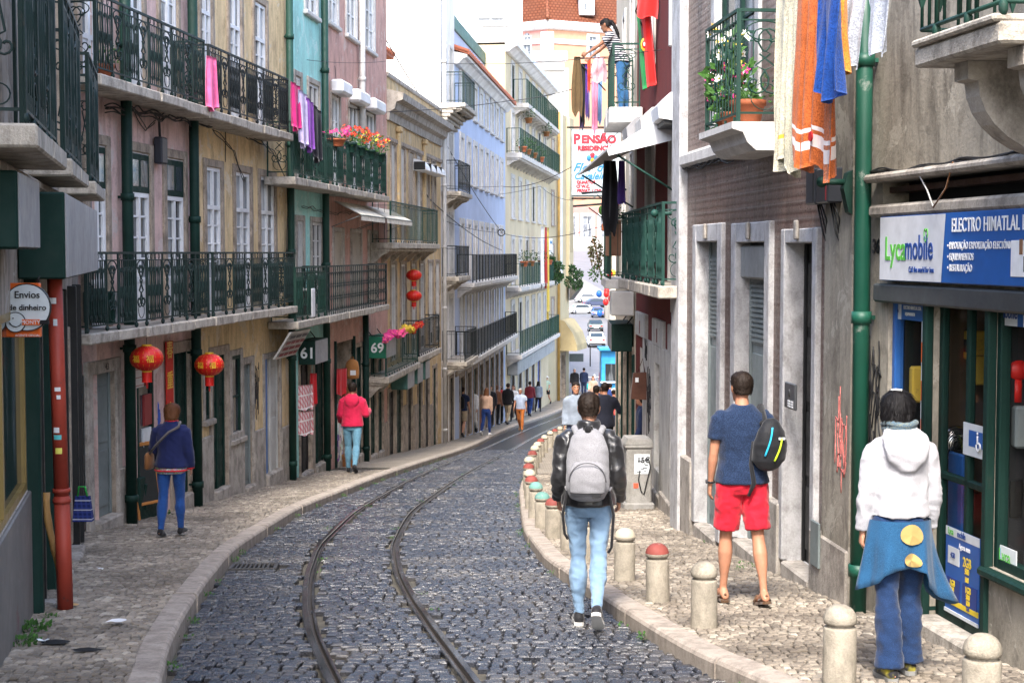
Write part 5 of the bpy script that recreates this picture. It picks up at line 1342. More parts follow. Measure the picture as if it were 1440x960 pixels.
# garland on the ochre balcony
e = empty('flower_garland', FC.W(FC.s(565,.55), .5, zC1+.85), 'pink, yellow and red paper garland along the ochre balcony rail', 'garland'); rr = random.Random(8)
for x0, x1, k in ((541,552,'magenta'),(552,567,'pink'),(567,579,'yellow'),(579,592,'red')):
    mb = MB(); a, b = FC.s(x0,.55), FC.s(x1,.55)
    for _ in range(170): u = rr.uniform(a, b); blossoms(mb, FC.W(u, .55+rr.gauss(0,.035), zC1+.84-.05*math.sin(u*3)+rr.gauss(0,.032)), .02, .02, 1, .045, [PET[k]], rr)
    obj('bloom_band', mb, e)
# goods at the doors of 61 and the bag shop
GING = plaid('gingham', (.62,.55,.54), (.45,.03,.05), (.7,.68,.66), 9)
s_ = FB.s(420); e = None
garment(FB.W(FB.s(419,.3), .3, FB.z(425,540,.3)), FB.W(FB.s(430,.3), .42, FB.z(430,540,.3)), .44, GING, 'upper red gingham cloth hung in the doorway under number 61', nfold=1, amp=.02, name='gingham_cloth', cat='cloth', group='gingham cloths in the doorway')
garment(FB.W(FB.s(419,.3), .3, FB.z(425,577,.3)), FB.W(FB.s(430,.3), .42, FB.z(430,577,.3)), .42, GING, 'lower red gingham cloth hung in the doorway under number 61', nfold=1, amp=.02, name='gingham_cloth', cat='cloth', group='gingham cloths in the doorway')
garment(FB.W(FB.s(436,.15), .15, FB.z(436,525,.15)), FB.W(FB.s(441,.15), .2, FB.z(441,525,.15)), .6, cloth('cloth_red', (.5,.015,.02)), 'red shirt hanging beside the gingham cloths', nfold=2, amp=.03)
garment(FB.W(FB.s(474,.12), .12, FB.z(476,518,.12)), FB.W(FB.s(482,.12), .2, FB.z(480,518,.12)), .55, cloth('cloth_red', (.5,.015,.02)), 'red bag cover hanging in the bag shop doorway', nfold=2, amp=.03)
def softbag(c, w, d, h, m, label, name='backpack', cat='bag', group=None, tag_m=None):
    e = empty(name, c, label, cat, group); mb = MB(); c = Vector(c)
    mb.loft([(c+UP*z*h, (w/2*k, 0, 0), (0, d/2*k, 0)) for z, k in ((0,.75),(.03,.95),(.25,1.02),(.6,1.0),(.85,.85),(.96,.55),(1,.2))], m, 14); obj('bag_body', mb, e)
    mb = MB(); mb.box(c.x-w*.33, c.x+w*.33, c.y-d*.62, c.y-d*.42, c.z+h*.12, c.z+h*.5, m, .02); obj('pocket', mb, e)
    mb = MB(); mb.tube([c+Vector((-.04,0,h*.97)), c+Vector((-.03,0,h*1.1)), c+Vector((.03,0,h*1.1)), c+Vector((.04,0,h*.97))], .008, 5, m); obj('handle', mb, e)
    if tag_m: mb = MB(); mb.box(c.x-w*.1, c.x+w*.3, c.y-d*.64, c.y-d*.625, c.z+h*.2, c.z+h*.45, tag_m); obj('price_tag', mb, e)
    return e
TANL = cloth('leather_tan', (.40,.17,.05), None, .55, 60); BRNL = cloth('leather_brown', (.20,.085,.03), None, .5, 60)
p = FB.W(FB.s(490,.05), .12, FB.z(490, 534, .1)); softbag(p, .30, .18, .42, TANL, 'tan backpack with a white price tag hanging in the shop beside number 61', tag_m=WHITE)
p = FB.W(FB.s(484,.05), .14, FB.z(484, 562, .1)); softbag(p, .34, .18, .26, BRNL, 'brown handbag hanging below the tan backpack', name='handbag')
p = FB.W(FB.s(480,.05), .2, 0); p.z = FB.gz(FB.s(480))+.0; mb = MB(); mb.box(p.x-.16, p.x+.16, p.y-.14, p.y+.14, p.z, p.z+.3, BRNL, .03); tag(obj('leather_case', mb), 'small tan leather case standing on the step of the bag shop', 'case')
def postcard():
    t = NT('postcards', .5, .3); p = t.pos(); v = t.n('ShaderNodeTexVoronoi'); v.distance = 'CHEBYCHEV'; v.inputs['Scale'].default_value = 9; t.l(p, v.inputs['Vector']); t.color(t.mix(.25, t.ramp(v.outputs['Color'], [(.2, (.05,.05,.06)), (.5, (.5,.48,.45)), (.8, (.75,.72,.7))]), v.outputs['Color'])); return t.m
mb = FB.mb(); s_ = FB.s(474); mb.box(s_-.3, s_+.25, -.1, .06, FB.gz(s_)+.1, FB.gz(s_)+1.3, postcard(), .02); tag(obj('postcard_rack', mb), 'tall rack of black and white postcards in the bag shop doorway', 'rack')
# outdoor unit on the turquoise balcony
p = FB.W(FB.s(428,.3), .28, zB1+.02); e = empty('cooling_unit', p, 'white outdoor cooling unit with a dark grille on the turquoise balcony', 'air conditioner'); mb = MB(); mb.M = Matrix.Translation(p) @ Matrix.Rotation(rad(-5), 4, 'Z'); mb.box(-.19,.19,-.14,.14,0,.52,WHITE_P,.015); obj('casing', mb, e)
mb2 = MB(); mb2.M = mb.M; mb2.box(-.16,.16,-.15,-.139,.04,.48,flat('grille_dark', (.03,.03,.03), .6)); obj('grille', mb2, e)
# posters and graffiti on the left ground floors
def graffiti(F, px, py, w, h, m, seed, o=.012, n=7, r=.012, root=None):
    r *= .5; o -= .004; n = int(n*1.6)
    rr = random.Random(seed); s0, z0 = F.pix(px, py, o); mb = F.mb()
    for k in range(n):
        x = s0+w*(k/n-.5); y = z0+rr.uniform(-.1,.1)*h; pts = []
        for q in range(7): pts.append((x+rr.uniform(-.2,.2)*w, o, y+(q/6-.5)*h*rr.uniform(.3,.8)+rr.uniform(-.12,.12)*h))
        fine = []
        for a, b in zip(pts, pts[1:]):
            for t_ in (0, .34, .67): fine.append(tuple(a[i]+(b[i]-a[i])*t_ for i in range(3)))
        mb.tube(fine, r, 4, m, True)
    return obj('graffiti', mb, root)
graffiti(FA, 361, 545, .3, 1.2, INK, 3, .01, 5, .012, YL); graffiti(FA, 305, 660, .45, .8, flat('spray_brown', (.22,.13,.05), .8), 5, -.06, 6, .03, YL); graffiti(FA, 280, 570, .12, .9, flat('spray_pink', (.5,.1,.2), .8), 6, .01, 4, .009, PK); graffiti(FA, 224, 585, .1, .5, flat('spray_blue', (.05,.12,.5), .8), 7, .01, 4, .010, PK)
a, b = FA.s(188), FA.s(200); MENU = plaid('menu_print', (.55,.50,.46), (.45,.40,.36), (.25,.05,.04), 20)
for x0, x1, y0, y1, m, lb in ((188,199,515,545,postcard() if False else MENU,'faded photo menu on the glass under the larger lantern'),(200,210,555,598,flat('notice_red',(.25,.03,.03),.6),'dark red notice on the shop glass under the larger lantern'),(198,209,602,655,PALE,'white notice on the shop glass behind the folding board')):
    mb = FA.mb(); mb.box(FA.s(x0), FA.s(x1), -.02, .012, FA.z((x0+x1)/2, y1), FA.z((x0+x1)/2, y0), m, .002); tag(obj('notice', mb), lb, 'notice')
t = MB(); put_text(t, '43', FA.W(FA.s(143), .055, FA.z(143, 520)), FA.rx, UP, INK, size=.12, extrude=.002); obj('house_number', t, PK)

# ================================================================== right side things
# big guesthouse sign facing down the street
Yp = 33.0; a = at(804, 275, Yp); b = at(868, 183, Yp); e = empty('hotel_sign', (b.x, Yp, a.z), 'large white guesthouse sign reading PENSÃO RESIDENCIAL hung across the pavement', 'sign')
mb = MB(); mb.box(a.x, b.x+.12, Yp, Yp+.10, a.z, b.z, flat('sign_lightblue', (.52,.60,.65), .4), .01); obj('panel', mb, e)
mb = MB(); mb.box(a.x-.02, b.x+.14, Yp+.02, Yp+.08, a.z-.03, a.z, GREY_G); mb.box(a.x-.02, b.x+.14, Yp+.02, Yp+.08, b.z, b.z+.03, GREY_G); mb.tube([(a.x-.1, Yp+.05, b.z+.06), (FV.W(6.5,0,0).x, Yp+.05, b.z+.06)], .02, 5, BLACK); mb.tube([(a.x, Yp+.05, a.z-.06), (FV.W(6.5,0,0).x, Yp+.05, a.z-.06)], .02, 5, BLACK); obj('frame', mb, e)
t = MB(); k_ = Yp/FPX; DR = flat('sign_crimson', (.40,.03,.05), .5); BL2 = flat('sign_midblue', (.03,.22,.45), .5)
def st(body, px, py, sz, m, **kw): put_text(t, body, at(px, py, Yp-.006), RX, UP, m, size=sz*k_, extrude=.004, **kw)
st('P', 811, 202, 19, DR, bold=.012); st('ENSÃO', 842, 201, 15, DR, bold=.012); st('RESIDENCIAL', 839, 211.5, 9.0, DR, bold=.008)
st('Flor dos', 834, 241, 17, BL2, shear=.4, bold=.004); st('Cavaleiros', 834, 252, 14, BL2, shear=.4, bold=.004, width=.92)
st('QUARTOS', 824, 258, 5.6, DR, bold=.006); st('C/ W.C.', 820, 264, 5.6, DR, bold=.006); st('PRIVAT. / CHUV.', 832, 270, 5.6, DR, bold=.006)
obj('lettering', t, e)
mb = MB(); c = at(833, 222, Yp-.012)
for dx, dz, r_, m in ((0,.05,.055,DR),(-.07,0,.05,BL2),(.07,0,.05,BL2),(0,-.05,.04,GOLD_Y)): mb.ball(c+Vector((dx,0,dz)), r_, .012, r_*1.2, m, 10, 6)
obj('crest', mb, e)
# plain blank plate on the cream house
s_ = FG.s(768, .1); mb = FG.mb(); z0 = FG.z(768, 358); mb.box(s_-1.0, s_+.8, .3, .38, z0, z0+.9, WHITE, .02); pl = obj('sign_plate', mb); tag(pl, 'small white hotel plate on the cream house above its planted balcony', 'sign')
t = MB(); put_text(t, 'Residencial', FG.W(s_-.1, .385, z0+.6), FG.rx, UP, BL2, size=.3, extrude=.004); put_text(t, 'Inn', FG.W(s_-.1, .385, z0+.12), FG.rx, UP, INK, size=.28, extrude=.004); obj('lettering', t, pl)
mb = FG.mb(); mb.box(.6, FG.L-1.5, .02, .5, -5.55, -4.95, paint('fascia_grey', (.28,.30,.31), .5), .03); f_ = obj('shop_fascia', mb); tag(f_, 'grey shop fascia along the base of the cream house', 'sign')
# clothes along the cream balcony
for i, (u, m, w, lab) in enumerate(((9.0,(.66,.63,.64),.8,'long white cloth hung from the cream house balcony'),(11.0,(.35,.02,.02),.5,'dark red cloth hung from the cream house balcony'),(12.2,(.55,.42,.08),.35,'long yellow scarf hung from the cream house balcony'))):
    garment(FG.W(u,.72,1.3), FG.W(u+w,.72,1.3), [3.0,3.0,4.6][i], cloth('cream_cloth%d' % i, m), lab, nfold=2, amp=.06)
for i, (u, z) in enumerate(((1.5,5.5),(3.5,5.5),(6.2,5.5),(9.5,5.5),(4,7.0),(12.5,7.0),(2,-.55),(5,-.55),(10,-.55),(14,-.55))):
    plantpot(FG.W(u,.62,z-.95 if z > 0 else z-.1), .2, .25, 'leafy potted plant on a green balcony of the cream house', (), 70, 1.5, .45, leaf=LEAF2, potm=BRNL if i % 3 else TERRA, group='plants on the cream house balconies')
for i, (px, py) in enumerate(((779,379),(807,389))):
    c = at(px, py, 91.0 if i else 86.5); mb = MB(); [leaves(mb, c+Vector((dx, dy, dz)), r_, r_*1.3, 170, .15, LEAF2, random.Random(i*7+q)) for q, (dx, dy, dz, r_) in enumerate(((0,0,0,.26),(.3,-.1,.15,.18),(-.28,0,-.3,.2),(.12,-.1,-.55,.16),(-.1,0,.45,.15),(.34,0,-.4,.12)))]; tag(obj('trailing_plant', mb), ['dark trailing plant on the end of the cream house balcony', 'dark hanging plant on the corner pilaster'][i], 'plant')
# awning and hoods on the red house
z0 = FRd.z(905, 232, .3)
a, b = FRd.s(945,.1), FRd.L+.6; e = empty('metal_awning', FRd.W((a+b)/2, 0, z0), 'pale metal awning over the red house balcony', 'awning')
mb = FRd.mb(); za = FRd.z(930, 182)
mb.add([(a,.02,za),(b,.02,za),(b,.95,za-.42),(a,.95,za-.42),(a,.02,za-.03),(b,.02,za-.03),(b,.95,za-.45),(a,.95,za-.45)], [(0,1,2,3),(4,7,6,5),(0,3,7,4),(1,5,6,2),(3,2,6,7)], WHITE_D); mb.add([(a-.01,.02,za+.02),(a-.01,.35,za-.08),(a-.01,.95,za-.46),(a-.01,.93,za-.52),(a-.01,.02,za-.30),(a+.0,.02,za+.02),(a+.0,.35,za-.08),(a+.0,.95,za-.46),(a+.0,.93,za-.52),(a+.0,.02,za-.30)], [(0,1,2,3,4),(9,8,7,6,5)], WHITE_P); obj('canopy', mb, e)
for u in (a+.1, b-.2): mb = FRd.mb(); mb.tube([(u,.02,za-1.0),(u,.9,za-.45)], .015, 5, IRON_T); obj('stay', mb, e)
for i, (px, py, w) in enumerate(((938,165,.9),(913,182,.9),(893,192,.8))):
    s_ = FRd.s(px, .2); zz = FRd.z(px, py, .3); e = empty('blind_hood', FRd.W(s_, 0, zz), ['white boxy blind hood on the red wall, nearest one', 'grey boxy blind hood on the red wall, middle one', 'small dark blind hood on the red wall, farthest one'][i], 'blind hood', 'blind hoods on the red house')
    mb = FRd.mb(); mb.prism([(0,zz+.36),(.22,zz+.34),(.38,zz+.18),(.36,zz+.02),(0,zz-.04)], s_-w/2, s_+w/2, [WHITE_P, WHITE_D, GREY_B][i]); obj('hood', mb, e)
    mb = FRd.mb(); mb.box(s_-w/2+.03, s_+w/2-.03, .02, .3, zz-.06, zz-.0, BLACK); obj('underside', mb, e)
# flag
FLG, FLR = cloth('flag_green', (.01,.20,.05), None, .7, 90, .2), cloth('flag_red', (.62,.015,.012), None, .7, 90, .2)
p0 = at(880, 60, 24.0); p1 = at(905, -15, 23.6); e = empty('flag', p1, 'green and red national flag with a gold emblem hanging from the dark red house', 'flag')
A_ = at(894, 18, 23.6); B_ = at(914, 6, 23.2)
def flagpart(u0, u1, m): return weld(sheet(A_.lerp(B_, u0), A_.lerp(B_, u1), 1.12, m, nfold=1.4*(u1-u0)+.2, amp=.035, nu=12, nv=18, skew=.35/(u1-u0) if False else 0, bottom=lambda u: .03))
for (u0, u1, m, nm) in ((0,.32,FLG,'green_field'),(.32,1.0,FLR,'red_field')):
    mb = flagpart(u0, u1, m)
    for v in mb.v: k_ = (A_.z-v.z); v.x += .10*k_; v.z -= 0
    obj(nm, mb, e)
mb = MB(); c = A_.lerp(B_, .34)-UP*.52+Vector((.052,-.06,0)); mb.ball(c, .055, .02, .10, GOLD_Y, 10, 6); mb.ball(c+Vector((0,-.015,0)), .035, .02, .06, FLR, 8, 6); mb.ball(c+Vector((0,-.025,0)), .018, .02, .035, WHITE, 8, 6); obj('emblem', mb, e)
mb = MB(); mb.tube([FRd.W(4.6,.0,A_.z-.55), A_+Vector((0,0,.02)), B_+Vector((-.05,0,.35))], .012, 5, BLACK); mb2 = weld(sheet(at(895, -12, 23.3), at(925, -12, 22.9), .38, FLR, nfold=1, amp=.03)); obj('pole', mb, e); obj('gathered_top', mb2, e)
# laundry frame with clothes beside the woman on the balcony
zr = zV2+1.0; fr = MB(); Yb0, Yb1 = 27.0, 28.8; q0, q1 = at(808, 68, 28.0), at(845, 68, 27.6)
e = empty('drying_rack', at(830, 68, 27.8), 'dark iron drying rack reaching out from the woman\'s balcony', 'drying rack')
lines = []
for i in range(4):
    Y = 26.9+.55*i; x0 = at(808, 60, 28.0).x+.02*i; x1 = FV.W(1, .5, 0).x; z = zr-.05*i; fr.tube([(x0,Y,z), (x1+.1,Y,z)], .011, 5, IRON_D); lines.append((x0, x1, Y, z))
fr.tube([(lines[0][0],26.9,zr), (lines[0][0],28.55,zr-.15)], .014, 5, IRON_D); fr.tube([(lines[0][0]+.1,27.4,zr-.05), (lines[0][1],27.4,zr-.5)], .012, 5, IRON_D); obj('frame', fr, e)
for i, (ln, u0, u1, dr_, c, lab) in enumerate(((0,.0,.10,1.25,(.10,.065,.03),'long brown garment at the outer end of the drying rack'),(1,.10,.30,1.35,(.012,.012,.014),'black trousers on the drying rack behind the brown garment'),(1,.28,.42,1.15,(.10,.04,.28),'violet top on the drying rack'),(0,.33,.45,.75,(.62,.06,.02),'orange-red vest on the drying rack'),(2,.34,.50,1.1,(.30,.32,.42),'grey-blue shirt on the drying rack'),(1,.5,.75,1.5,(.70,.28,.42),'long pink trousers on the drying rack'),(0,.58,.86,.55,(.72,.42,.47),'pale pink slip with red edging nearest the woman\'s hands'),(2,.72,.95,1.2,(.16,.28,.50),'light blue jeans on the drying rack'),(3,.1,.3,1.2,(.05,.03,.10),'dark purple skirt at the back of the drying rack'))):
    x0, x1, Y, z = lines[ln]; L = x1-x0
    garment((x0+L*u0-(.05 if i == 0 else 0), Y-.01, z+.02), (x0+L*u1, Y-.01, z+.02), dr_*.78, cloth('rack_cloth%d' % i, c), lab, group='laundry on the woman\'s drying rack', nfold=2, amp=.025, nu=16, nv=12, taper=(lambda v: 1+.9*math.sin(v*2.4)) if i in (0, 6) else (lambda v: 1-.2*v), seed=i)
# black clothes and rods under the awning
for i, (px, py, px1, Y) in enumerate(((806,290,872,31),(818,272,880,30))):
    mb = MB(); mb.tube([at(px, py, Y), (FV.W(4.5-i,0,0).x, Y+.2, at(px, py-6, Y).z)], .022, 5, IRON_D); mb.tube([at(px+22, py+2, Y), (FV.W(4.5-i,0,0).x, Y+.2, at(px, py+38, Y).z)], .014, 5, IRON_D); tag(obj('wall_bracket', mb), ['lower black iron bracket reaching out under the guesthouse sign', 'upper black iron bracket reaching out under the guesthouse sign'][i], 'bracket')
garment(at(846, 226, 24.6), at(868, 226, 24.3), 1.12, cloth('cloth_blk', (.010,.010,.012)), 'black dress hanging under the pale metal awning', nfold=2, amp=.04, taper=lambda v: .75+.6*math.sin(v*PI)*.5 if v < .75 else 1.0-1.8*(v-.75))
garment(at(870, 226, 23.6), at(878, 226, 23.4), .62, cloth('cloth_prp', (.06,.03,.16)), 'purple top hanging beside the black dress', nfold=2, amp=.03)
garment(at(861, 262, 31.2), at(869, 262, 31.0), .36, cloth('cloth_rd2', (.55,.03,.03)), 'small red cloth pegged under the guesthouse sign', nfold=2, amp=.03)
# plants on the lower cream balcony
mb = MB(); leaves(mb, at(838, 356, 29.5), .13, .30, 300, .06, cloth('leaf_rust', (.10,.06,.025), (.06,.10,.03), .7, 30), random.Random(2)); leaves(mb, at(838, 384, 29.5), .13, .15, 120, .055, LEAF, random.Random(3)); mb.tube([at(846, 392, 29.5), at(838, 350, 29.5), at(832, 335, 29.5)], .012, 5, BRNL); tag(obj('shrub', mb), 'straggly shrub growing out over the lower cream balcony', 'plant')
p = FV.W(.7,.36,zV1+.4); plantpot(p, .15, .62, 'tall terracotta planter in front of the lower cream balcony', (('yellow',), 5, .05), 40, 1.3, .3, box=(.13,.13), potm=paint('planter_brown', (.30,.15,.09), .7))
c = FV.W(2.2,.42,zV1+1.05); mb = MB()
for dx, dz, r_ in ((0,.0,.07),(.03,.13,.10),(-.09,.18,.07),(.04,.32,.06)): mb.ball(c+Vector((dx,0,dz)), r_, .03, r_*1.35, LEAF, 10, 6)
mb.box(c.x-.1,c.x+.1,c.y-.1,c.y+.1,c.z-.2,c.z-.06,TERRA,.02); tag(obj('cactus', mb), 'prickly pear cactus in a pot on the lower cream balcony', 'cactus')
boxsign(FV, .62, 2.4, .02, .40, -1.72, -1.24, 'green sign box above the narrow green shopfront on the right')
# handbag, cabinet
p = at(900, 560, 24.2); e = empty('tote_bag', p, 'large brown tote bag with a white tag hanging on the white wall', 'bag'); mb = MB(); TOTE = cloth('tote_brown', (.10,.045,.03), None, .8, 50)
mb.add([p+Vector(v) for v in ((-.15,-.08,.0),(.13,-.08,-.02),(.13,.06,-.02),(-.15,.06,0),(-.11,-.05,.40),(.10,-.05,.41),(.10,.03,.41),(-.11,.03,.40))], [(0,1,5,4),(1,2,6,5),(2,3,7,6),(3,0,4,7),(0,3,2,1),(4,5,6,7)], TOTE); obj('bag_body', mb, e)
mb = MB(); mb.tube([p+Vector((-.05,-.03,.4)), p+Vector((.04,-.02,.62)), p+Vector((.07,-.03,.4))], .01, 5, TOTE); obj('strap', mb, e); mb = MB(); mb.box(p.x-.08,p.x-.03,p.y-.085,p.y-.075,p.z+.26,p.z+.33,WHITE); obj('price_tag', mb, e)
p = gpt(898, 714); CAB = stone('cabinet_concrete', (.30,.29,.27), (.13,.12,.10), 1.4); e = empty('utility_cabinet', p, 'grey concrete utility cabinet with a torn 15€ poster on the right pavement', 'cabinet'); mb = MB(); mb.M = Matrix.Translation(p) @ Matrix.Rotation(rad(4), 4, 'Z')
mb.box(-.19,.17,-.10,.35,-.1,.86,CAB,.015); mb.box(-.23,.21,-.14,.4,-.1,.09,CAB,.02); obj('casing', mb, e)
m2 = MB(); m2.M = mb.M; m2.box(-.21,.19,-.12,.36,.86,.92,CAB,.015); m2.prism([(-.21,.92),(.19,.92),(.15,1.0),(-.17,1.0)], -.12, .36, CAB, 'y'); obj('cap', m2, e)
m2 = MB(); m2.M = mb.M; m2.box(-.08,.14,-.105,-.101,.50,.78,PALE,.0); obj('poster', m2, e)
t = MB(); o_ = mb.M @ Vector((.05,-.108,.66)); put_text(t, '15€', o_, (mb.M.to_3x3() @ Vector((1,0,0))), UP, INK, size=.11, extrude=.002, bold=.003); rr = random.Random(1)
for k in range(9): x = rr.uniform(-.07,.1); z = .52+.02*k; t.M = mb.M; t.box(x, min(.135, x+rr.uniform(.02,.07)), -.108, -.104, z, z+.01, INK)
t.M = Matrix(); obj('lettering', t, e)
m2 = MB(); m2.M = mb.M; m2.tube([(.12,-.11,.72),(.15,-.12,.6),(.10,-.12,.4),(.06,-.115,.22),(.02,-.115,.25),(-.02,-.115,.42),(-.0,-.11,.55)], .009, 5, BLACK); m2.box(-.09,-.02,-.106,-.101,.30,.37,flat('sticker_red', (.6,.1,.05), .5)); obj('cable', m2, e)
mb = MB(); p = at(882, 622, 24.4); mb.box(p.x-.12, p.x+.14, p.y-.1, p.y+.1, p.z-.13, p.z+.05, plaid('basket', (.35,.3,.4), (.5,.1,.15), (.7,.7,.7), 12), .02); tag(obj('goods_basket', mb), 'small basket of checked goods on the shelf behind the utility cabinet', 'basket')
graffiti(FRd, 912, 560, .5, 1.3, INK, 9, .06, 6, .014, RD); graffiti(FRd, 908, 490, .3, .5, INK, 10, .06, 4, .012, RD)
graffiti(FS, 1228, 560, .22, 1.3, INK, 12, .012, 5, .011, SH); graffiti(FT, 1182, 620, .26, .95, flat('spray_red', (.55,.16,.14), .8), 14, .055, 5, .012, TI)
t = MB(); put_text(t, '36', FS.W(FS.s(1234), .015, FS.z(1234, 356)), FS.rx, UP, INK, size=.15, extrude=.002, bold=.004); obj('house_number', t, SH)
# towels and clothes above the drainpipe
TOW = {k: cloth('towel_'+k, c, mul(c, .55), .98, 85, .3, bump=1.0) for k, c in {'cream': (.60,.56,.42), 'orange': (.52,.125,.03), 'blue': (.01,.055,.26), 'tang': (.70,.27,.04), 'grey': (.48,.52,.60), 'white': (.72,.66,.62)}.items()}
TMOT = cloth('towel_motif', (.74,.66,.64), None, .95, 200)
def TP(F, px, py, o): s_, z = F.pix(px, py, o); return F.W(s_, o, z)
OO = .48
mb = FT.mb(); s0, zt_ = FT.pix(1100, -8, OO); 
for k in range(3): mb.tube([FT.M.inverted() @ Vector(TP(FT, 1098, -10+k*0, OO-.1*k)), FT.M.inverted() @ Vector(TP(FS, 1262, -16, OO-.1*k))], .006, 4, BLACK)
tag(obj('clothes_line', mb), 'clothes line carrying the towels above the green drainpipe', 'clothes line')
def towel(F0, x0, F1, x1, yt, yb, m, lab, matfn=None, oo=OO, **kw):
    P0 = TP(F0, x0, yt, oo); P1 = TP(F1, x1, yt, oo); dr_ = P0.z - F0.z((x0), yb, oo) 
    return garment(P0, P1, abs(dr_), m, lab, group='towels and clothes above the drainpipe', matfn=matfn, nu=40, nv=40, **kw)
towel(FT, 1097, FT, 1127, -8, 228, TOW['cream'], 'cream bath towel hanging at the left end of the clothes line', matfn=lambda u, v: (PET['yellow'] if .1 < u < .6 and .86 < v < .91 and abs(math.sin(u*23+v*90)) > .35 else TOW['cream']), nfold=3.5, amp=.045, seed=1, oo=.44)
towel(FT, 1124, FT, 1176, -8, 226, TOW['orange'], 'long orange beach towel with a white patterned border', matfn=lambda u, v: (TMOT if (.775 < v < .80) or (.83 < v < .89 and u > .62) or (.84 < v < .90 and (u < .16 or .3 < u < .42)) else TOW['orange']), nfold=3.5, amp=.06, seed=2)
dsc = MB(); q = TP(FT, 1160, 192, OO-.02); nrm = FT.n; n_ = 16; 
dsc.add([q+nrm*.11]+[q+nrm*.11+FT.rx*(.048*math.cos(2*PI*k/n_))+UP*(.036*math.sin(2*PI*k/n_)) for k in range(n_)]+[q+nrm*.10+FT.rx*(.048*math.cos(2*PI*k/n_))+UP*(.036*math.sin(2*PI*k/n_)) for k in range(n_)], [(0,1+k,1+(k+1) % n_) for k in range(n_)]+[(1+k,1+n_+k,1+n_+(k+1) % n_,1+(k+1) % n_) for k in range(n_)], flat('dot_red', (.55,.01,.01), .8))
tw = [o for o in COL.objects if o.get('label') == 'long orange beach towel with a white patterned border'][0]; obj('red_dot', dsc, tw)
towel(FT, 1156, FT, 1186, -8, 122, TOW['blue'], 'deep blue towel between the orange towels', nfold=2, amp=.05, seed=3, oo=.60, bottom=lambda u: .16*(1-abs(u-.45)*2))
towel(FT, 1176, FT, 1192, -8, 98, TOW['tang'], 'narrow tangerine towel right of the blue towel', nfold=2, amp=.04, seed=4, oo=.52)
towel(FT, 1188, FS, 1216, -10, 96, TOW['grey'], 'pale grey-blue sleeve hanging left of the drainpipe', nfold=1.2, amp=.04, seed=5, taper=lambda v: 1-.35*v, skew=-.3)
towel(FS, 1219, FS, 1250, -10, 74, TOW['grey'], 'pale grey-blue sleeve hanging right of the drainpipe', nfold=1.2, amp=.04, seed=6, taper=lambda v: 1-.5*v)
# electric boxes, lamp bracket
for i, (x0, x1, y0, y1) in enumerate(((1143,1156,238,288),(1158,1174,237,286))):
    a, b = FT.s(x1, .1), FT.s(x0, .1); e = empty('junction_box', FT.W(a, .02, FT.z(x0, y1)), ['black cable junction box farther from the drainpipe', 'dark junction box with a red stripe nearer the drainpipe'][i], 'junction box', 'cable boxes by the drainpipe'); mb = FT.mb(); z0, z1 = FT.z((x0+x1)/2, y1, .1), FT.z((x0+x1)/2, y0, .1)
    mb.box(a, b, .02, .17, z0, z1, flat('box_slate', (.03,.033,.042), .4), .012); obj('casing', mb, e); mb = FT.mb(); mb.box(a+.03, a+.05, .17, .174, z0+.02, z1-.02, flat('stripe_red', (.25,.02,.03), .5) if i else BLACK); obj('stripe', mb, e)
    mb = FT.mb()
    for k in range(3): mb.tube([(a+.05+.05*k,.1,z0), (a+.04+.04*k,.06,z0-.12-.06*k), (a+.1-.03*k,.03,z0-.25-.05*k)], .008, 4, BLACK)
    obj('cable_tail', mb, e)
s_ = FT.s(1186, .1); e = empty('wall_lamp_bracket', FT.W(s_, .05, FT.z(1186, 280)), 'green iron wall bracket beside the drainpipe', 'wall bracket'); mb = FT.mb(); z = FT.z(1186, 268); mb.prism([(.05,z+.14),(.09,z+.12),(.12,z),(.08,z-.18),(.05,z-.2)], s_-.05, s_+.05, IRON_B); mb.tube([(s_,.1,z+.05),(s_,.26,z+.05)], .025, 8, IRON_B); mb.ball((s_,.28,z+.05), .045, m=IRON_B); obj('bracket', mb, e)
mb = FRd.mb(); zl = FRd.z(955, 296, .3); mb.prism([(.08,zl+.15),(.13,zl+.1),(.13,zl-.15),(.08,zl-.2)], .08, .2, IRON_T); mb.tube([(.14,.1,zl),(.14,.42,zl)], .025, 8, IRON_T); mb.ball((.14,.44,zl), .05, m=IRON_T); tag(obj('wall_bracket', mb), 'verdigris iron bracket on the white pilaster beside the red balcony', 'wall bracket')

# ---- electronics shop sign and stickers
s1, s0 = FS.s(1238, .08), FS.s(1440, .08)-1.1; zt_, zb_2 = FS.z(1238, 305, .08), FS.z(1238, 394, .08); H = zt_-zb_2
e = empty('shop_sign', FS.W(s0, .05, zb_2), 'long blue and white shop sign lettered ELECTRO HIMATLAL over the electronics shop', 'shop sign'); sm_ = FS.s(1330, .08)
mb = FS.mb(); mb.box(s0, s1, .03, .085, zb_2, zt_, SIGNB, .006); obj('panel', mb, e)
mb = FS.mb(); mb.add([(s1-.004,.088,zb_2+.006),(s1-.004,.088,zt_-.006),(sm_,.088,zt_-.006),(sm_+.06,.088,zb_2+.006)], [(0,1,2,3)], flat('sign_silver', (.58,.60,.64), .4)); obj('white_field', mb, e)
t = MB()
def ss(body, px, py, sz, m, al='CENTER', **kw): s_, z = FS.pix(px, py, .09); put_text(t, body, FS.W(s_, .0905, z), FS.rx, UP, m, size=sz, extrude=.002, align=al, **kw)
ss('Lyca', 1244, 365, .235, BRAND_G, 'LEFT', bold=.003, width=.94); ss('mobile', 1272, 364, .235, INKBLUE, 'LEFT', bold=.003, width=.76); ss('Call the world for less', 1295, 383, .056, INKBLUE, bold=.0003, width=.85)
ss('ELECTRO HIMATLAL LDA', 1338, 326, .125, WHITE, 'LEFT', bold=.0012, width=.80, space=1.06)
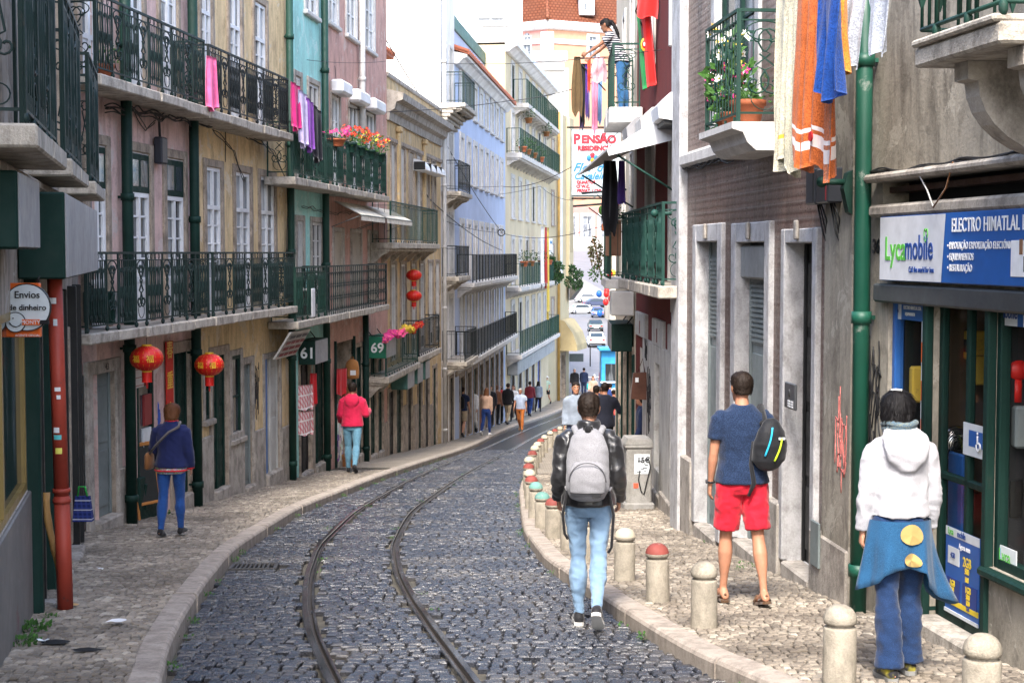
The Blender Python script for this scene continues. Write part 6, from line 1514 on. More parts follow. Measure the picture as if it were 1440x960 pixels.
for body, py in (('• IMPOTAÇÃO EXPORTAÇÃO ELECTÓNICA', 350), ('• EQUIPAMENTOS', 365.5), ('• RESTAURAÇÃO', 381)): ss(body, 1332, py, .064, WHITE, 'LEFT', bold=.0003, width=.74, space=1.06)
obj('lettering', t, e)
mb = FS.mb(); c = FS.pix(1302, 330, .09)
for sg in (-1, 1): mb.tube([(c[0], .091, c[1]-.05)]+[(c[0]+sg*.028*math.sin(a)*1.1, .091, c[1]-.05+.085*(1-math.cos(a))*.5+.02*math.sin(a)) for a in [PI*i/8 for i in range(1, 8)]]+[(c[0], .091, c[1]+.02)], .0035, 4, BRAND_G)
obj('heart', mb, e)
a, b = FS.s(1445, .09)-.25, FS.s(1421, .09); z0, z1 = FS.z(1421, 389, .09), FS.z(1421, 338, .09); mb = FS.mb(); mb.box(a, b, .086, .092, z0, z1, WHITE, .002); rr = random.Random(2)
for i in range(6): u = a+.04+.055*i; mb.box(u, u+.04, .092, .095, z0+.03+.1*(i % 2), z0+.12+.1*(i % 2), [INK, GREY_G, BRNL][i % 3])
obj('product_picture', mb, e)
def sticker(F, x0, x1, y0, y1, o, m, name, label, cat='poster', texts=(), group=None, extra=()):
    a, b = F.s(x1, o), F.s(x0, o); c = (x0+x1)/2; z0, z1 = F.z(c, y1, o), F.z(c, y0, o); e = empty(name, F.W((a+b)/2, o, z0), label, cat, group); mb = F.mb(); mb.box(a, b, o-.006, o, z0, z1, m, .0); obj('sheet', mb, e)
    W_, H_ = b-a, z1-z0
    for i, (u0, u1, v0, v1, mm) in enumerate(extra): mb = F.mb(); mb.box(b-W_*u1, b-W_*u0, o, o+.002+.001*i, z0+H_*v0, z0+H_*v1, mm); obj('print_block', mb, e)
    if texts:
        t = MB()
        for body, u, v, sz, mm in texts: put_text(t, body, F.W(b-W_*u, o+.009, z0+H_*v), F.rx, UP, mm, size=sz, extrude=.001, bold=.001, width=.8)
        obj('lettering', t, e)
    return e
YELL = flat('print_yellow', (.75,.55,.03), .5); DBL = flat('print_darkblue', (.015,.045,.22), .5)
od = -.062
sticker(FS, 1336, 1384, 750, 874, od, SIGNB, 'tariff_poster', 'blue phone tariff poster with yellow figures low on the shop door', texts=(('Lyca', .18, .925, .06, BRAND_G), ('mobile', .5, .925, .06, INKBLUE), ('Agora sem', .6, .80, .05, WHITE), ('2GB', .68, .62, .09, YELL), ('500', .68, .54, .055, YELL), ('100', .68, .45, .05, YELL), ('4GB', .25, .66, .05, INKBLUE), ('1GB', .25, .33, .06, YELL), ('200', .25, .26, .05, YELL), ('50', .25, .19, .05, YELL), ('1GB', .72, .33, .06, YELL), ('500', .72, .26, .05, YELL), ('100', .72, .19, .05, YELL), ('10€', .28, .135, .04, DBL), ('12€', .72, .135, .04, DBL)), extra=((0,1,.9,1,PALE),(.08,.42,.58,.78,PALE),(.06,.46,.17,.42,DBL),(.54,.96,.17,.42,DBL),(0,1,.11,.17,YELL),(0,1,.0,.04,PALE)))
e = sticker(FS, 1358, 1386, 597, 643, od, PALE, 'access_sign', 'white notice with a blue wheelchair symbol on the shop door', 'notice', extra=((.3,.98,.3,.8,SIGNB),))
mb = FS.mb(); s_, z = FS.pix(1377, 624, od); mb.tube([(s_+.028*math.cos(q), od+.008, z-.02+.028*math.sin(q)) for q in [PI*.15-2*PI*.8*i/12 for i in range(13)]], .006, 4, WHITE); mb.tube([(s_+.01,od+.008,z+.05),(s_+.01,od+.008,z),(s_-.03,od+.008,z),(s_-.045,od+.008,z-.04)], .006, 4, WHITE); mb.ball((s_+.012,od+.008,z+.065), .011, .004, .011, WHITE, 8, 5); obj('symbol', mb, e)
mb = FS.mb(); s_ = FS.s(1346, od); z = FS.z(1350, 690, od)
ow = -.05
sticker(FS, 1252, 1303, 428, 450, ow, SIGNB, 'window_header', 'blue and white header strip across the left display window', 'notice', texts=(('Lycamobile', .17, .45, .04, INKBLUE), ('ELECTRO HIMATLAL LDA', .66, .7, .035, WHITE), ('EQUIPAMENTOS', .6, .3, .03, WHITE)), extra=((0,.33,0,1,PALE),))
sticker(FS, 1398, 1440, 431, 458, ow, PALE, 'window_header', 'white header with green lettering on the right display window', 'notice', texts=(('Lyca', .2, .4, .11, BRAND_G), ('mobile', .55, .4, .11, INKBLUE)), extra=((.82,1,0,1,SIGNB),))
for i, (x0, x1, y0, y1, f0) in enumerate(((1297,1303,452,800,0),(1254,1260,452,800,0),(1397,1408,460,778,1))):
    e = sticker(FS, x0, x1, y0, y1, ow+.003, PALE if i != 1 else SIGNB, 'window_strip', ['pale sticker strip with orange blocks beside the shop doorway', 'blue sticker strip at the left edge of the left display window', 'wide pale sticker strip with orange blocks beside the right display window'][i], 'sticker', extra=[(.2,.8,.06+.155*k,.14+.155*k,ORANGE if i != 1 else INK) for k in range(6)])
e = sticker(FS, 1398, 1436, 770, 800, ow+.006, PALE, 'window_banner', 'white banner with green lettering along the bottom of the right display window', 'notice', texts=(('Lyca', .62, .3, .11, BRAND_G), ('www.', .2, .55, .05, WHITE), ('00 000', .2, .3, .04, WHITE))[:1], extra=((.0,.42,.2,.85,SIGNB),))
# goods in the shop windows, plus a reflected lantern built solid
STEEL = flat('steel', (.55,.55,.56), .2, .6, 1)
def pan(F, s_, o, z, r, lab):
    e = empty('steel_pan', F.W(s_, o, z), lab, 'pan', 'steel ware in the shop door'); mb = MB(); c = F.W(s_, o, z)
    mb.ball(c, r, .06, r, STEEL, 20, 8)
    for k in range(6): mb.tube([c+Vector((r*(.3+.12*k)*math.cos(q), -.07, r*(.3+.12*k)*math.sin(q))) for q in [2*PI*i/18 for i in range(19)]], .004, 4, INK)
    obj('lid', mb, e)
pan(FS, FS.s(1349, -.28), -.28, FS.z(1349, 625, -.28), .13, 'round ribbed steel fan cover inside the shop door')
for i, (px, py, w, h, m, lab) in enumerate(((1347,478,.16,.22,paint('box_yellow', (.55,.38,.05), .5),'yellow product box high inside the shop door'),(1362,485,.12,.2,paint('box_yellow', (.55,.38,.05), .5),'second yellow product box high inside the shop door'),(1352,515,.13,.22,paint('carton', (.40,.24,.10), .6),'brown carton on the shelf inside the shop door'),(1371,520,.12,.2,paint('box_yellow', (.55,.38,.05), .5),'yellow box on the lower shelf inside the shop door'))):
    s_, z = FS.pix(px, py, -.4); mb = FS.mb(); mb.box(s_-w/2, s_+w/2, -.5, -.38, z-h/2, z+h/2, m, .008); mb.box(s_-w/4, s_+w/4, -.38, -.377, z-h/4, z+h/5, INK); tag(obj('product_box', mb), lab, 'box', 'boxes inside the shop')
s_, z = FS.pix(1346, 690, -.2); mb = FS.mb(); mb.box(s_-.10, s_+.14, -.22, -.19, z-.28, z+.26, paint('blue_frame', (.02,.10,.33), .4), .03); tag(obj('display_panel', mb), 'blue cut-out panel inside the shop door', 'panel')
for i, (px, py) in enumerate(((1430,520),(1436,600),(1425,700),(1285,700),(1275,610),(1290,540))):
    s_, z = FS.pix(px, py, -.17); c = FS.W(s_, -.17, z); mb = MB()
    if i == 0: mb.ball(c, .085, .055, .07, RED, 16, 8); mb.tube([c-UP*.06, c-UP*.20], .035, 12, RED); tag(obj('reflected_lantern', mb), 'red lantern reflected in the right display window, built as a solid stand-in', 'lantern')  # reflection in the glass, modelled as a solid red lantern behind it
    else: mb.box(c.x-.05, c.x+.05, c.y-.05, c.y+.05, c.z-.13, c.z+.13, [None, GREY_G, STEEL, BRNL, paint('carton', (.40,.24,.10), .6), paint('box_yellow', (.55,.38,.05), .5)][i], .015); tag(obj('appliance', mb), [None,'grey appliance in the right display window','steel appliance at the foot of the right display window','brown case low in the left display window','brown carton in the left display window','yellow carton high in the left display window'][i], 'appliance')

# ---- bollards
BOL = stone('bollard_stone', (.34,.305,.245), (.12,.105,.08), 2.0, .6, .8, .8)
BCAP = {'cream': paint('cap_cream', (.42,.37,.28), .7, (.3,.27,.22), .5, mode='obj'), 'red': paint('cap_red', (.21,.045,.035), .75, (.40,.34,.28), .8, scale=1.6), 'teal': paint('cap_teal', (.12,.26,.225), .75, (.42,.38,.31), .8, scale=1.6), 'stone': BOL}
def bollard_proto():
    e = empty('bollard', (0,0,0), None, None, None); mb = MB()
    mb.lathe([(.094,-.1),(.094,.02),(.092,.325),(.088,.335),(.074,.34),(.074,.352)], n=24, m=BOL); obj('post', mb, e, True)
    mb = MB(); mb.lathe([(.074,.352),(.088,.357),(.094,.372),(.0935,.386)], n=24, m=BOL); mb.lathe([(.0935,.386),(.092,.395),(.083,.42),(.065,.442),(.038,.457),(.004,.462)], n=24, m=WHITE_D); obj('cap', mb, e, True); return e
bp = bollard_proto(); capmesh = {}
for k, m in BCAP.items():
    me = [c for c in bp.children if c.name.startswith('cap')][0].data.copy(); me.materials[0] = BOL; me.materials[1] = m; capmesh[k] = me
near = [(1180,965,'stone','plain grey bollard on the pavement behind the woman in the white hoodie'),(990,880,'stone','plain bollard with a pale round top beside the man in red shorts'),(925,845,'red','red-topped bollard nearest the camera, right of the backpack man'),(878,815,'cream','pale yellow-topped bollard just right of the backpack man')]
spots = [(gpt(x, y), c, l, .0) for x, y, c, l in near]
spots.append((Vector((2.28, 7.5, g(7.5))), 'stone', 'pale rounded bollard at the bottom right corner by the shop step', 0))
seq = [(15.2,'cream'),(16.4,'cream'),(17.72,'red'),(19.0,'teal'),(20.4,'teal'),(21.9,'red'),(23.6,'cream'),(25.4,'red'),(27.4,'cream'),(29.6,'red'),(32,'cream'),(34.6,'cream'),(37.4,'red'),(40.4,'cream'),(44.4,'cream'),(47.6,'red'),(51,'cream'),(54.6,'cream')]
words = {'cream': 'cream-topped', 'red': 'red-topped', 'teal': 'turquoise-topped'}
ordn = ['first','second','third','fourth','fifth','sixth','seventh','eighth','ninth','tenth']; cnt = {}
for Y, c in seq:
    cnt[c] = cnt.get(c, 0)+1; spots.append((Vector((kerb_r(Y)+(.33 if Y < 16 else max(.15, .33-(Y-16)*.036)), Y, g(Y))), c, 'weathered %s bollard, %s of its colour along the kerb beyond the backpack man' % (words[c], ordn[cnt[c]-1]), Y))
for i, (p, c, l, Y) in enumerate(spots):
    o = bp if i == 0 else copy_tree(bp); o.location = p; o.rotation_euler = (R.uniform(-.015,.015), R.uniform(-.02,.02), R.uniform(0,6)); o['label'] = l; o['category'] = 'bollard'; o['group'] = 'stone bollards along the right kerb'
    k = R.uniform(.96, 1.05); o.scale = (1, 1, k if i > 4 else 1)
    for ch in o.children:
        if ch.name.startswith('cap'): ch.data = capmesh[c]

# ---- overhead cables
CAB_M = flat('cable_black', (.015,.015,.016), .6)
def cable(pts, sag, r, label, n=18, m=None):
    mb = MB(); path = []
    for a, b in zip(pts, pts[1:]):
        a = Vector(a); b = Vector(b)
        for i in range(n): t_ = i/n; path.append(a.lerp(b, t_)-UP*(sag*4*t_*(1-t_)*(b-a).length))
    path.append(Vector(pts[-1])); mb.tube(path, r, 4, m or CAB_M); return tag(obj('overhead_cable', mb), label, 'cable', 'overhead cables across the street')
cable([FA.W(0, .3, 4.6), at(253, 14, 23.5), at(350, 95, 27.5), FB.W(2, .1, 2.2)], .015, .008, 'black cable sagging past the upper pink and yellow balconies')
cable([at(497, -8, 36), at(525, 140, 38), at(604, 280, 46), at(706, 352, 64)], .01, .016, 'thick black cable sloping down in front of the salmon and ochre houses')
cable([at(507, -8, 37), at(600, 150, 46), at(640, 225, 52), at(706, 327, 66)], .008, .014, 'thin black cable sloping past the white gable')
cable([FB.W(1.0, .05, at(400, 84, 29.5).z), at(560, 84, 36), FRd.W(3, .05, at(900, 80, 23).z)], .01, .006, 'topmost thin cable crossing between the turquoise and red houses')
cable([FB.W(5.0, .05, at(470, 148, 33).z), at(540, 158, 38), at(716, 142, 45), FV.W(2, .05, at(880, 95, 28).z)], .006, .012, 'black cable crossing level with the white blind boxes')
cable([FD.W(1, .05, at(640, 262, 50).z), at(705, 262, 50), FV.W(5, .05, at(870, 180, 31).z)], .02, .009, 'cable running to the guesthouse sign from the white house')
cable([FD.W(1, .05, at(630, 312, 50).z), at(704, 327, 56), FV.W(7, .05, at(862, 310, 33).z)], .012, .010, 'low cable with the coiled ring over the street')
cable([FE.W(9, .1, at(690, 275, 61).z), at(760, 262, 58), FV.W(6, .05, at(866, 262, 32).z)], .015, .008, 'cable sagging from the blue block to the right side')
mb = MB(); c = at(705, 327, 56); mb.tube([c+Vector((.12*math.cos(q), .02*math.sin(3*q), .12*math.sin(q))) for q in [2*PI*i/20 for i in range(21)]], .02, 6, CAB_M); tag(obj('cable_coil', mb), 'black coil of spare cable hanging over the far street', 'cable coil')
def bundle(F, pts, label, o=.06, k=5, r=.008, jit=.02):
    mb = MB(); rr = random.Random(len(label))
    for q in range(k):
        path = []; p1, p2, c0 = rr.uniform(0,6), rr.uniform(0,6), rr.gauss(0, jit*.7)
        for (x0, y0), (x1, y1) in zip(pts, pts[1:]):
            for i in range(16): t_ = i/16; s_, z = F.pix(x0+(x1-x0)*t_, y0+(y1-y0)*t_, o); path.append(F.W(s_, o+jit*.5*math.sin(s_*5+p2), z+c0+jit*.6*math.sin(s_*4+p1)+jit*.5*math.sin(s_*9+p2)))
        mb.tube(path, r, 4, CAB_M)
    return tag(obj('cable_bundle', mb), label, 'cable', 'cable bundles along the walls')
bundle(FS, [(1222,243),(1300,236),(1440,214)], 'black cable bundle along the ledge above the electronics shop'); bundle(FT, [(956,238),(1010,228),(1090,204)], 'black cable bundle along the tiled wall below the green balcony', jit=.03)
bundle(FA, [(150,153),(200,160),(270,172),(300,178)], 'tangled cables under the upper pink balcony', .1, 5, .010, .05); bundle(FA, [(224,165),(226,205),(227,225)], 'cables hanging down between the pink balcony doors', .08, 4, .012, .03); bundle(FA, [(345,190),(385,215),(408,270)], 'thin cables drooping down the yellow wall', .05, 3, .007, .03)
mb = FA.mb(); s_, z = FA.pix(226, 212, .08); mb.box(s_-.12, s_+.12, .02, .14, z-.18, z+.18, flat('box_slate', (.03,.033,.042), .4), .02); tag(obj('junction_box', mb), 'black cable box between the two pink balcony doors', 'junction box')
for x0, y0, x1, y1, lab in ((1288,238,1312,290,'pale loose wire hanging over the shop lintel, left one'),(1340,228,1312,292,'brown loose wire hanging over the shop lintel, right one')):
    mb = MB(); a = TP(FS, x0, y0, .1); b = TP(FS, x1, y1, .13); mb.tube([a, a.lerp(b,.5)+Vector((.02,0,-.02)), b], .006, 4, WHITE_D if x0 < 1300 else BRNL); tag(obj('loose_wire', mb), lab, 'wire')
for pts, lab, F_ in (([(300,182),(330,215),(345,260)],'loose cable looping down the yellow wall beside the pink house',FA),([(318,180),(318,228)],'short cable above the first yellow balcony door',FA),([(190,155),(205,185),(218,170)],'drooping cable under the upper pink slab',FA),([(402,190),(405,300),(402,420)],'long cable beside the far green drainpipe',FA),([(425,290),(470,300),(540,295)],'cable along the turquoise and salmon wall under the upper balcony',FB),([(470,92),(474,140)],'cable hanging on the upper salmon wall',FB),([(545,345),(580,352),(612,340)],'cables under the ochre balcony',FC)):
    bundle(F_, pts, lab, .05, 2, .007, .03)
# ---- weeds, litter
rr = random.Random(12); mb = MB()
def weed(px, py, n=30, r=.10, h=.07): p = gpt(px, py); leaves(mb, p+UP*.005, r, .02, n*2, h*.45, LEAF, rr, 1.2)
for q in ((40,885,70,.16,.09),(25,905,60,.15,.08),(70,868,20,.06,.05),(150,672+60,20,.1,.05),(235,712,40,.25,.08),(262,698,60,.2,.1),(225,722,30,.2,.08)): weed(*q)
for x, y in ((1330-290,830-30),(990,805),(1000,762),(1050,795),(955,733)): weed(x, y, 16, .12, .05)
for Y in [9+.9*i for i in range(34)]:
    for fx, sg in ((kerb_l, 1), (kerb_r, -1)):
        if rr.random() < .6: y = Y+rr.uniform(-.3,.3); leaves(mb, (fx(y)+sg*.03, y, g(y)+ROADZ+.01), .06, .03, rr.randint(8,40), .022, LEAF, rr, 1.2)
    for fx in (rail_l, rail_r):
        if rr.random() < .4: y = Y+rr.uniform(-.3,.3); leaves(mb, (fx(y)+rr.choice((-.1,.1)), y, g(y)+ROADZ), .06, .02, 14, .018, LEAF, rr, 1.2)
o = obj('weeds', mb, None, loc=(0,0,0)); tag(o, 'green weeds growing along the kerbs and wall foot', 'weeds', None, 'stuff')
for i, (px, py, m, w) in enumerate(((165,878,WHITE,.10),(140,803,WHITE,.05),(62,906,PALE,.05),(125,916,DARK,.12),(78,905,DARK,.16),(100,852,paint('carton', (.40,.24,.10), .6),.10))):
    p = gpt(px, py); mb = MB(); q = [p+Vector((w*math.cos(a)*rr.uniform(.5,1), w*.5*math.sin(a)*rr.uniform(.5,1), .012+rr.uniform(0,.03 if m in (WHITE,PALE) else .004))) for a in [2*PI*k/8 for k in range(8)]]
    mb.add([p+UP*.03]+q, [(0,1+k,1+(k+1) % 8) for k in range(8)], m); tag(obj('litter', mb), ['crumpled white paper in the middle of the left pavement','white scrap farther up the left pavement','pale scrap by the green pilaster foot','dark flat scrap near the kerb on the left pavement','dark flat stain-like patch of cardboard on the left pavement','torn brown paper at the foot of the bamboo cane'][i], 'litter')
# ================================================================== PEOPLE
SKIN = {}
def skin(k, c):
    if 'skin_'+k in MATS: return MATS['skin_'+k]
    t = NT('skin_'+k, .5, .35); p = t.pos('obj'); n = t.noise(p, 14, 4, .6); n2 = t.noise(p, 120, 2)
    c2 = t.mix(t.ramp(n, [(.3, 0), (.7, 1)]), mul(c, .82), (min(1, c[0]*1.12), c[1]*1.02, c[2]*.98)); t.color(c2); t.bump(n2, .08, .003)
    t.b.inputs['Subsurface Weight'].default_value = .08; t.b.inputs['Subsurface Radius'].default_value = (.02,.008,.004); return t.m
SK_A = skin('fair', (.50,.27,.18)); SK_B = skin('tan', (.42,.21,.13)); SK_C = skin('brown', (.26,.125,.075))
def hairm(k, c):
    if 'hair_'+k in MATS: return MATS['hair_'+k]
    t = NT('hair_'+k, .45, .5); p = t.pos('obj'); n = t.noise(t.mapping(p, (60,60,9)), 1.6, 4, .7)
    t.color(t.mix(n, mul(c, .3), mul(c, 1.35))); t.b.inputs['Roughness'].default_value = .6; t.b.inputs['Specular IOR Level'].default_value = .2; t.bump(n, .5, .008); return t.m
H_DK = hairm('dark', (.022,.014,.010)); H_BR = hairm('brown', (.075,.035,.018)); H_BL = hairm('black', (.010,.009,.010)); H_GR = hairm('grey', (.45,.43,.40)); H_AU = hairm('auburn', (.14,.055,.022))
EYEW = flat('eye_white', (.7,.69,.66), .25); EYED = flat('eye_dark', (.02,.012,.01), .2)
SHOE_K = cloth('shoe_black', (.014,.014,.016), None, .6, 80); SOLE = flat('sole_white', (.66,.65,.62), .7); BROWN_S = cloth('shoe_brown', (.10,.055,.03), None, .6, 80)
V3 = lambda x, y, z: Vector((x, y, z))
class Pose:
    """joint positions in metres: x right, y forward, z up"""
    def __init__(s, h=1.75, lt=0, lk=0, rt=0, rk=0, la=0, le=12, ra=0, re=12, lab=7, rab=7, lean=2, lfp=None, rfp=None, spread=0.0, lean_side=0, hands=None, belly=0, head_yaw=0, head_pitch=0, sw=1.0, hipw=1.0):
        k = h/1.75; s.k = k; s.head_yaw = head_yaw; s.head_pitch = head_pitch; s.belly = belly; s.sw = sw; s.hipw = hipw
        S = math.sin; C = math.cos; r_ = rad
        hip = V3(0,0,.92*k); s.hip = hip; ln = r_(lean); ls = r_(lean_side)
        sp = lambda d: hip + V3(S(ls)*d, S(ln)*d, C(ln)*d)*k
        s.waist = sp(.16); s.chest = sp(.36); s.neck0 = sp(.55); s.neck1 = sp(.60)+V3(0,.015*k,0); s.headc = sp(.70)+V3(0,.03*k,0)
        s.sh = {}; s.el = {}; s.wr = {}; s.hp = {}; s.kn = {}; s.an = {}; s.toe = {}; s.ft = {}
        for sd, q, th, kn, a, e, ab, fp in (('L',-1,lt,lk,la,le,lab,lfp), ('R',1,rt,rk,ra,re,rab,rfp)):
            s.sh[sd] = sp(.482)+V3(q*.176*k*sw,0,0)
            a_, e_, b_ = r_(a), r_(a+e), r_(ab)
            s.el[sd] = s.sh[sd]+V3(q*S(b_), S(a_)*C(b_), -C(a_)*C(b_))*.285*k
            s.wr[sd] = s.el[sd]+V3(q*S(b_)*.35, S(e_), -C(e_)).normalized()*.245*k
            s.hp[sd] = hip+V3(q*.092*k*hipw,0,-.02*k)
            t_, k_ = r_(th), r_(th-kn)
            s.kn[sd] = s.hp[sd]+V3(q*spread*.5, S(t_), -C(t_))*.425*k
            s.an[sd] = s.kn[sd]+V3(q*spread*.3, S(k_), -C(k_))*.405*k
            f_ = r_(fp) if fp is not None else min(0, k_*.8)+max(0, k_*.5)
            s.ft[sd] = f_
            s.toe[sd] = s.an[sd]+V3(q*.02, C(f_)*.15, S(f_)*.15-.055)*k
        if hands:
            for sd, w in hands.items():
                w = Vector(w)*k; d = w-s.sh[sd]; L1, L2 = .285*k, .245*k; D = min(d.length, (L1+L2)*.999); s.wr[sd] = s.sh[sd]+d.normalized()*D; a = (L1*L1-L2*L2+D*D)/(2*D); hgt = math.sqrt(max(0, L1*L1-a*a)); q = -1 if sd == 'L' else 1
                pole = V3(q*.5, -.25, -1); u = d.normalized(); pole = (pole-u*pole.dot(u)).normalized(); s.el[sd] = s.sh[sd]+u*a+pole*hgt
        low = 9
        for sd in 'LR':
            heel = s.an[sd]+V3(0, -.055*math.cos(s.ft[sd])+.08*math.sin(s.ft[sd])*0, -.085-.06*math.sin(s.ft[sd]))*k; low = min(low, s.toe[sd].z-.035*k, heel.z)
        s.drop = low
def ringset(pts, n=None):
    """rings perpendicular to a limb from (point, radius side, radius front)"""
    out = []
    for i, (p, a, b) in enumerate(pts):
        t = (pts[min(i+1, len(pts)-1)][0]-pts[max(i-1, 0)][0]).normalized(); side = V3(1,0,0); side = (side-t*side.dot(t))
        side = side.normalized() if side.length > .2 else V3(0,1,0); fr = t.cross(side).normalized(); out.append((p, side*a, fr*b))
    return out
def limb(mb, A, B, prof, n=14, bow=V3(0,0,0)):
    pts = []
    for t, a, *b in prof: pts.append((A.lerp(B, t)+bow*math.sin(PI*min(max(t,0),1)), a, b[0] if b else a))
    mb.loft(ringset(pts), None, n)
def add_hand(mb, s, sd, curl=28, k=1.0, size=1.0):
    w = s.wr[sd]; d = (w-s.el[sd]).normalized(); q = -1 if sd == 'L' else 1
    fwd = V3(0,1,0); wd = (fwd-d*fwd.dot(d)); wd = wd.normalized() if wd.length > .15 else V3(0,0,1); nrm = wd.cross(d).normalized()
    if nrm.x*q > 0: nrm = -nrm      # palm turned to the body
    z = .95*k*size
    mb.loft([(w-d*.03*z, wd*.025*z, nrm*.020*z), (w+d*.01*z, wd*.027*z, nrm*.019*z), (w+d*.05*z, wd*.038*z, nrm*.016*z), (w+d*.085*z, wd*.040*z, nrm*.014*z), (w+d*.098*z, wd*.034*z, nrm*.010*z)], None, 12)
    for i, (off, L, r) in enumerate(((.030,.066,.0088),(.010,.075,.0092),(-.010,.070,.0088),(-.029,.055,.0080))):
        p = w+d*.088*z+wd*off*z; pts = [p-d*.02*z]; dd = d.copy()
        for seg, f in enumerate((.45,.32,.25)):
            a = rad(curl*(.55+.35*seg)+i*3); dd = (dd*math.cos(a)+nrm*math.sin(a)).normalized(); pts.append(pts[-1]+dd*L*f*z*(1.3 if seg == 0 else 1))
        mb.tube(pts, [r*1.02*z, r*z, r*.95*z, r*.72*z], 7)
    p = w+d*.02*z+wd*.026*z; mb.tube([p-wd*.012*z, p+(wd*.7+d*.7)*.032*z+nrm*.006*z, p+(wd*.45+d*.9)*.064*z+nrm*.018*z, p+(wd*.3+d*.95)*.086*z+nrm*.026*z], [.013*z,.0125*z,.0105*z,.007*z], 8)
def head_frame(s):
    return Matrix.Translation(s.headc) @ Matrix.Rotation(rad(-s.head_yaw), 4, 'Z') @ Matrix.Rotation(rad(s.head_pitch), 4, 'X')
def add_head(mb, s, face=True):
    k = s.k; keep = mb.M; mb.M = head_frame(s); e = [(-.112,.030,.036,.044),(-.100,.047,.052,.034),(-.07,.058,.068,.020),(-.035,.066,.083,.006),(0,.072,.091,.0),(.035,.076,.096,-.004),(.065,.073,.093,-.006),(.09,.060,.078,-.008),(.108,.038,.052,-.008),(.116,.012,.018,-.008)]
    mb.loft([(V3(0,y*k,z*k), V3(a*k,0,0), V3(0,b*k,0)) for z, a, b, y in e], None, 18)
    mb.loft([(V3(0,.088*k,.018*k), V3(.008*k,0,0), V3(0,.006*k,0)), (V3(0,.098*k,-.012*k), V3(.011*k,0,0), V3(0,.010*k,0)), (V3(0,.104*k,-.026*k), V3(.015*k,0,0), V3(0,.012*k,0)), (V3(0,.090*k,-.036*k), V3(.012*k,0,0), V3(0,.01*k,0))], None, 8)
    mb.ball((0,.081*k,-.062*k), .024*k, .012*k, .008*k, None, 8, 5); mb.ball((0,.079*k,-.072*k), .020*k, .012*k, .007*k, None, 8, 5)
    for q in (-1, 1):
        mb.loft([(V3(q*.072*k,-.008*k,-.038*k), V3(.008*k,0,0), V3(0,.010*k,0)), (V3(q*.078*k,-.014*k,-.01*k), V3(.010*k,0,0), V3(0,.018*k,0)), (V3(q*.082*k,-.02*k,.018*k), V3(.008*k,0,0), V3(0,.018*k,0)), (V3(q*.078*k,-.018*k,.030*k), V3(.005*k,0,0), V3(0,.008*k,0))], None, 8)
        mb.ball((q*.030*k,.086*k,.030*k), .022*k, .008*k, .006*k, None, 8, 5)
    mb.M = keep
    t = [(s.neck0-V3(0,.0,.05)*k, .066*k, .062*k), (s.neck0, .056*k, .058*k), (s.neck1, .053*k, .058*k), (s.headc+V3(0,-.005,-.05)*k, .050*k, .056*k)]
    mb.loft(ringset(t), None, 14)
def torso_rings(s, g=0.0, top=True, bottom=-.04, fem=False, loose=0.0, waist=1.0):
    k = s.k; sw = s.sw; hw = s.hipw
    e = [(-.10,.145*hw,.115), (-.02,.168*hw,.122), (.06,.158*hw,.116), (.16,.142*waist,.104+s.belly*.6), (.26,.152,.108+s.belly*.5), (.36,.166*sw,.114), (.44,.172*sw,.110), (.50,.150*sw,.092), (.54,.098*sw,.074), (.575,.060,.060)]
    out = []; N = s.neck0-s.hip; ax = N.normalized()
    for z, a, b in e:
        if z < bottom-1e-6: continue
        lo = loose*max(0, 1-max(0, z)/.42); p = s.hip+ax*z*k; out.append((p+V3(0,s.belly*.3*k if .1 < z < .35 else 0,0), V3((a+g+lo)*k,0,0), V3(0,(b+g+lo)*k,0)))
    return out
def arm_prof(g=0.0): return ([(-.03,.036+g),(.06,.050+g),(.3,.050+g),(.6,.045+g),(.9,.040+g),(1.0,.039+g)], [(0,.039+g),(.2,.042+g),(.5,.036+g),(.85,.027+g,.025+g),(1.0,.025+g,.022+g)])
def leg_prof(g=0.0): return ([(-.1,.084+g),(.05,.088+g),(.3,.079+g),(.6,.066+g),(.85,.057+g),(1.0,.054+g)], [(0,.054+g),(.12,.056+g),(.3,.063+g),(.5,.054+g),(.75,.038+g),(.95,.035+g),(1.04,.036+g)])
def body_mesh(s, skin_m, voxel, hands=True, curl=28):
    k = s.k; mb = MB(); mb.loft(torso_rings(s, -.012), None, 20); add_head(mb, s)
    for sd in 'LR':
        q = -1 if sd == 'L' else 1
        mb.ball(s.sh[sd]-V3(q*.020,0,.004), .046*k, m=None)
        u, f = arm_prof(-.004); limb(mb, s.sh[sd], s.el[sd], [(t, *[x*k for x in r]) for t, *r in u]); limb(mb, s.el[sd], s.wr[sd], [(t, *[x*k for x in r]) for t, *r in f])
        mb.ball(s.el[sd], .037*k)
        if hands: add_hand(mb, s, sd, curl, k)
        u, f = leg_prof(-.006); limb(mb, s.hp[sd], s.kn[sd], [(t, *[x*k for x in r]) for t, *r in u]); limb(mb, s.kn[sd], s.an[sd], [(t, *[x*k for x in r]) for t, *r in f], bow=V3(0,-.012*k,0)); mb.ball(s.kn[sd], .052*k)
        foot(mb, s, sd, 0.0)
    return remesh(mb, voxel, skin_m, 3)
def foot(mb, s, sd, g):
    k = s.k; f = s.ft[sd]; a = s.an[sd]; fw = V3(.06*(-1 if sd == 'L' else 1), math.cos(f), math.sin(f)).normalized(); up = V3(0,-math.sin(f),math.cos(f)); sdv = fw.cross(up)
    mb.loft([(a+fw*y*k+up*z*k, sdv*(w+g)*k, up*(h+g)*k) for y, z, w, h in ((-.075,-.062,.012,.014),(-.062,-.055,.030,.030),(-.02,-.035,.034,.048),(.04,-.045,.036,.040),(.10,-.060,.043,.026),(.15,-.066,.042,.019),(.185,-.070,.026,.014),(.195,-.070,.010,.008))], None, 14)
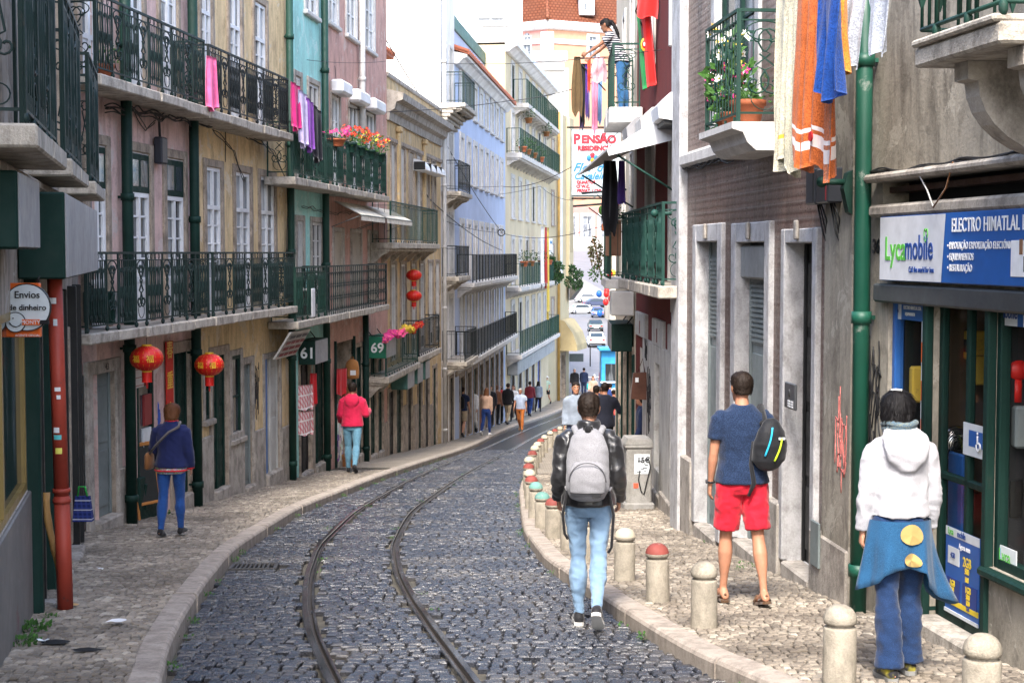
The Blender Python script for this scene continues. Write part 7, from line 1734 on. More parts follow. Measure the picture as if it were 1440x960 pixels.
def shoe(s, sd, m, g=.008, sole=None):
    mb = MB(); foot(mb, s, sd, g); a = s.an[sd]
    sm = remesh(mb, .012, m, 2); parts = [('shoe', sm)]
    if sole:
        k = s.k; f = s.ft[sd]; fw = V3(.06*(-1 if sd == 'L' else 1), math.cos(f), math.sin(f)).normalized(); up = V3(0,-math.sin(f),math.cos(f)); sv = fw.cross(up); b = MB()
        out = [(-.08,.02),(-.06,.036),(0,.038),(.06,.042),(.12,.050),(.17,.042),(.20,.018)]; ring = [a+fw*y*k+sv*w*k for y, w in out]+[a+fw*y*k-sv*w*k for y, w in reversed(out)]
        n = len(ring); lo = [p+up*(-.097*k) for p in ring]; hi = [p+up*(-.070*k) for p in ring]; b.add(lo+hi, [(i, (i+1) % n, n+(i+1) % n, n+i) for i in range(n)]+[tuple(range(n-1,-1,-1)), tuple(range(n, 2*n))], sole)
        parts.append(('sole', b))
    return parts
def top_mesh(s, m, voxel, g=.014, sleeve='long', hem=-.06, loose=.0, hood=False, collar=0.0, fold=.005, seed=1, waist=1.0):
    k = s.k; mb = MB(); rr = torso_rings(s, g, bottom=hem, loose=loose, waist=waist)
    if collar > 0: rr = rr+[(s.neck0+V3(0,0,.02)*k, V3((.062+g)*k,0,0), V3(0,(.062+g)*k,0)), (s.neck0+V3(0,.005,.02+collar)*k, V3((.058+g)*k,0,0), V3(0,(.060+g)*k,0))]
    mb.loft(rr, None, 22)
    for sd in 'LR':
        q = -1 if sd == 'L' else 1; mb.ball(s.sh[sd]-V3(q*.026,0,.004), (.049+g*.8)*k)
        u, f = arm_prof(g)
        if sleeve == 'short': u = [(t, *r) for t, *r in u if t <= .62]; u = [(t, r[0]-.004+.014*max(0, t)) for t, *r in u]; limb(mb, s.sh[sd], s.el[sd], [(t, *[x*k for x in r]) for t, *r in u])
        elif sleeve == 'long':
            limb(mb, s.sh[sd], s.el[sd], [(t, *[x*k for x in r]) for t, *r in u]); mb.ball(s.el[sd], (.041+g)*k); limb(mb, s.el[sd], s.wr[sd], [(t, *[x*k for x in r]) for t, *r in f if t < .99]+[(.97, (.030+g)*k, (.028+g)*k)])
    if hood:   # soft hood lying on the back
        c = s.neck0
        mb.loft([(c+V3(0,-.03,.055)*k, V3(.095*k,0,0), V3(0,.085*k,.02)), (c+V3(0,-.10,.015)*k, V3(.14*k,0,0), V3(0,.07*k,.03)), (c+V3(0,-.135,-.06)*k, V3(.145*k,0,0), V3(0,.055*k,.02)), (c+V3(0,-.145,-.13)*k, V3(.115*k,0,0), V3(0,.048*k,.0)), (c+V3(0,-.14,-.20)*k, V3(.05*k,0,0), V3(0,.03*k,0))], None, 16)
    return remesh(mb, voxel, m, 3, fold, 9, seed)
def bottom_mesh(s, m, voxel, g=.010, to=1.0, flare=0.0, waist_z=.07, fold=.004, seed=2, cuffs=.0):
    k = s.k; mb = MB(); ax = (s.neck0-s.hip).normalized(); e = [(-.105,.13*s.hipw,.105),(-.06,.166*s.hipw,.118),(-.01,.170*s.hipw,.124),(.05,.160*s.hipw,.116),(waist_z,.152*s.hipw,.111)]
    mb.loft([(s.hip+ax*z*k, V3((a+g)*k,0,0), V3(0,(b+g)*k,0)) for z, a, b in e], None, 20)
    for sd in 'LR':
        u, f = leg_prof(g); tu = min(1, to/.5)
        pr = [(t, *[x*k for x in r]) for t, *r in u if t <= tu+.01]
        if to < .5: pr = [(t, r[0]+.028*max(0, t)) for t, *r in pr]
        limb(mb, s.hp[sd], s.kn[sd], pr, 16)
        if to > .5:
            mb.ball(s.kn[sd], (.054+g)*k); tf = (to-.5)/.5
            limb(mb, s.kn[sd], s.an[sd], [(t, *[(x+flare*t*t)*k for x in r]) for t, *r in f if t <= tf*1.05], 16, bow=V3(0,-.012*k,0))
    return remesh(mb, voxel, m, 3, fold, 11, seed, .6)
def hair_mesh(s, m, style='short', voxel=.008, seed=1):
    k = s.k; mb = MB(); mb.M = head_frame(s)
    L = {'short': [(-.045,.060,.05,-.045),(-.01,.074,.068,-.03),(.03,.082,.088,-.022),(.065,.081,.097,-.012),(.095,.068,.085,-.010),(.116,.043,.058,-.010),(.126,.012,.02,-.01)],
         'bob': [(-.085,.062,.05,-.055),(-.06,.082,.07,-.045),(-.02,.092,.085,-.035),(.03,.096,.098,-.026),(.07,.092,.104,-.016),(.102,.074,.088,-.012),(.124,.044,.058,-.010),(.134,.012,.02,-.01)],
         'pulled': [(-.04,.058,.045,-.05),(0,.073,.075,-.028),(.04,.079,.092,-.016),(.075,.076,.094,-.010),(.1,.06,.075,-.010),(.12,.03,.04,-.01)]}
    prof = L['bob' if style == 'bob' else ('pulled' if style in ('pony',) else 'short')]
    mb.loft([(V3(0,y*k,z*k), V3(a*k,0,0), V3(0,b*k,0)) for z, a, b, y in prof], None, 18)
    if style == 'long': mb.loft([(V3(0,-.03*k,.06*k), V3(.085*k,0,0), V3(0,.07*k,0)), (V3(0,-.06*k,-.05*k), V3(.10*k,0,0), V3(0,.055*k,0)), (V3(0,-.085*k,-.16*k), V3(.11*k,0,0), V3(0,.045*k,0)), (V3(0,-.10*k,-.28*k), V3(.09*k,0,0), V3(0,.035*k,0)), (V3(0,-.10*k,-.34*k), V3(.04*k,0,0), V3(0,.02*k,0))], None, 16)
    if style == 'pony': mb.loft([(V3(0,-.08*k,.05*k), V3(.03*k,0,0), V3(0,.03*k,0)), (V3(0,-.125*k,.03*k), V3(.032*k,0,0), V3(0,.03*k,0)), (V3(0,-.15*k,-.08*k), V3(.035*k,0,0), V3(0,.03*k,0)), (V3(0,-.16*k,-.22*k), V3(.028*k,0,0), V3(0,.022*k,0)), (V3(0,-.15*k,-.32*k), V3(.01*k,0,0), V3(0,.01*k,0))], None, 12)
    me = remesh(mb, voxel, m, 2, .005, 30, seed, .35); return strands(me, s, m, style, seed) if voxel < .0105 else me
def strands(me, s, m, style, seed):
    """add thin locks of hair growing out of the cap of hair"""
    rr = random.Random(seed+7); k = s.k; vs = [v.co.copy() for v in me.vertices]; fs = [tuple(p.vertices) for p in me.polygons]; nr = [v.normal.copy() for v in me.vertices]; nv = len(vs)
    L = {'short': .020, 'bob': .060, 'pony': .03, 'long': .09}.get(style, .03); N = 3200 if style == 'short' else 5000
    top = s.headc + V3(0,-.02,.115)*k
    for _ in range(N):
        i = rr.randrange(nv); p = vs[i]; n = nr[i]
        if n.z < -.6: continue
        d = (p-top); d = (d-n*d.dot(n)); d = d.normalized() if d.length > .004 else V3(rr.gauss(0,1), rr.gauss(0,1), 0).normalized(); d = (d+V3(rr.gauss(0,.13), rr.gauss(0,.13), rr.gauss(0,.08)-.35)).normalized(); l = L*rr.uniform(.5, 1.3)*k; w = n.cross(d).normalized()*(.0016 if style == 'short' else .0019)
        b = len(vs); q0 = p-n*.003; q1 = p+d*l*.5+n*(.003+.06*l); q2 = p+d*l+n*(.000+rr.uniform(-.04,.07)*l); vs += [q0-w, q0+w, q1-w*.8, q1+w*.8, q2]; fs += [(b, b+1, b+3, b+2), (b+2, b+3, b+4)]
    out = bpy.data.meshes.new('hair'); out.from_pydata([tuple(v) for v in vs], [], fs); out.materials.append(m); out.polygons.foreach_set('use_smooth', [True]*len(out.polygons)); out.update(); return out
def person(p, heading, s, label, skin_m, hair, bottoms, tops, shoes, vox=.014, sole=None, eyes=True, group=None, curl=28, cap=None, barefoot=False):
    """heading: compass angle of the walking direction, clockwise from straight down the street"""
    e = empty('person', p, label, 'person', group, rz=-rad(heading)); lift = V3(0, 0, -s.drop)
    def put(name, me, parent=e):
        if isinstance(me, MB):
            o = obj(name, me, None, True); o.parent = parent
        else: o = mesh_obj(name, me, parent)
        for v in o.data.vertices: v.co += lift
        return o
    b = body_mesh(s, skin_m, vox*.85 if vox > .009 else vox*.8, True, curl); bo = put('body', b)
    if eyes:
        mb = MB(); mb.M = head_frame(s); k = s.k
        for q in (-1, 1): mb.ball((q*.031*k,.078*k,.012*k), .0125*k, .010*k, .0095*k, EYEW, 10, 6); mb.ball((q*.031*k,.0855*k,.012*k), .006*k, .004*k, .006*k, EYED, 8, 5); mb.box(q*.031*k-.02*k, q*.031*k+.02*k, .080*k, .094*k, .031*k, .037*k, EYED)
        put('eyes', mb)
    if hair: put('hair', hair_mesh(s, hair[0], hair[1], max(.008, vox*.8)))
    out = {}
    for nm, fn in bottoms+tops: out[nm] = put(nm, fn(s, vox))
    if shoes:
        for sd in 'LR':
            for nm, me in shoe(s, sd, shoes, .008, sole): put(nm, me)
    if cap: cap(s, put)
    return e, put, out
def wpos(e, v, s): return e.location + (Matrix.Rotation(e.rotation_euler.z, 4, 'Z') @ (Vector(v)+V3(0,0,-s.drop)))
def wear(name, label, cat, e):
    """a thing carried by a person: its own top-level empty at the person's place and heading"""
    w = empty(name, e.location, label, cat, rz=e.rotation_euler.z); return w
def put_on(w, name, me, s, parent=None):
    if isinstance(me, MB): o = obj(name, me, None, True); o.parent = parent or w
    else: o = mesh_obj(name, me, parent or w)
    for v in o.data.vertices: v.co += V3(0, 0, -s.drop)
    return o
def T(m, **kw): return lambda s, v: top_mesh(s, m, v, **kw)
def B(m, **kw): return lambda s, v: bottom_mesh(s, m, v, **kw)

def denim(name, col, fade=1.6):
    return cloth(name, col, mul(col, fade), .85, 260, .35, bump=.3)
# ---------- man with the grey backpack
LEA = cloth('jacket_leather', (.012,.012,.014), None, .34, 50, .3); LEA.node_tree.nodes['Principled BSDF'].inputs['Specular IOR Level'].default_value = .6
def jeans_two(t, p, c):
    sx = t.n('ShaderNodeSeparateXYZ'); t.l(p, sx.inputs[0]); n = t.noise(p, 5, 5, .65)
    return t.mix(t.ramp(n, [(.25, 0), (.75, 1)]), (.12,.20,.31), (.21,.32,.45))
JL = cloth('jeans_light', (.2,.35,.55), None, .85, 260, .2, pattern=jeans_two)
s = Pose(1.74, lt=4, lk=5, rt=-14, rk=30, la=-12, le=46, ra=-6, re=40, lab=8, rab=8, lean=3, head_yaw=0, spread=-.06)
p = gpt(827, 878, ROADZ); p.z = g(p.y)+ROADZ+.004
PB, putf, out = person(p, 4, s, 'young man in black leather jacket and light jeans walking away with a grey backpack', SK_A, (H_DK, 'short'), [('jeans', B(JL, g=.004, fold=.008, seed=4))], [('jacket', T(LEA, g=.024, hem=-.04, loose=.016, collar=.045, fold=.010, seed=3))], SHOE_K, vox=.0095, sole=SOLE)
GRB = cloth('backpack_grey', (.235,.235,.25), (.18,.18,.195), .8, 140, .18); STRAP = cloth('strap_black', (.012,.012,.014), None, .7, 120); ZIP = flat('zip_dark', (.08,.08,.085), .5)
w = wear('backpack', 'light grey backpack on the back of the man in the leather jacket', 'backpack', PB); k = s.k; c = s.hip+V3(0,-.10,.04); ax = (s.neck0-s.hip).normalized()
def pack_body(c, W, D, H, back=-.10, n=22):
    mb = MB(); mb.loft([(c+ax*z*H+V3(0,back-D*.5*q,0), V3(W*.5*a,0,0), V3(0,D*.55*b,0)) for z, a, b, q in ((0,.55,.6,.8),(.04,.82,.85,.95),(.18,1,1,1.05),(.45,1.02,1,1.0),(.7,.94,.9,.85),(.88,.74,.72,.65),(.97,.42,.5,.5),(1.0,.15,.25,.45))], None, n); return mb
put_on(w, 'bag_body', remesh(pack_body(c, .315, .19, .54, -.055), .011, GRB, 3, .006, 8, 5, .5), s)
mb = MB(); mb.loft([(c+ax*z*.53+V3(0,-.055-.20*.93*q,0), V3(.34*.38*a,0,0), V3(0,.045*b,0)) for z, a, b, q in ((.10,.8,.7,.85),(.14,1,1,.98),(.3,1.05,1,1.05),(.46,1,1,1.0),(.55,.8,.8,.9),(.59,.4,.5,.82))], None, 18); put_on(w, 'pocket', remesh(mb, .010, GRB, 2, .004, 9, 7), s)
mb = MB(); arc = [(c+ax*(.30+.27*math.sin(a))*.53+V3(.34*.40*math.cos(a), -.055-.20*(1.04-.10*abs(math.sin(a))*0)-.032+.02*abs(math.cos(a)),0)) for a in [PI*i/16 for i in range(17)]]; mb.tube(arc, .004, 5, ZIP); arc = [(c+ax*(.155)*.53+V3(.34*.36*(i/8-.5)*2, -.055-.20*1.02-.038+.022*abs(i/8-.5)*2,0)) for i in range(9)]; mb.tube(arc, .006, 5, ZIP); put_on(w, 'zip', mb, s)
mb = MB(); q = c+ax*.50; mb.tube([q+V3(-.03,-.12,.0), q+V3(-.028,-.16,.055), q+V3(.028,-.16,.055), q+V3(.03,-.12,0)], .010, 6, STRAP); mb.ball(q+V3(0,-.165,.03), .026, .012, .03, STRAP); put_on(w, 'handle', mb, s)
for q in (-1, 1):
    mb = MB(); sh = s.sh['L' if q < 0 else 'R']; top = c+ax*.47+V3(q*.08,-.05,0); path = [top, V3(q*.105*k, .0, s.sh['L'].z+.078*k), V3(q*.115*k,.10*k, s.sh['L'].z+.03*k), V3(q*.125*k,.165*k, s.sh['L'].z-.1*k), V3(q*.165*k,.12*k, s.sh['L'].z-.3*k), V3(q*.175*k,-.02,s.hip.z+.12), c+V3(q*.15,-.03,.05)]
    mb.tube(path, [.024,.026,.026,.024,.018,.012,.012], 8, GRB); put_on(w, 'strap', mb, s)
    mb = MB(); mb.tube([c+V3(q*.155,-.03,.06), c+V3(q*.19,-.02,-.12), c+V3(q*.175,-.0,-.32-.05*q), c+V3(q*.15,.0,-.36-.05*q)], .012, 5, STRAP); put_on(w, 'loose_strap', mb, s)
mb = MB(); q = c+V3(.04,-.055-.20-.035,.05); mb.box(q.x, q.x+.06, q.y-.004, q.y+.002, q.z, q.z+.022, INK); put_on(w, 'label_patch', mb, s)

# ---------- man in red shorts
TEE = cloth('tee_navy', (.009,.020,.052), (.02,.038,.085), .9, 120, .3); SHORTS = cloth('shorts_red', (.50,.012,.030), None, .7, 150, .25)
s = Pose(1.78, lt=7, lk=4, rt=-9, rk=8, la=3, le=10, ra=12, re=75, lab=7, rab=14, lean=1, head_yaw=-4, sw=1.04, spread=.09)
p = gpt(1042, 848); p.z = g(p.y)+.006
PR, putf, out = person(p, -8, s, 'man in navy t-shirt, red shorts and sandals walking away on the right pavement', SK_B, (H_DK, 'short'), [('shorts', B(SHORTS, g=.018, to=.44, waist_z=.05, fold=.007, seed=6))], [('shirt', T(TEE, g=.018, hem=-.045, sleeve='short', loose=.024, fold=.006, seed=8))], None, vox=.0095, curl=22)
for sd in 'LR':
    mb = MB(); k = s.k; a = s.an[sd]; f = s.ft[sd]; fw = V3(0,math.cos(f),math.sin(f)); up = V3(0,-math.sin(f),math.cos(f)); sv = fw.cross(up)
    outl = [(-.09,.02),(-.07,.036),(0,.036),(.06,.042),(.12,.05),(.17,.042),(.21,.018)]; ring = [a+fw*y*k+sv*w_*k for y, w_ in outl]+[a+fw*y*k-sv*w_*k for y, w_ in reversed(outl)]; n = len(ring); lo = [q+up*(-.098*k) for q in ring]; hi = [q+up*(-.078*k) for q in ring]; mb.add(lo+hi, [(i, (i+1) % n, n+(i+1) % n, n+i) for i in range(n)]+[tuple(range(n-1,-1,-1)), tuple(range(n, 2*n))], BROWN_S)
    mb.tube([a+fw*.1*k+sv*.052*k-up*.08*k, a+fw*.09*k+sv*.03*k-up*.032*k, a+fw*.09*k-sv*.03*k-up*.032*k, a+fw*.1*k-sv*.052*k-up*.08*k], .012, 6, BROWN_S); mb.tube([a+fw*.0*k+sv*.045*k-up*.07*k, a-fw*.075*k-up*.035*k, a+fw*.0*k-sv*.045*k-up*.07*k], .010, 6, BROWN_S)
    putf('sandal', mb)
mb = MB(); d = (s.wr['L']-s.el['L']).normalized(); c = s.wr['L']-d*.02; u = d.orthogonal().normalized(); v = d.cross(u); mb.tube([c+(u*math.cos(q)+v*math.sin(q))*.030 for q in [2*PI*i/16 for i in range(17)]], .008, 6, STRAP); q = c+V3(-.034,-.006,0); mb.ball(q, .010, .018, .018, flat('watch_face', (.05,.05,.055), .2), 12, 6)
wt = wear('wristwatch', 'dark wristwatch on the wrist of the man in red shorts', 'watch', PR); put_on(wt, 'watch_band', mb, s)
# sling pack
SLG = cloth('sling_black', (.012,.013,.016), None, .6, 110); w = wear('sling_bag', 'black sling backpack with blue and lime zips on the man in red shorts', 'backpack', PR)
c = V3(.155,-.17,1.03); mb = MB(); rings = [(c+V3(.01*t_, -.02*math.sin(PI*z), z*.40), V3(.13*a,0,0), V3(0,.085*b,0)) for z, a, b, t_ in ((0,.3,.5,0),(.05,.6,.8,0),(.2,1,1,0),(.5,1.02,1,1),(.75,.82,.9,2),(.92,.5,.6,2),(1,.2,.3,2))]; mb.loft(rings, None, 20); put_on(w, 'bag_body', remesh(mb, .010, SLG, 3, .005, 9, 3), s)
for dx, dz, m, nm, ln in ((-.035,.02,flat('zip_blue', (.03,.40,.62), .4),'blue_zip',.22),(.04,-.02,flat('zip_lime', (.45,.62,.03), .4),'lime_zip',.18)):
    mb = MB(); mb.tube([c+V3(dx-.045*(1-math.cos(a)) if dx < 0 else dx+.0-.05*(1-math.cos(a))+.04*math.sin(a)*.6, -.086-.022*math.sin(a)-.004, .10+dz+ln*math.sin(a)*.95) if False else c+V3(dx-.02+.055*math.sin(a*.9), -.100-.012*math.sin(a*1.6), .10+dz+ln*(a/(PI*.5))) for a in [PI*.5*i/10 for i in range(11)]], .008, 6, m); put_on(w, nm, mb, s)
mb = MB(); mb.box(c.x+.05, c.x+.10, c.y-.108, c.y-.100, c.z+.245, c.z+.262, PALE); put_on(w, 'label_patch', mb, s)
mb = MB(); sh = s.sh['R']
mb.tube([c+V3(-.04,.03,.36), sh+V3(-.035,-.085,-.05), sh+V3(-.045,-.01,.072), sh+V3(-.05,.09,.0), sh+V3(-.09,.15,-.2)], [.022,.034,.034,.028,.02], 8, SLG); put_on(w, 'strap', mb, s)
mb = MB(); mb.tube([c+V3(-.11,.02,.22), c+V3(-.13,.02,.05), c+V3(-.11,.0,-.10), c+V3(-.15,.01,-.2)], [.016,.016,.02,.012], 6, SLG); put_on(w, 'loose_strap', mb, s)

# ---------- woman in white hoodie, denim skirt round the hips, flared jeans
HOOD = cloth('hoodie_white', (.42,.42,.45), (.36,.36,.39), .9, 150, .10); JD = denim('jeans_dark', (.009,.024,.068), 1.7); SKT = cloth('skirt_denim', (.012,.065,.15), (.025,.10,.21), .85, 240, .45)
s = Pose(1.64, lt=-6, lk=4, rt=9, rk=10, la=-2, le=12, ra=2, re=14, lab=9, rab=11, lean=2, head_yaw=32, sw=.90, hipw=.97, lfp=-2)
p = gpt(1262, 950); p.z = g(p.y)+.006
PW, putf, out = person(p, -5, s, 'woman in white hoodie and flared jeans with a blue skirt tied round her hips', SK_A, (H_BL, 'bob'), [('jeans', B(JD, g=.012, flare=.042, fold=.007, seed=12, to=1.04))], [('hoodie', T(HOOD, g=.018, hem=.02, hood=True, fold=.008, seed=10, loose=.012))], cloth('shoe_yellow', (.02,.02,.022), (.35,.30,.03), .6, 12), vox=.0095, sole=flat('sole_grey', (.2,.2,.19), .7))
k = s.k; mb = MB(); ax = (s.neck0-s.hip).normalized(); n = 44
def skirt_pt(a, v):
    fl = .014+.022*v+.028*math.sin(a*6+1+v)*v+.014*math.sin(a*13+2+2*v)*v; sd = math.cos(a); back = -math.sin(a)
    L = .30+ .24*max(0, sd-.45)/.55+.14*max(0, -sd-.5)/.5+.015*math.sin(a*5)
    return s.hip+ax*(.04)*k+V3((.168+fl+ .12*v*v*max(0, sd)**4+.02*v*max(0,-sd)**3)*math.cos(a), (.122+fl+.015*math.sin(a*8+v*3)*v)*math.sin(a), -L*v*k)
rows = 10; vs = []; 
for j in range(rows+1):
    for i in range(n): vs.append(skirt_pt(2*PI*i/n, j/rows))
m_ = len(vs); vs += [v+(Vector((v.x, v.y, 0))-Vector((s.hip.x, s.hip.y, 0))).normalized()*-.006 for v in vs]
fs = [(j*n+i, j*n+(i+1) % n, (j+1)*n+(i+1) % n, (j+1)*n+i) for j in range(rows) for i in range(n)]; fs += [tuple(m_+q for q in reversed(f)) for f in fs]+[(rows*n+i, rows*n+(i+1) % n, m_+rows*n+(i+1) % n, m_+rows*n+i) for i in range(n)]
mb.add(vs, fs, SKT, True); sk = putf('skirt', mb)
DOT = cloth('dot_mustard', (.38,.27,.10), None, .9, 120)
for x, zf, r in ((.02,.26,.068),(.02,.80,.046)):
    mb = MB(); pts = []; a0 = -PI/2+x/.16
    for ring in (1.0, .0):
        for q in range(20):
            da = r*math.cos(2*PI*q/20)/.19*ring; dv = r*math.sin(2*PI*q/20)/.31*ring; pt = skirt_pt(a0+da, zf+dv*1.0); pts.append(pt+V3(0,-.012,0))
    mb.add(pts[:20]+[skirt_pt(a0, zf)+V3(0,-.014,0)], [(q, (q+1) % 20, 20) for q in range(20)], DOT); o_ = obj('appliqued_dot', mb, None, True); o_.parent = sk
    for v in o_.data.vertices: v.co += V3(0,0,-s.drop)
SCF = cloth('scarf', (.07,.12,.17), (.16,.18,.15), .9, 140, .3); mb = MB()
for j in range(4): mb.tube([s.neck0+V3((.072+.006*j)*math.cos(a), .01+(.072+.006*j)*math.sin(a), .0+.024*j+.006*math.sin(a*3+j)) for a in [2*PI*i/20 for i in range(21)]], .019, 8, SCF)
putf('scarf', mb); mb = MB(); hf = head_frame(s); mb.M = hf; mb.tube([(-.03,-.06,.125),(0,-.065,.130),(.035,-.06,.126)], .006, 5, WHITE); putf('hair_clip', mb)

# ---------- woman in navy jacket on the left pavement
NAVY = cloth('jacket_navy', (.012,.018,.075), None, .85, 150, .2); JB = denim('jeans_blue', (.014,.055,.20), 1.5)
def floral(t, p, c):
    v = t.n('ShaderNodeTexVoronoi'); v.inputs['Scale'].default_value = 45; t.l(p, v.inputs['Vector']); return t.mix(.3, t.ramp(t.noise(p, 40, 2), [(.35, (.75,.72,.7)), (.5, (.1,.3,.2)), (.62, (.6,.12,.2)), (.75, (.75,.72,.7))]), v.outputs['Color'])
FLO = cloth('blouse_floral', (.6,.6,.6), None, .8, 100, pattern=floral); RTR = cloth('trim_red', (.5,.02,.03), None, .8, 120)
s = Pose(1.50, lt=-8, lk=10, rt=9, rk=6, la=10, le=40, ra=-6, re=22, lab=16, rab=10, lean=4, hipw=1.06, sw=1.02, belly=.02, head_pitch=-12)
p = gpt(242, 754); p.z = g(p.y)+.006
PN, putf, out = person(p, 4, s, 'woman in navy jacket with red trim and blue jeans on the left pavement', SK_A, (H_AU, 'bob'), [('jeans', B(JB, g=.008, fold=.005, seed=3)), ('blouse', T(FLO, g=.022, hem=-.10, sleeve='none', loose=.012, fold=.004))], [('jacket', T(NAVY, g=.034, hem=-.06, loose=.02, fold=.006, seed=15, collar=.03))], SHOE_K, vox=.0115)
mb = MB(); ax = (s.neck0-s.hip).normalized(); k = s.k
for z, a, b, r_ in ((-.058,.214,.168,.010),): mb.tube([s.hip+ax*z*k+V3(a*k*1.02*math.cos(q), b*k*math.sin(q), 0) for q in [2*PI*i/28 for i in range(29)]], r_, 6, RTR)
mb.tube([s.neck0+V3(.083*k*math.cos(q), .004+.085*k*math.sin(q), .05*k) for q in [2*PI*i/20 for i in range(21)]], .010, 6, RTR)
for sd in 'LR': d = (s.wr[sd]-s.el[sd]).normalized(); mb.tube([s.wr[sd]-d*.02*k, s.wr[sd]+d*.01*k], .056*k, 10, RTR)
putf('trim', mb)
w = wear('shoulder_bag', 'brown shoulder bag slung across the woman in the navy jacket', 'bag', PN); mb = MB(); c = s.hip+V3(-.25,-.02,.06); mb.loft([(c+V3(0,0,-.1), V3(.03,0,0), V3(0,.10,0)), (c+V3(0,0,-.08), V3(.05,0,0), V3(0,.14,0)), (c+V3(0,0,.06), V3(.045,0,0), V3(0,.13,0)), (c+V3(0,0,.09), V3(.02,0,0), V3(0,.11,0))], BRNL, 14); put_on(w, 'bag_body', mb, s)
mb = MB(); sh = s.sh['R']; mb.tube([c+V3(.02,-.06,.08), V3(-.12,-.175,s.hip.z+.26), V3(.02,-.165,s.hip.z+.40), V3(.12,-.10,s.sh['R'].z+.045), V3(.11,.0,s.sh['R'].z+.09), V3(.06,.13,s.sh['R'].z-.1), c+V3(.05,.12,.06)], .016, 6, cloth('strap_grey', (.10,.09,.09), None, .7, 100)); put_on(w, 'strap', mb, s)

# ---------- man in red hooded jacket
REDJ = cloth('jacket_red', (.52,.015,.06), None, .8, 130, .2); JS = denim('jeans_faded', (.10,.22,.30), 1.4)
s = Pose(1.74, lt=7, lk=4, rt=-16, rk=22, la=-4, le=55, ra=4, re=95, lab=12, rab=18, lean=2)
p = gpt(496, 664); p.z = g(p.y)+.006
person(p, 2, s, 'man in red hooded jacket and faded jeans walking past the bag shop', SK_B, (H_DK, 'short'), [('jeans', B(JS, g=.012, fold=.006))], [('jacket', T(REDJ, g=.034, hem=-.07, loose=.02, hood=True, fold=.006, seed=21))], SHOE_K, vox=.013)

# ---------- woman hanging laundry on the balcony
def stripes(t, p, c):
    sx = t.n('ShaderNodeSeparateXYZ'); t.l(p, sx.inputs[0]); return t.mix(t.math('GREATER_THAN', t.math('SINE', t.math('MULTIPLY', sx.outputs[2], 165)), .55), (.018,.02,.035), (.62,.62,.64))
STRP = cloth('shirt_striped', (.05,.05,.06), None, .9, 120, pattern=stripes)
s = Pose(1.62, lt=2, lk=3, rt=-4, rk=3, lean=22, hands={'L': (-.15,.62,1.06), 'R': (.16,.60,1.00)}, sw=.95, hipw=1.06, belly=.035, head_yaw=18, head_pitch=-22)
p = FV.W(FV.s(873,.26), .26, zV2+.004); hd = math.degrees(math.atan2(-1, .12))
person(p, hd, s, 'woman with a ponytail in striped shirt leaning out from the balcony to hang laundry', SK_C, (H_BL, 'pony'), [('jeans', B(denim('jeans_mid', (.03,.10,.22), 1.8), g=.010, fold=.006, seed=5))], [('shirt', T(STRP, g=.020, hem=-.06, sleeve='short', loose=.015, fold=.005))], SHOE_K, vox=.012, curl=45)

# ---------- people further down the street
def cm(k, c, c2=None): return cloth('wear_'+k, c, c2, .85, 120)
def check(t, p, c):
    sx = t.n('ShaderNodeSeparateXYZ'); t.l(p, sx.inputs[0]); a = t.math('GREATER_THAN', t.math('SINE', t.math('MULTIPLY', sx.outputs[0], 130)), .3); b = t.math('GREATER_THAN', t.math('SINE', t.math('MULTIPLY', sx.outputs[2], 130)), .3)
    return t.mix(t.math('MULTIPLY', t.math('ADD', a, b), .4), (.50,.56,.66), (.10,.17,.36))
CHK = cloth('shirt_check', (.3,.3,.4), None, .9, 80, pattern=check)
BLACKW = cm('black', (.012,.012,.015)); NAVYW = cm('navy', (.018,.028,.07)); KHAKI = cm('khaki', (.38,.30,.20)); WHITEW = cm('white', (.68,.68,.68)); BEIGE = cm('beige', (.50,.33,.24)); DENIMW = cm('denim', (.015,.04,.16)); MINT = cm('mint', (.50,.66,.55)); ORNG = cm('rust', (.42,.13,.03)); BRNW = cm('brown', (.22,.10,.06)); REDW = cm('red', (.42,.02,.03)); GREYW = cm('grey', (.24,.28,.34)); CORAL = cm('coral', (.58,.09,.08))
WALK = lambda h, d=1, **kw: Pose(h, lt=14*d, lk=8 if d > 0 else 28, rt=-12*d, rk=26 if d > 0 else 8, la=-12*d, le=18, ra=12*d, re=18, **kw)
STAND = lambda h, **kw: Pose(h, lt=2, lk=2, rt=-3, rk=3, la=4, le=20, ra=0, re=22, **kw)
FARG = 'passers-by down the street'
def far(px, py, Y, heading, s, label, skin_m, hair, bot, top, shoes=SHOE_K, road=False, extra=None, sole=None, bk=None):
    r = ray(px, py); X = r.x/r.y*Y; p = Vector((X, Y, g(Y)+(ROADZ if road else 0)+.004))
    return person(p, heading, s, label, skin_m, hair, bot, top, shoes, vox=.02, eyes=True, group=FARG, sole=sole) + (s,)
T_ = lambda m, **kw: [('top', T(m, g=.024, fold=.004, **kw))]
B_ = lambda m, nm='trousers', **kw: [(nm, B(m, g=.012, fold=.004, **kw))]
def daypack(e, s, label, m, W=.30, H=.44):
    w = wear('backpack', label, 'backpack', e); mb = MB(); c = s.hip+V3(0,-.13,.08)
    mb.loft([(c+V3(0,-.09*q,z*H), V3(W/2*a,0,0), V3(0,.09*b,0)) for z, a, b, q in ((0,.6,.6,.8),(.05,.9,.9,.9),(.4,1,1,1),(.75,.9,.85,.8),(.95,.5,.5,.5),(1,.2,.2,.4))], m, 14); put_on(w, 'bag_body', mb, s)
    for q in (-1, 1): mb = MB(); mb.tube([c+V3(q*.09,.0,H*.85), V3(q*.1,.02,s.sh['L'].z+.08), V3(q*.12,.16,s.sh['L'].z-.1), V3(q*.17,.05,s.hip.z+.15)], .022, 6, m); put_on(w, 'strap', mb, s)
    return w
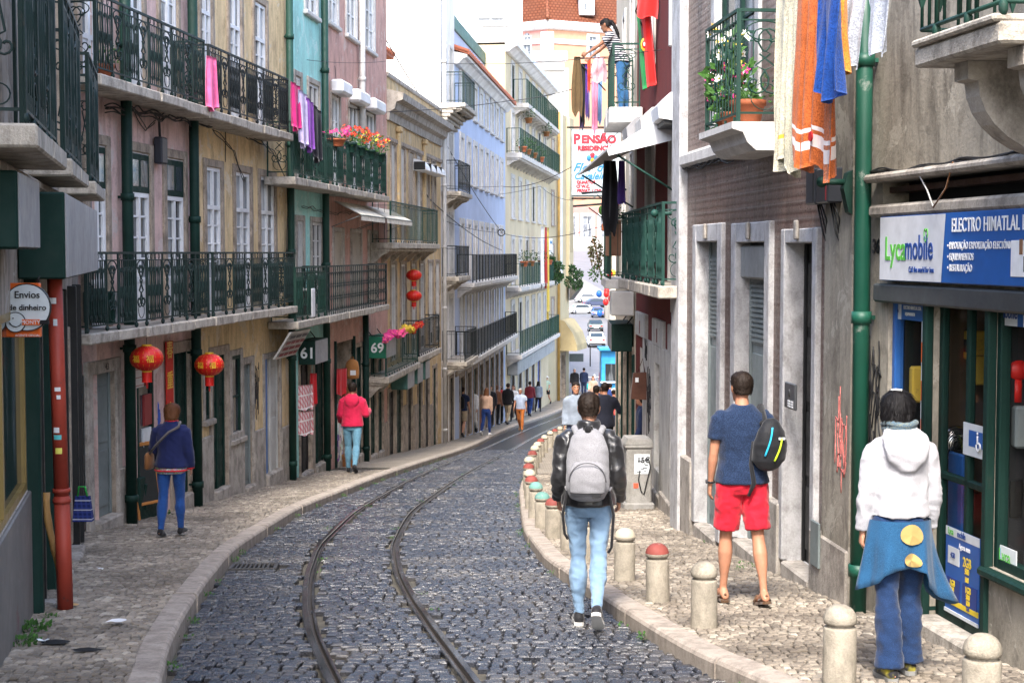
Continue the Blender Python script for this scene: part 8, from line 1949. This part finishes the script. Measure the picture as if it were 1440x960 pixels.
e, _, _, s = far(650, 612, 54.5, 12, WALK(1.76), 'man in navy shirt and khaki shorts wearing a black daypack by the far left shops', SK_A, (H_DK, 'short'), B_(KHAKI, 'shorts', to=.46), T_(NAVYW, sleeve='short', hem=-.06)); daypack(e, s, 'black daypack on the man in khaki shorts', BLACKW)
far(664, 607, 57.5, 190, WALK(1.74, -1), 'balding man in white shirt and white trousers walking up the far left pavement', SK_B, (H_GR, 'short'), B_(WHITEW), T_(WHITEW, hem=-.06))
far(672, 606, 59.5, 12, STAND(1.66), 'woman in a brown dress half hidden between the walkers on the far left', SK_B, (H_AU, 'long'), B_(BRNW), T_(BRNW, hem=-.1))
far(684, 612, 56.0, 15, WALK(1.70, -1, sw=.92), 'long-haired woman in beige top and dark jeans walking along the kerb', SK_A, (H_AU, 'long'), B_(DENIMW, 'jeans'), T_(BEIGE, hem=.0), shoes=cm('shoe_white', (.7,.7,.7)))
far(698, 596, 66.0, 20, STAND(1.66, sw=.95), 'person in brown jacket standing by the shop on the far left pavement', SK_B, (H_AU, 'bob'), B_(BLACKW), T_(BRNW, hem=-.08))
far(703, 592, 68.0, 190, STAND(1.68), 'woman in red cardigan facing up the street beside the brown jacket', SK_A, (H_DK, 'long'), B_(BLACKW), T_(REDW, hem=-.1))
far(714, 594, 66.5, 25, WALK(1.76), 'person in black jacket with a red collar and pale trousers on the far left pavement', SK_A, (H_DK, 'short'), B_(KHAKI), T_(BLACKW, hem=-.12, loose=.02, collar=.03))
far(732, 601, 62.5, 192, WALK(1.74, sw=1.04, belly=.03), 'grey-haired man in checked blue shirt and rust trousers walking up the road', SK_B, (H_GR, 'short'), B_(ORNG), T_(CHK, hem=-.04, sleeve='short'), shoes=BROWN_S, road=True)
def hat(s, putf, m):
    mb = MB(); mb.M = head_frame(s); mb.lathe([(.17,.055),(.175,.062),(.10,.075),(.095,.12),(.075,.145),(.01,.15)], 0, -.005, 0, 20, m); putf('sun_hat', mb)
e, pf, _, s = far(769, 564, 89.0, 205, WALK(1.62, -1, sw=.92), 'woman in white sun hat, mint blouse and black shorts at the corner', SK_A, (H_BR, 'short'), B_(BLACKW, 'shorts', to=.40), T_(MINT, hem=-.02, sleeve='short')); hat(s, pf, cm('hat', (.70,.68,.62)))
far(808, 557, 94.5, 190, STAND(1.78, sw=1.05), 'man in black jacket over a pale shirt standing at the end of the street', SK_A, (H_GR, 'short'), B_(NAVYW), T_(BLACKW, hem=-.14, loose=.03))
e, pf, _, s = far(821, 557, 95.5, 10, STAND(1.76), 'man in navy jacket with a turquoise carrier bag at the end of the street', SK_A, (H_DK, 'short'), B_(NAVYW), T_(NAVYW, hem=-.1, loose=.02))
w = wear('carrier_bag', 'turquoise plastic carrier bag held by the man at the end of the street', 'bag', e); mb = MB(); c = s.wr['R']+V3(.02,.02,-.1); mb.loft([(c, V3(.03,0,0), V3(0,.04,0)), (c-V3(0,0,.12), V3(.10,0,0), V3(0,.12,0)), (c-V3(0,0,.36), V3(.10,0,0), V3(0,.15,0)), (c-V3(0,0,.40), V3(.05,0,0), V3(0,.08,0))], cm('turq', (.05,.48,.50)), 12); put_on(w, 'bag_body', mb, s)
far(810, 640, 30.5, 186, Pose(1.74, lt=10, lk=5, rt=-8, rk=14, la=8, le=40, ra=-4, re=20, head_yaw=-10), 'dark-haired man in grey jacket over a navy shirt walking up behind the backpack man', SK_B, (H_DK, 'short'), B_(NAVYW), [('shirt', T(NAVYW, g=.018, fold=.004)), ('jacket', T(GREYW, g=.030, hem=-.05, loose=.01, fold=.005))])
e, pf, _, s = far(850, 640, 32.0, 8, Pose(1.74, lt=6, lk=4, rt=-10, rk=18, la=10, le=50, ra=6, re=80, rab=25, lean=5, sw=1.08), 'balding man in dark coat walking down the pavement ahead of the backpack man', SK_B, (H_DK, 'short'), B_(BLACKW), T_(cm('coat', (.015,.017,.028)), hem=-.2 if False else -.1, loose=.03))
w = wear('carrier_bag', 'white plastic carrier bag held by the balding man in the dark coat', 'bag', e); mb = MB(); c = s.wr['R']+V3(.03,.03,-.08); mb.loft([(c, V3(.03,0,0), V3(0,.04,0)), (c-V3(0,0,.12), V3(.09,0,0), V3(0,.12,0)), (c-V3(0,0,.38), V3(.10,0,0), V3(0,.15,0)), (c-V3(0,0,.42), V3(.05,0,0), V3(0,.08,0))], cm('plastic', (.6,.62,.56)), 12); put_on(w, 'bag_body', mb, s)
far(838, 620, 37.0, 8, STAND(1.70, sw=1.05), 'dark-haired person in black coat just ahead of the balding man', SK_B, (H_DK, 'short'), B_(BLACKW), T_(BLACKW, hem=-.1, loose=.03))
e, pf, _, s = far(846, 590, 52.0, 188, WALK(1.76), 'man in dark cap and dark striped jersey coming up the pavement', SK_B, (H_DK, 'short'), B_(NAVYW), T_(cm('jersey', (.03,.035,.06)), hem=-.06)); mb = MB(); mb.M = head_frame(s); mb.lathe([(.088,.04),(.092,.07),(.08,.11),(.05,.13),(.01,.135)], 0, -.005, 0, 16, BLACKW); mb.box(-.06,.06,.07,.16,.04,.055,BLACKW,.01); pf('cap', mb)
e, pf, _, s = far(863, 596, 49.0, 8, WALK(1.70, -1), 'person in coral jacket and cap walking away beside the green shopfront', SK_B, (H_DK, 'short'), B_(DENIMW, 'jeans'), T_(CORAL, hem=-.08, loose=.02)); mb = MB(); mb.M = head_frame(s); mb.lathe([(.088,.04),(.092,.07),(.08,.11),(.05,.13),(.01,.135)], 0, -.005, 0, 16, WHITEW); pf('cap', mb)
far(858, 570, 66.0, 8, STAND(1.74), 'man in blue jacket beyond the coral jacket at the street end', SK_A, (H_DK, 'short'), B_(NAVYW), T_(cm('blue', (.03,.06,.22)), hem=-.08))
far(848, 545, 97.5, 190, STAND(1.70), 'person in red top by the kiosk at the end of the street', SK_B, (H_DK, 'long'), B_(BLACKW), T_(REDW, hem=-.06))
e, pf, _, s = far(885, 650, 25.2, -80, STAND(1.60), 'person in dark clothes standing in the doorway behind the brown tote bag', SK_B, (H_DK, 'bob'), B_(BLACKW), T_(NAVYW, hem=-.1)); e.location.x = FRd.W(5.9,-.02,0).x
far(656, 604, 60.5, 10, STAND(1.72), 'person in pale blue shirt and dark trousers behind the man with the black daypack', SK_B, (H_DK, 'short'), B_(NAVYW), T_(cm('paleblue', (.32,.42,.55)), hem=-.06))
far(690, 600, 63.5, 195, WALK(1.74), 'man in dark coat coming up the far left pavement behind the auburn-haired woman', SK_A, (H_DK, 'short'), B_(BLACKW), T_(cm('coat2', (.03,.03,.035)), hem=-.1, loose=.02))
far(722, 590, 70.0, 190, WALK(1.64, -1, sw=.93), 'woman in white blouse and dark skirt trousers beside the black jacket', SK_A, (H_BR, 'long'), B_(BLACKW), T_(WHITEW, hem=-.02))
far(679, 598, 66.5, 10, STAND(1.70), 'person in olive jacket at the back of the crowd by the far shops', SK_B, (H_DK, 'short'), B_(NAVYW), T_(cm('olive', (.13,.13,.06)), hem=-.1, loose=.02))
far(745, 581, 77.0, 15, WALK(1.72), 'man in maroon jumper walking along the bend below the cream house', SK_B, (H_DK, 'short'), B_(DENIMW, 'jeans'), T_(cm('maroon', (.16,.02,.03)), hem=-.04))
far(757, 576, 82.0, 12, WALK(1.62, -1, sw=.93), 'woman in grey coat walking along the bend below the cream house', SK_A, (H_BL, 'long'), B_(BLACKW), T_(GREYW, hem=-.1, loose=.02))
far(834, 566, 88.0, 190, WALK(1.70), 'woman in light coat coming up from the square', SK_A, (H_BR, 'long'), B_(NAVYW, 'jeans'), T_(BEIGE, hem=-.1, loose=.02))
far(843, 600, 58.0, 8, STAND(1.72), 'man in dark blue shirt standing on the narrow pavement by the last bollards', SK_B, (H_DK, 'short'), B_(BLACKW), T_(NAVYW, hem=-.06))
# ================================================================== THE SQUARE AND THE HILL BEYOND
M_PINKF = plaster('plaster_farpink', (.52,.24,.21), (.36,.22,.2), .25, bump=.1); M_WHF = plaster('plaster_farwhite', (.56,.55,.53), (.38,.36,.33), .3, bump=.1)
def roof_far():
    t = NT('roof_orange', .8, .2); p = t.pos(); sx = t.n('ShaderNodeSeparateXYZ'); t.l(p, sx.inputs[0]); cx = t.n('ShaderNodeCombineXYZ'); t.l(sx.outputs[0], cx.inputs[0]); t.l(sx.outputs[2], cx.inputs[1])
    b = t.n('ShaderNodeTexBrick'); t.l(cx.outputs[0], b.inputs['Vector']); b.inputs['Scale'].default_value = 1
    for k, v in (('Brick Width', .9), ('Row Height', .85), ('Mortar Size', .16)): b.inputs[k].default_value = v
    b.inputs['Color1'].default_value = (.50,.21,.12,1); b.inputs['Color2'].default_value = (.42,.16,.085,1); b.inputs['Mortar'].default_value = (.24,.08,.045,1)
    n = t.noise(p, .25, 6, .65); t.color(t.mix(t.ramp(n, [(.4, 0), (.65, .6)]), b.outputs[0], (.30,.13,.08))); return t.m
ROOFT = roof_far()
def farhouse(label, x0, x1, Y, depth, zb, zt, m, wins=(), roof=None, skew=0.0, name='far_house', group='houses on the far hillside'):
    """plain box house whose front faces back up the street"""
    F = Facade((at(x0,0,Y).x, Y), (at(x1,0,Y).x, Y+skew), 'R'); F.n = Vector((F.t.y, -F.t.x, 0)); F.M = Matrix(((F.t.x,F.n.x,0,F.A.x),(F.t.y,F.n.y,0,F.A.y),(0,0,1,0),(0,0,0,1)))
    e = empty(name, F.W(F.L/2, 0, zb), label, 'building', group); ops = []
    for (px, py, w, h) in wins: s_, z = F.pix(px, py); ops.append((s_-w/2, s_+w/2, z-h/2, z+h/2, .12))
    obj('wall', shell(F, 0, F.L, zb, zt, ops, m, depth), e)
    for o in ops: window(e, F, *o[:4], WHITE_P, WHITE_P, GLASS_B, sur=.3, proud=.05, rows=3, rev=.1)
    return e, F
# pink house with the orange hipped roof: two fronts meeting at a pilaster
Y = 385.0; zt = at(770, 36, Y).z; c0 = at(770, 0, Y); 
e, F1 = farhouse('pink house with an orange tiled roof high behind the cream house', 700, 770, Y+9, 40, -1, zt, M_PINKF, ((741,68,2.2,5.4),), skew=-9)
F2 = Facade((c0.x, Y), (at(905,0,Y+12).x, Y+12), 'R'); F2.n = Vector((F2.t.y, -F2.t.x, 0)); F2.M = Matrix(((F2.t.x,F2.n.x,0,F2.A.x),(F2.t.y,F2.n.y,0,F2.A.y),(0,0,1,0),(0,0,0,1)))
s_, z = F2.pix(834, 66); op = [(s_-1.1, s_+1.1, z-2.6, z+2.4, .3)]+[(F2.s(px)-1.3, F2.s(px)+1.3, F2.z(px, py)-3, F2.z(px, py)+2.6, .3) for px in (803,826,850) for py in (319,235)]; obj('wall', shell(F2, 0, F2.L, -1, at(800,290,Y).z, op[1::2], M_PINKF, 38), e); obj('wall', shell(F2, 0, F2.L, at(800,290,Y).z, zt, op[::2], plaster('plaster_farsalmon', (.56,.30,.19), (.4,.28,.2), .25, bump=.1), 38), e)
for o in op: window(e, F2, *o[:4], WHITE_P, WHITE_P, GLASS_B, sur=.7, proud=.1, rows=3, rev=.2)
mb = F1.mb(); s_, z = F1.pix(741, 53); mb.prism([(s_+1.1*math.cos(t*PI/10), z+1.1*math.sin(t*PI/10)) for t in range(11)], -.05, .02, GLASS_B, 'y'); mb2 = F1.mb()
obj('arch_pane', mb, e)
for F in (F1, F2):
    mb = F.mb(); a = -.3; mb.prism([(0,zt-.9),(.6,zt-.7),(1.6,zt+.4),(1.7,zt+1.1),(0,zt+1.4)], a, F.L+.3, WHITE_P); mb.box(a, F.L+.2, -.02, .3, zt-4.2, zt-3.1, flat('band_lilac', (.70,.70,.78), .7)); obj('cornice', mb, e)
mb = F1.mb(); mb.box(F1.L-2.0, F1.L+.05, 0, .5, -1, zt-1.5, WHITE_P, .03); obj('pilaster', mb, e); mb = F2.mb(); mb.box(-.02, 1.5, 0, .5, -1, zt-1.5, WHITE_P, .03); obj('pilaster', mb, e)
A = F1.W(-1.2, 1.4, zt+1.2); B = c0+Vector((0,-1.8,0)); B.z = zt+1.2; C = F2.W(F2.L+1.2, 1.4, zt+1.2); mb = MB(); up = Vector((0, 28, 19.0))
def slope(P, Q, n, rows):
    vs = []; fs = []
    for j in range(rows):
        for i in range(n): 
            for (u, v, h) in ((i/n, j/rows, .05), ((i+.5)/n, j/rows, .20), ((i+1)/n, j/rows, .05), ((i+1)/n, (j+1)/rows, .0), ((i+.5)/n, (j+1)/rows, .16), (i/n, (j+1)/rows, .0)):
                p = Vector(P).lerp(Vector(Q), u)+up*v; p.z += h; vs.append(p)
            b = len(vs)-6; fs += [(b, b+1, b+4, b+5), (b+1, b+2, b+3, b+4)]
    mb.add(vs, fs, ROOFT)
slope(A, B, 60, 46); slope(B, C, 90, 46)
for P_, Q_ in ((A, B), (B, C)): mb.quad(P_-UP*.06, Q_-UP*.06, Q_+up-UP*.06, P_+up-UP*.06, ROOFT); mb.tube([B+up*(i/20)+UP*.3 for i in range(21)], .45, 6, ROOFT); obj('roof', mb, e)
c = at(824, 12, Y+9); mb = MB(); mb.box(c.x-1.9, c.x+1.9, c.y-5, c.y+7, c.z-2.4, c.z+2.5, WHITE_P, .1); mb.box(c.x-2.3, c.x+2.3, c.y-5.4, c.y+7, c.z+2.5, c.z+2.9, ROOFT, .06)
for q in (-.6, .15): mb.box(c.x+q, c.x+q+.45, c.y-5.1, c.y-4.98, c.z-1.2, c.z+.4, GLASS_B)
obj('dormer', mb, e)
farhouse('tall plain white building behind the light blue block', 628, 735, 112, 12, -9.5, at(700, -60, 112).z, M_WHF, ((690,30,1.9,.5),(664,52,.8,1.2)))
e, F = farhouse('low white house with a rooftop below the pink house', 745, 800, 108, 10, -9.5, at(770, 96, 108).z, M_WHF, ())
mb = F.mb(); z0 = at(770, 84, 108).z; mb.prism([(.3,z0-.1),(.25,z0+.25),(-.4,z0+.62),(-3,z0+.75),(-3,z0+.2)], .2, F.L-.1, flat('canopy_glass', (.50,.60,.66), .2, .6)); mb.box(.4, F.L-.3, -.02, .14, z0-.75, z0-.15, WHITE_D, .03); obj('glass_canopy', mb, e)
farhouse('tall yellow house behind the corner, seen beside the guesthouse sign', 774, 797, 100, 8, -9, at(780, 165, 100).z, M_CRM, ((779,210,.5,2.0),(779,262,.5,2.0)))
e, F = farhouse('distant pale wall and terrace below the pink hillside house', 780, 920, 374, 4, -3, at(0, 333, 374).z, M_WHF, ())
for i, (x0, x1, Y, zt_, m) in enumerate(((560,700,230,26,M_WHF),(860,1010,210,20,M_CRV),(905,1200,150,9,M_WHF),(300,560,260,24,M_PINKF))): farhouse(['white house far behind the light blue block','cream house far behind the right side','pale house on the right of the square','pink house far behind the left side'][i], x0, x1, Y, 14, -9.5, zt_, m, [(x0+(x1-x0)*(k+.5)/4, 330-60*j, 1.4, 2.4) for k in range(4) for j in range(2)])
# hillside road
strip('road', lambda Y: 17+3*math.sin((Y-238)/24.)-3, lambda Y: 17+3*math.sin((Y-238)/24.)+3.5, 236, 368, M_ASPH, -KH-.03, 4)
strip('road', lambda Y: -30, lambda Y: 60, 100, 236, M_ASPH, -KH-.05, 4)
strip('pavement', lambda Y: 1.5, lambda Y: 9.5, 97, 100, M_CALF, -.02, 1)
# cars on the square
CARW = {}
def carpaint(k, c): return flat('car_'+k, c, .25, .6)
TYRE = flat('tyre', (.012,.012,.013), .8); CGL = flat('car_glass', (.03,.045,.06), .08, .7); LAMPR = flat('tail_red', (.45,.02,.02), .3); HUB = flat('hub', (.5,.5,.52), .3, .5, .8)
def car(p, heading, col, label, van=False):
    e = empty('parked_car', p, label, 'car', 'cars on the square'); m = carpaint(*col); M = Matrix.Translation(p) @ Matrix.Rotation(heading, 4, 'Z')
    prof = [(-2.1,.3),(-2.14,.62),(-2.0,.92),(-1.5,.98),(-.95,1.40),(-.2,1.47),(.75,1.40),(1.45,.98),(2.0,.86),(2.12,.55),(2.08,.3)] if not van else [(-2.2,.3),(-2.2,1.0),(-2.1,1.85),(1.0,1.9),(1.6,1.1),(2.2,.95),(2.25,.3)]
    mb = MB(M); secs = [(-.84,.92,.86),(-.78,1,1),(.78,1,1),(.84,.92,.86)]
    vs = []; n = len(prof)
    for y, kx, kz in secs:
        for x, z in prof: vs.append((x*kx, y*(1 if z < 1.0 else .80), .3+(z-.3)*kz))
    fs = [(i*n+q, i*n+(q+1) % n, (i+1)*n+(q+1) % n, (i+1)*n+q) for i in range(3) for q in range(n)]+[tuple(range(n-1,-1,-1)), tuple(3*n+q for q in range(n))]
    mb.add(vs, fs, m, False); obj('body', mb, e)
    for nm, x0, z0, x1, z1 in (('rear_window',-1.46,1.0,-.98,1.37),('windscreen',1.42,1.0,.80,1.37)):
        mb = MB(M); sg = -1 if x0 < 0 else 1; mb.add([(x0+sg*.03,-.62,z0+.02),(x0+sg*.03,.62,z0+.02),(x1+sg*.03,.56,z1),(x1+sg*.03,-.56,z1)], [(0,1,2,3)], CGL); obj(nm, mb, e)
    for sy in (-1, 1):
        mb = MB(M); mb.add([(-1.25,sy*.80,1.02),(1.2,sy*.80,1.02),(.65,sy*.685,1.36),(-.85,sy*.685,1.36)], [(0,1,2,3)], CGL); obj('side_window', mb, e)
        mb = MB(M); mb.box(-2.14,-2.05,sy*.62-.14,sy*.62+.14,.66,.84,LAMPR,.02); obj('tail_light', mb, e)
        for x in (-1.3, 1.3):
            mb = MB(M); mb.tube([(x,sy*.66,.31),(x,sy*.85,.31)], .31, 18, TYRE, True); w = obj('wheel', mb, e); mb = MB(M); mb.tube([(x,sy*.84,.31),(x,sy*.865,.31)], .19, 14, HUB); obj('rim', mb, w)
    mb = MB(M); mb.box(-2.17,-2.13,-.26,.26,.5,.62,WHITE); obj('number_plate', mb, e); mb = MB(M); mb.box(-2.2,-2.08,-.8,.8,.32,.48,flat('bumper', (.03,.03,.03), .5),.03); obj('bumper', mb, e)
def cg(px, py): p = gpt(px, py, -KH-.05); return p
for px, py, hd, col, lab in ((838,487,90,('white',(.70,.71,.72)),'white hatchback seen from behind nearest the street end'),(837,466,90,('dark',(.03,.06,.07)),'dark green car in front of the white hatchback'),(840,446,90,('blue',(.05,.12,.35)),'blue car half hidden beyond the dark green car'),(818,441,10,('silver',(.52,.55,.58)),'silver car parked sideways across the square'),(838,432,15,('navy',(.04,.05,.10)),'navy car behind the silver car'),(826,425,5,('grey',(.35,.37,.40)),'grey car farthest up the square')):
    p = cg(px, py); car(p, rad(hd), col, lab)
# blue kiosk, balloons, railings, post
p = gpt(858, 560, -.02); e = empty('kiosk', p, 'bright blue kiosk just beyond the green shopfront', 'kiosk'); mb = MB(); KB = paint('kiosk_blue', (.03,.28,.58), .4, (.3,.35,.4), .2); mb.box(p.x-.55, p.x+1.6, p.y, p.y+1.8, p.z-.2, p.z+2.9, KB, .03); obj('body', mb, e); mb = MB(); mb.box(p.x-.7, p.x+1.8, p.y-.35, p.y+2, p.z+2.9, p.z+3.05, KB, .02); obj('roof', mb, e); mb = MB(); mb.box(p.x-.3, p.x+1.4, p.y-.03, p.y, p.z+1.05, p.z+2.1, GLASS_D); obj('hatch', mb, e); mb = MB(); mb.box(p.x-.6, p.x+1.5, p.y-.2, p.y-.002, p.z+.95, p.z+1.03, WHITE); obj('counter', mb, e)
c = at(856, 405, 140); rr = random.Random(5); e = empty('balloon_bunch', c, 'bunch of red, blue and yellow balloons over the parked cars', 'balloons')
for k in range(16):
    q = c+Vector((rr.gauss(0,.35), rr.gauss(0,.3), rr.gauss(0,1.0))); mb = MB(); mb.ball(q, .26, .26, .32, [RED, SIGNB, YELL, RED][k % 4], 10, 7); obj('balloon', mb, e)
mb = MB(); mb.tube([c-UP*1.2, c-UP*3.6], .01, 4, INK); obj('string', mb, e)
e = empty('pedestrian_railing', gpt(815, 557, 0), 'white railing of posts and bars where the street meets the square', 'railing'); mb = MB()
for i in range(9):
    x = 3.4+.62*i; Y = 99.6; mb.tube([(x,Y,g(Y)-.1),(x,Y,g(Y)+1.05)], .05, 8, WHITE_P); mb.ball((x,Y,g(Y)+1.08), .07, m=WHITE_P, n=8, k=5)
for h in (.35,.95): mb.tube([(3.4,99.6,g(99.6)+h),(8.4,99.6,g(99.6)+h)], .03, 6, WHITE_P)
obj('bars', mb, e)
for i, (px, py, h) in enumerate(((800,556,2.6),(830,515,1.6))):
    p = gpt(px, py, 0); mb = MB(); mb.tube([p, p+UP*h], .05, 8, WHITE_P if i == 0 else BLACK); mb.box(p.x-.25, p.x+.9 if i == 0 else p.x+.25, p.y-.04, p.y-.02, p.z+h-.5, p.z+h, GREY_G, .01) if i == 0 else mb.ball(p+UP*h, .09, m=BLACK); tag(obj('street_post', mb), ['white sign post at the corner of the square', 'short black post on the square'][i], 'post')
# ================================================================== CAMERA, LIGHT, WORLD
cam = bpy.data.cameras.new('camera'); co = bpy.data.objects.new('camera', cam); COL.objects.link(co)
cam.sensor_width = 36; cam.lens = FPX/1440*36; cam.clip_end = 2000; cam.clip_start = .1
co.location = (0,0,0); co.rotation_euler = (PI/2 - PITCH, 0, 0); SC.camera = co
SUN_EL = 50; SUN_AZ = -171     # azimuth of the sun measured clockwise from +Y
w = bpy.data.worlds.new('World'); SC.world = w; w.use_nodes = True
nt = w.node_tree; bg = nt.nodes['Background']; sky = nt.nodes.new('ShaderNodeTexSky'); sky.sky_type = 'NISHITA'; sky.sun_disc = False
sky.sun_elevation = rad(SUN_EL); sky.sun_rotation = rad(SUN_AZ); sky.dust_density = 3; sky.air_density = 1.0; sky.ozone_density = 1.0
nt.links.new(sky.outputs[0], bg.inputs[0]); bg.inputs[1].default_value = .15
sl_ = bpy.data.lights.new('sun', 'SUN'); sl_.energy = 1.5; sl_.angle = rad(10); sl_.color = (1,.95,.88)
so = bpy.data.objects.new('sun', sl_); COL.objects.link(so)
az = rad(SUN_AZ); el = rad(SUN_EL); sd = Vector((math.sin(az)*math.cos(el), math.cos(az)*math.cos(el), math.sin(el)))
so.rotation_euler = (-sd).to_track_quat('-Z', 'Y').to_euler(); so.location = (0,0,40)
SC.view_settings.view_transform = 'Standard'; SC.view_settings.look = 'None'; SC.view_settings.gamma = 1
SC.view_settings.exposure = 2.2
SC.render.engine = 'CYCLES'; SC.cycles.max_bounces = 6; SC.cycles.diffuse_bounces = 4; SC.cycles.glossy_bounces = 3
SC.render.resolution_x = 1024; SC.render.resolution_y = 682
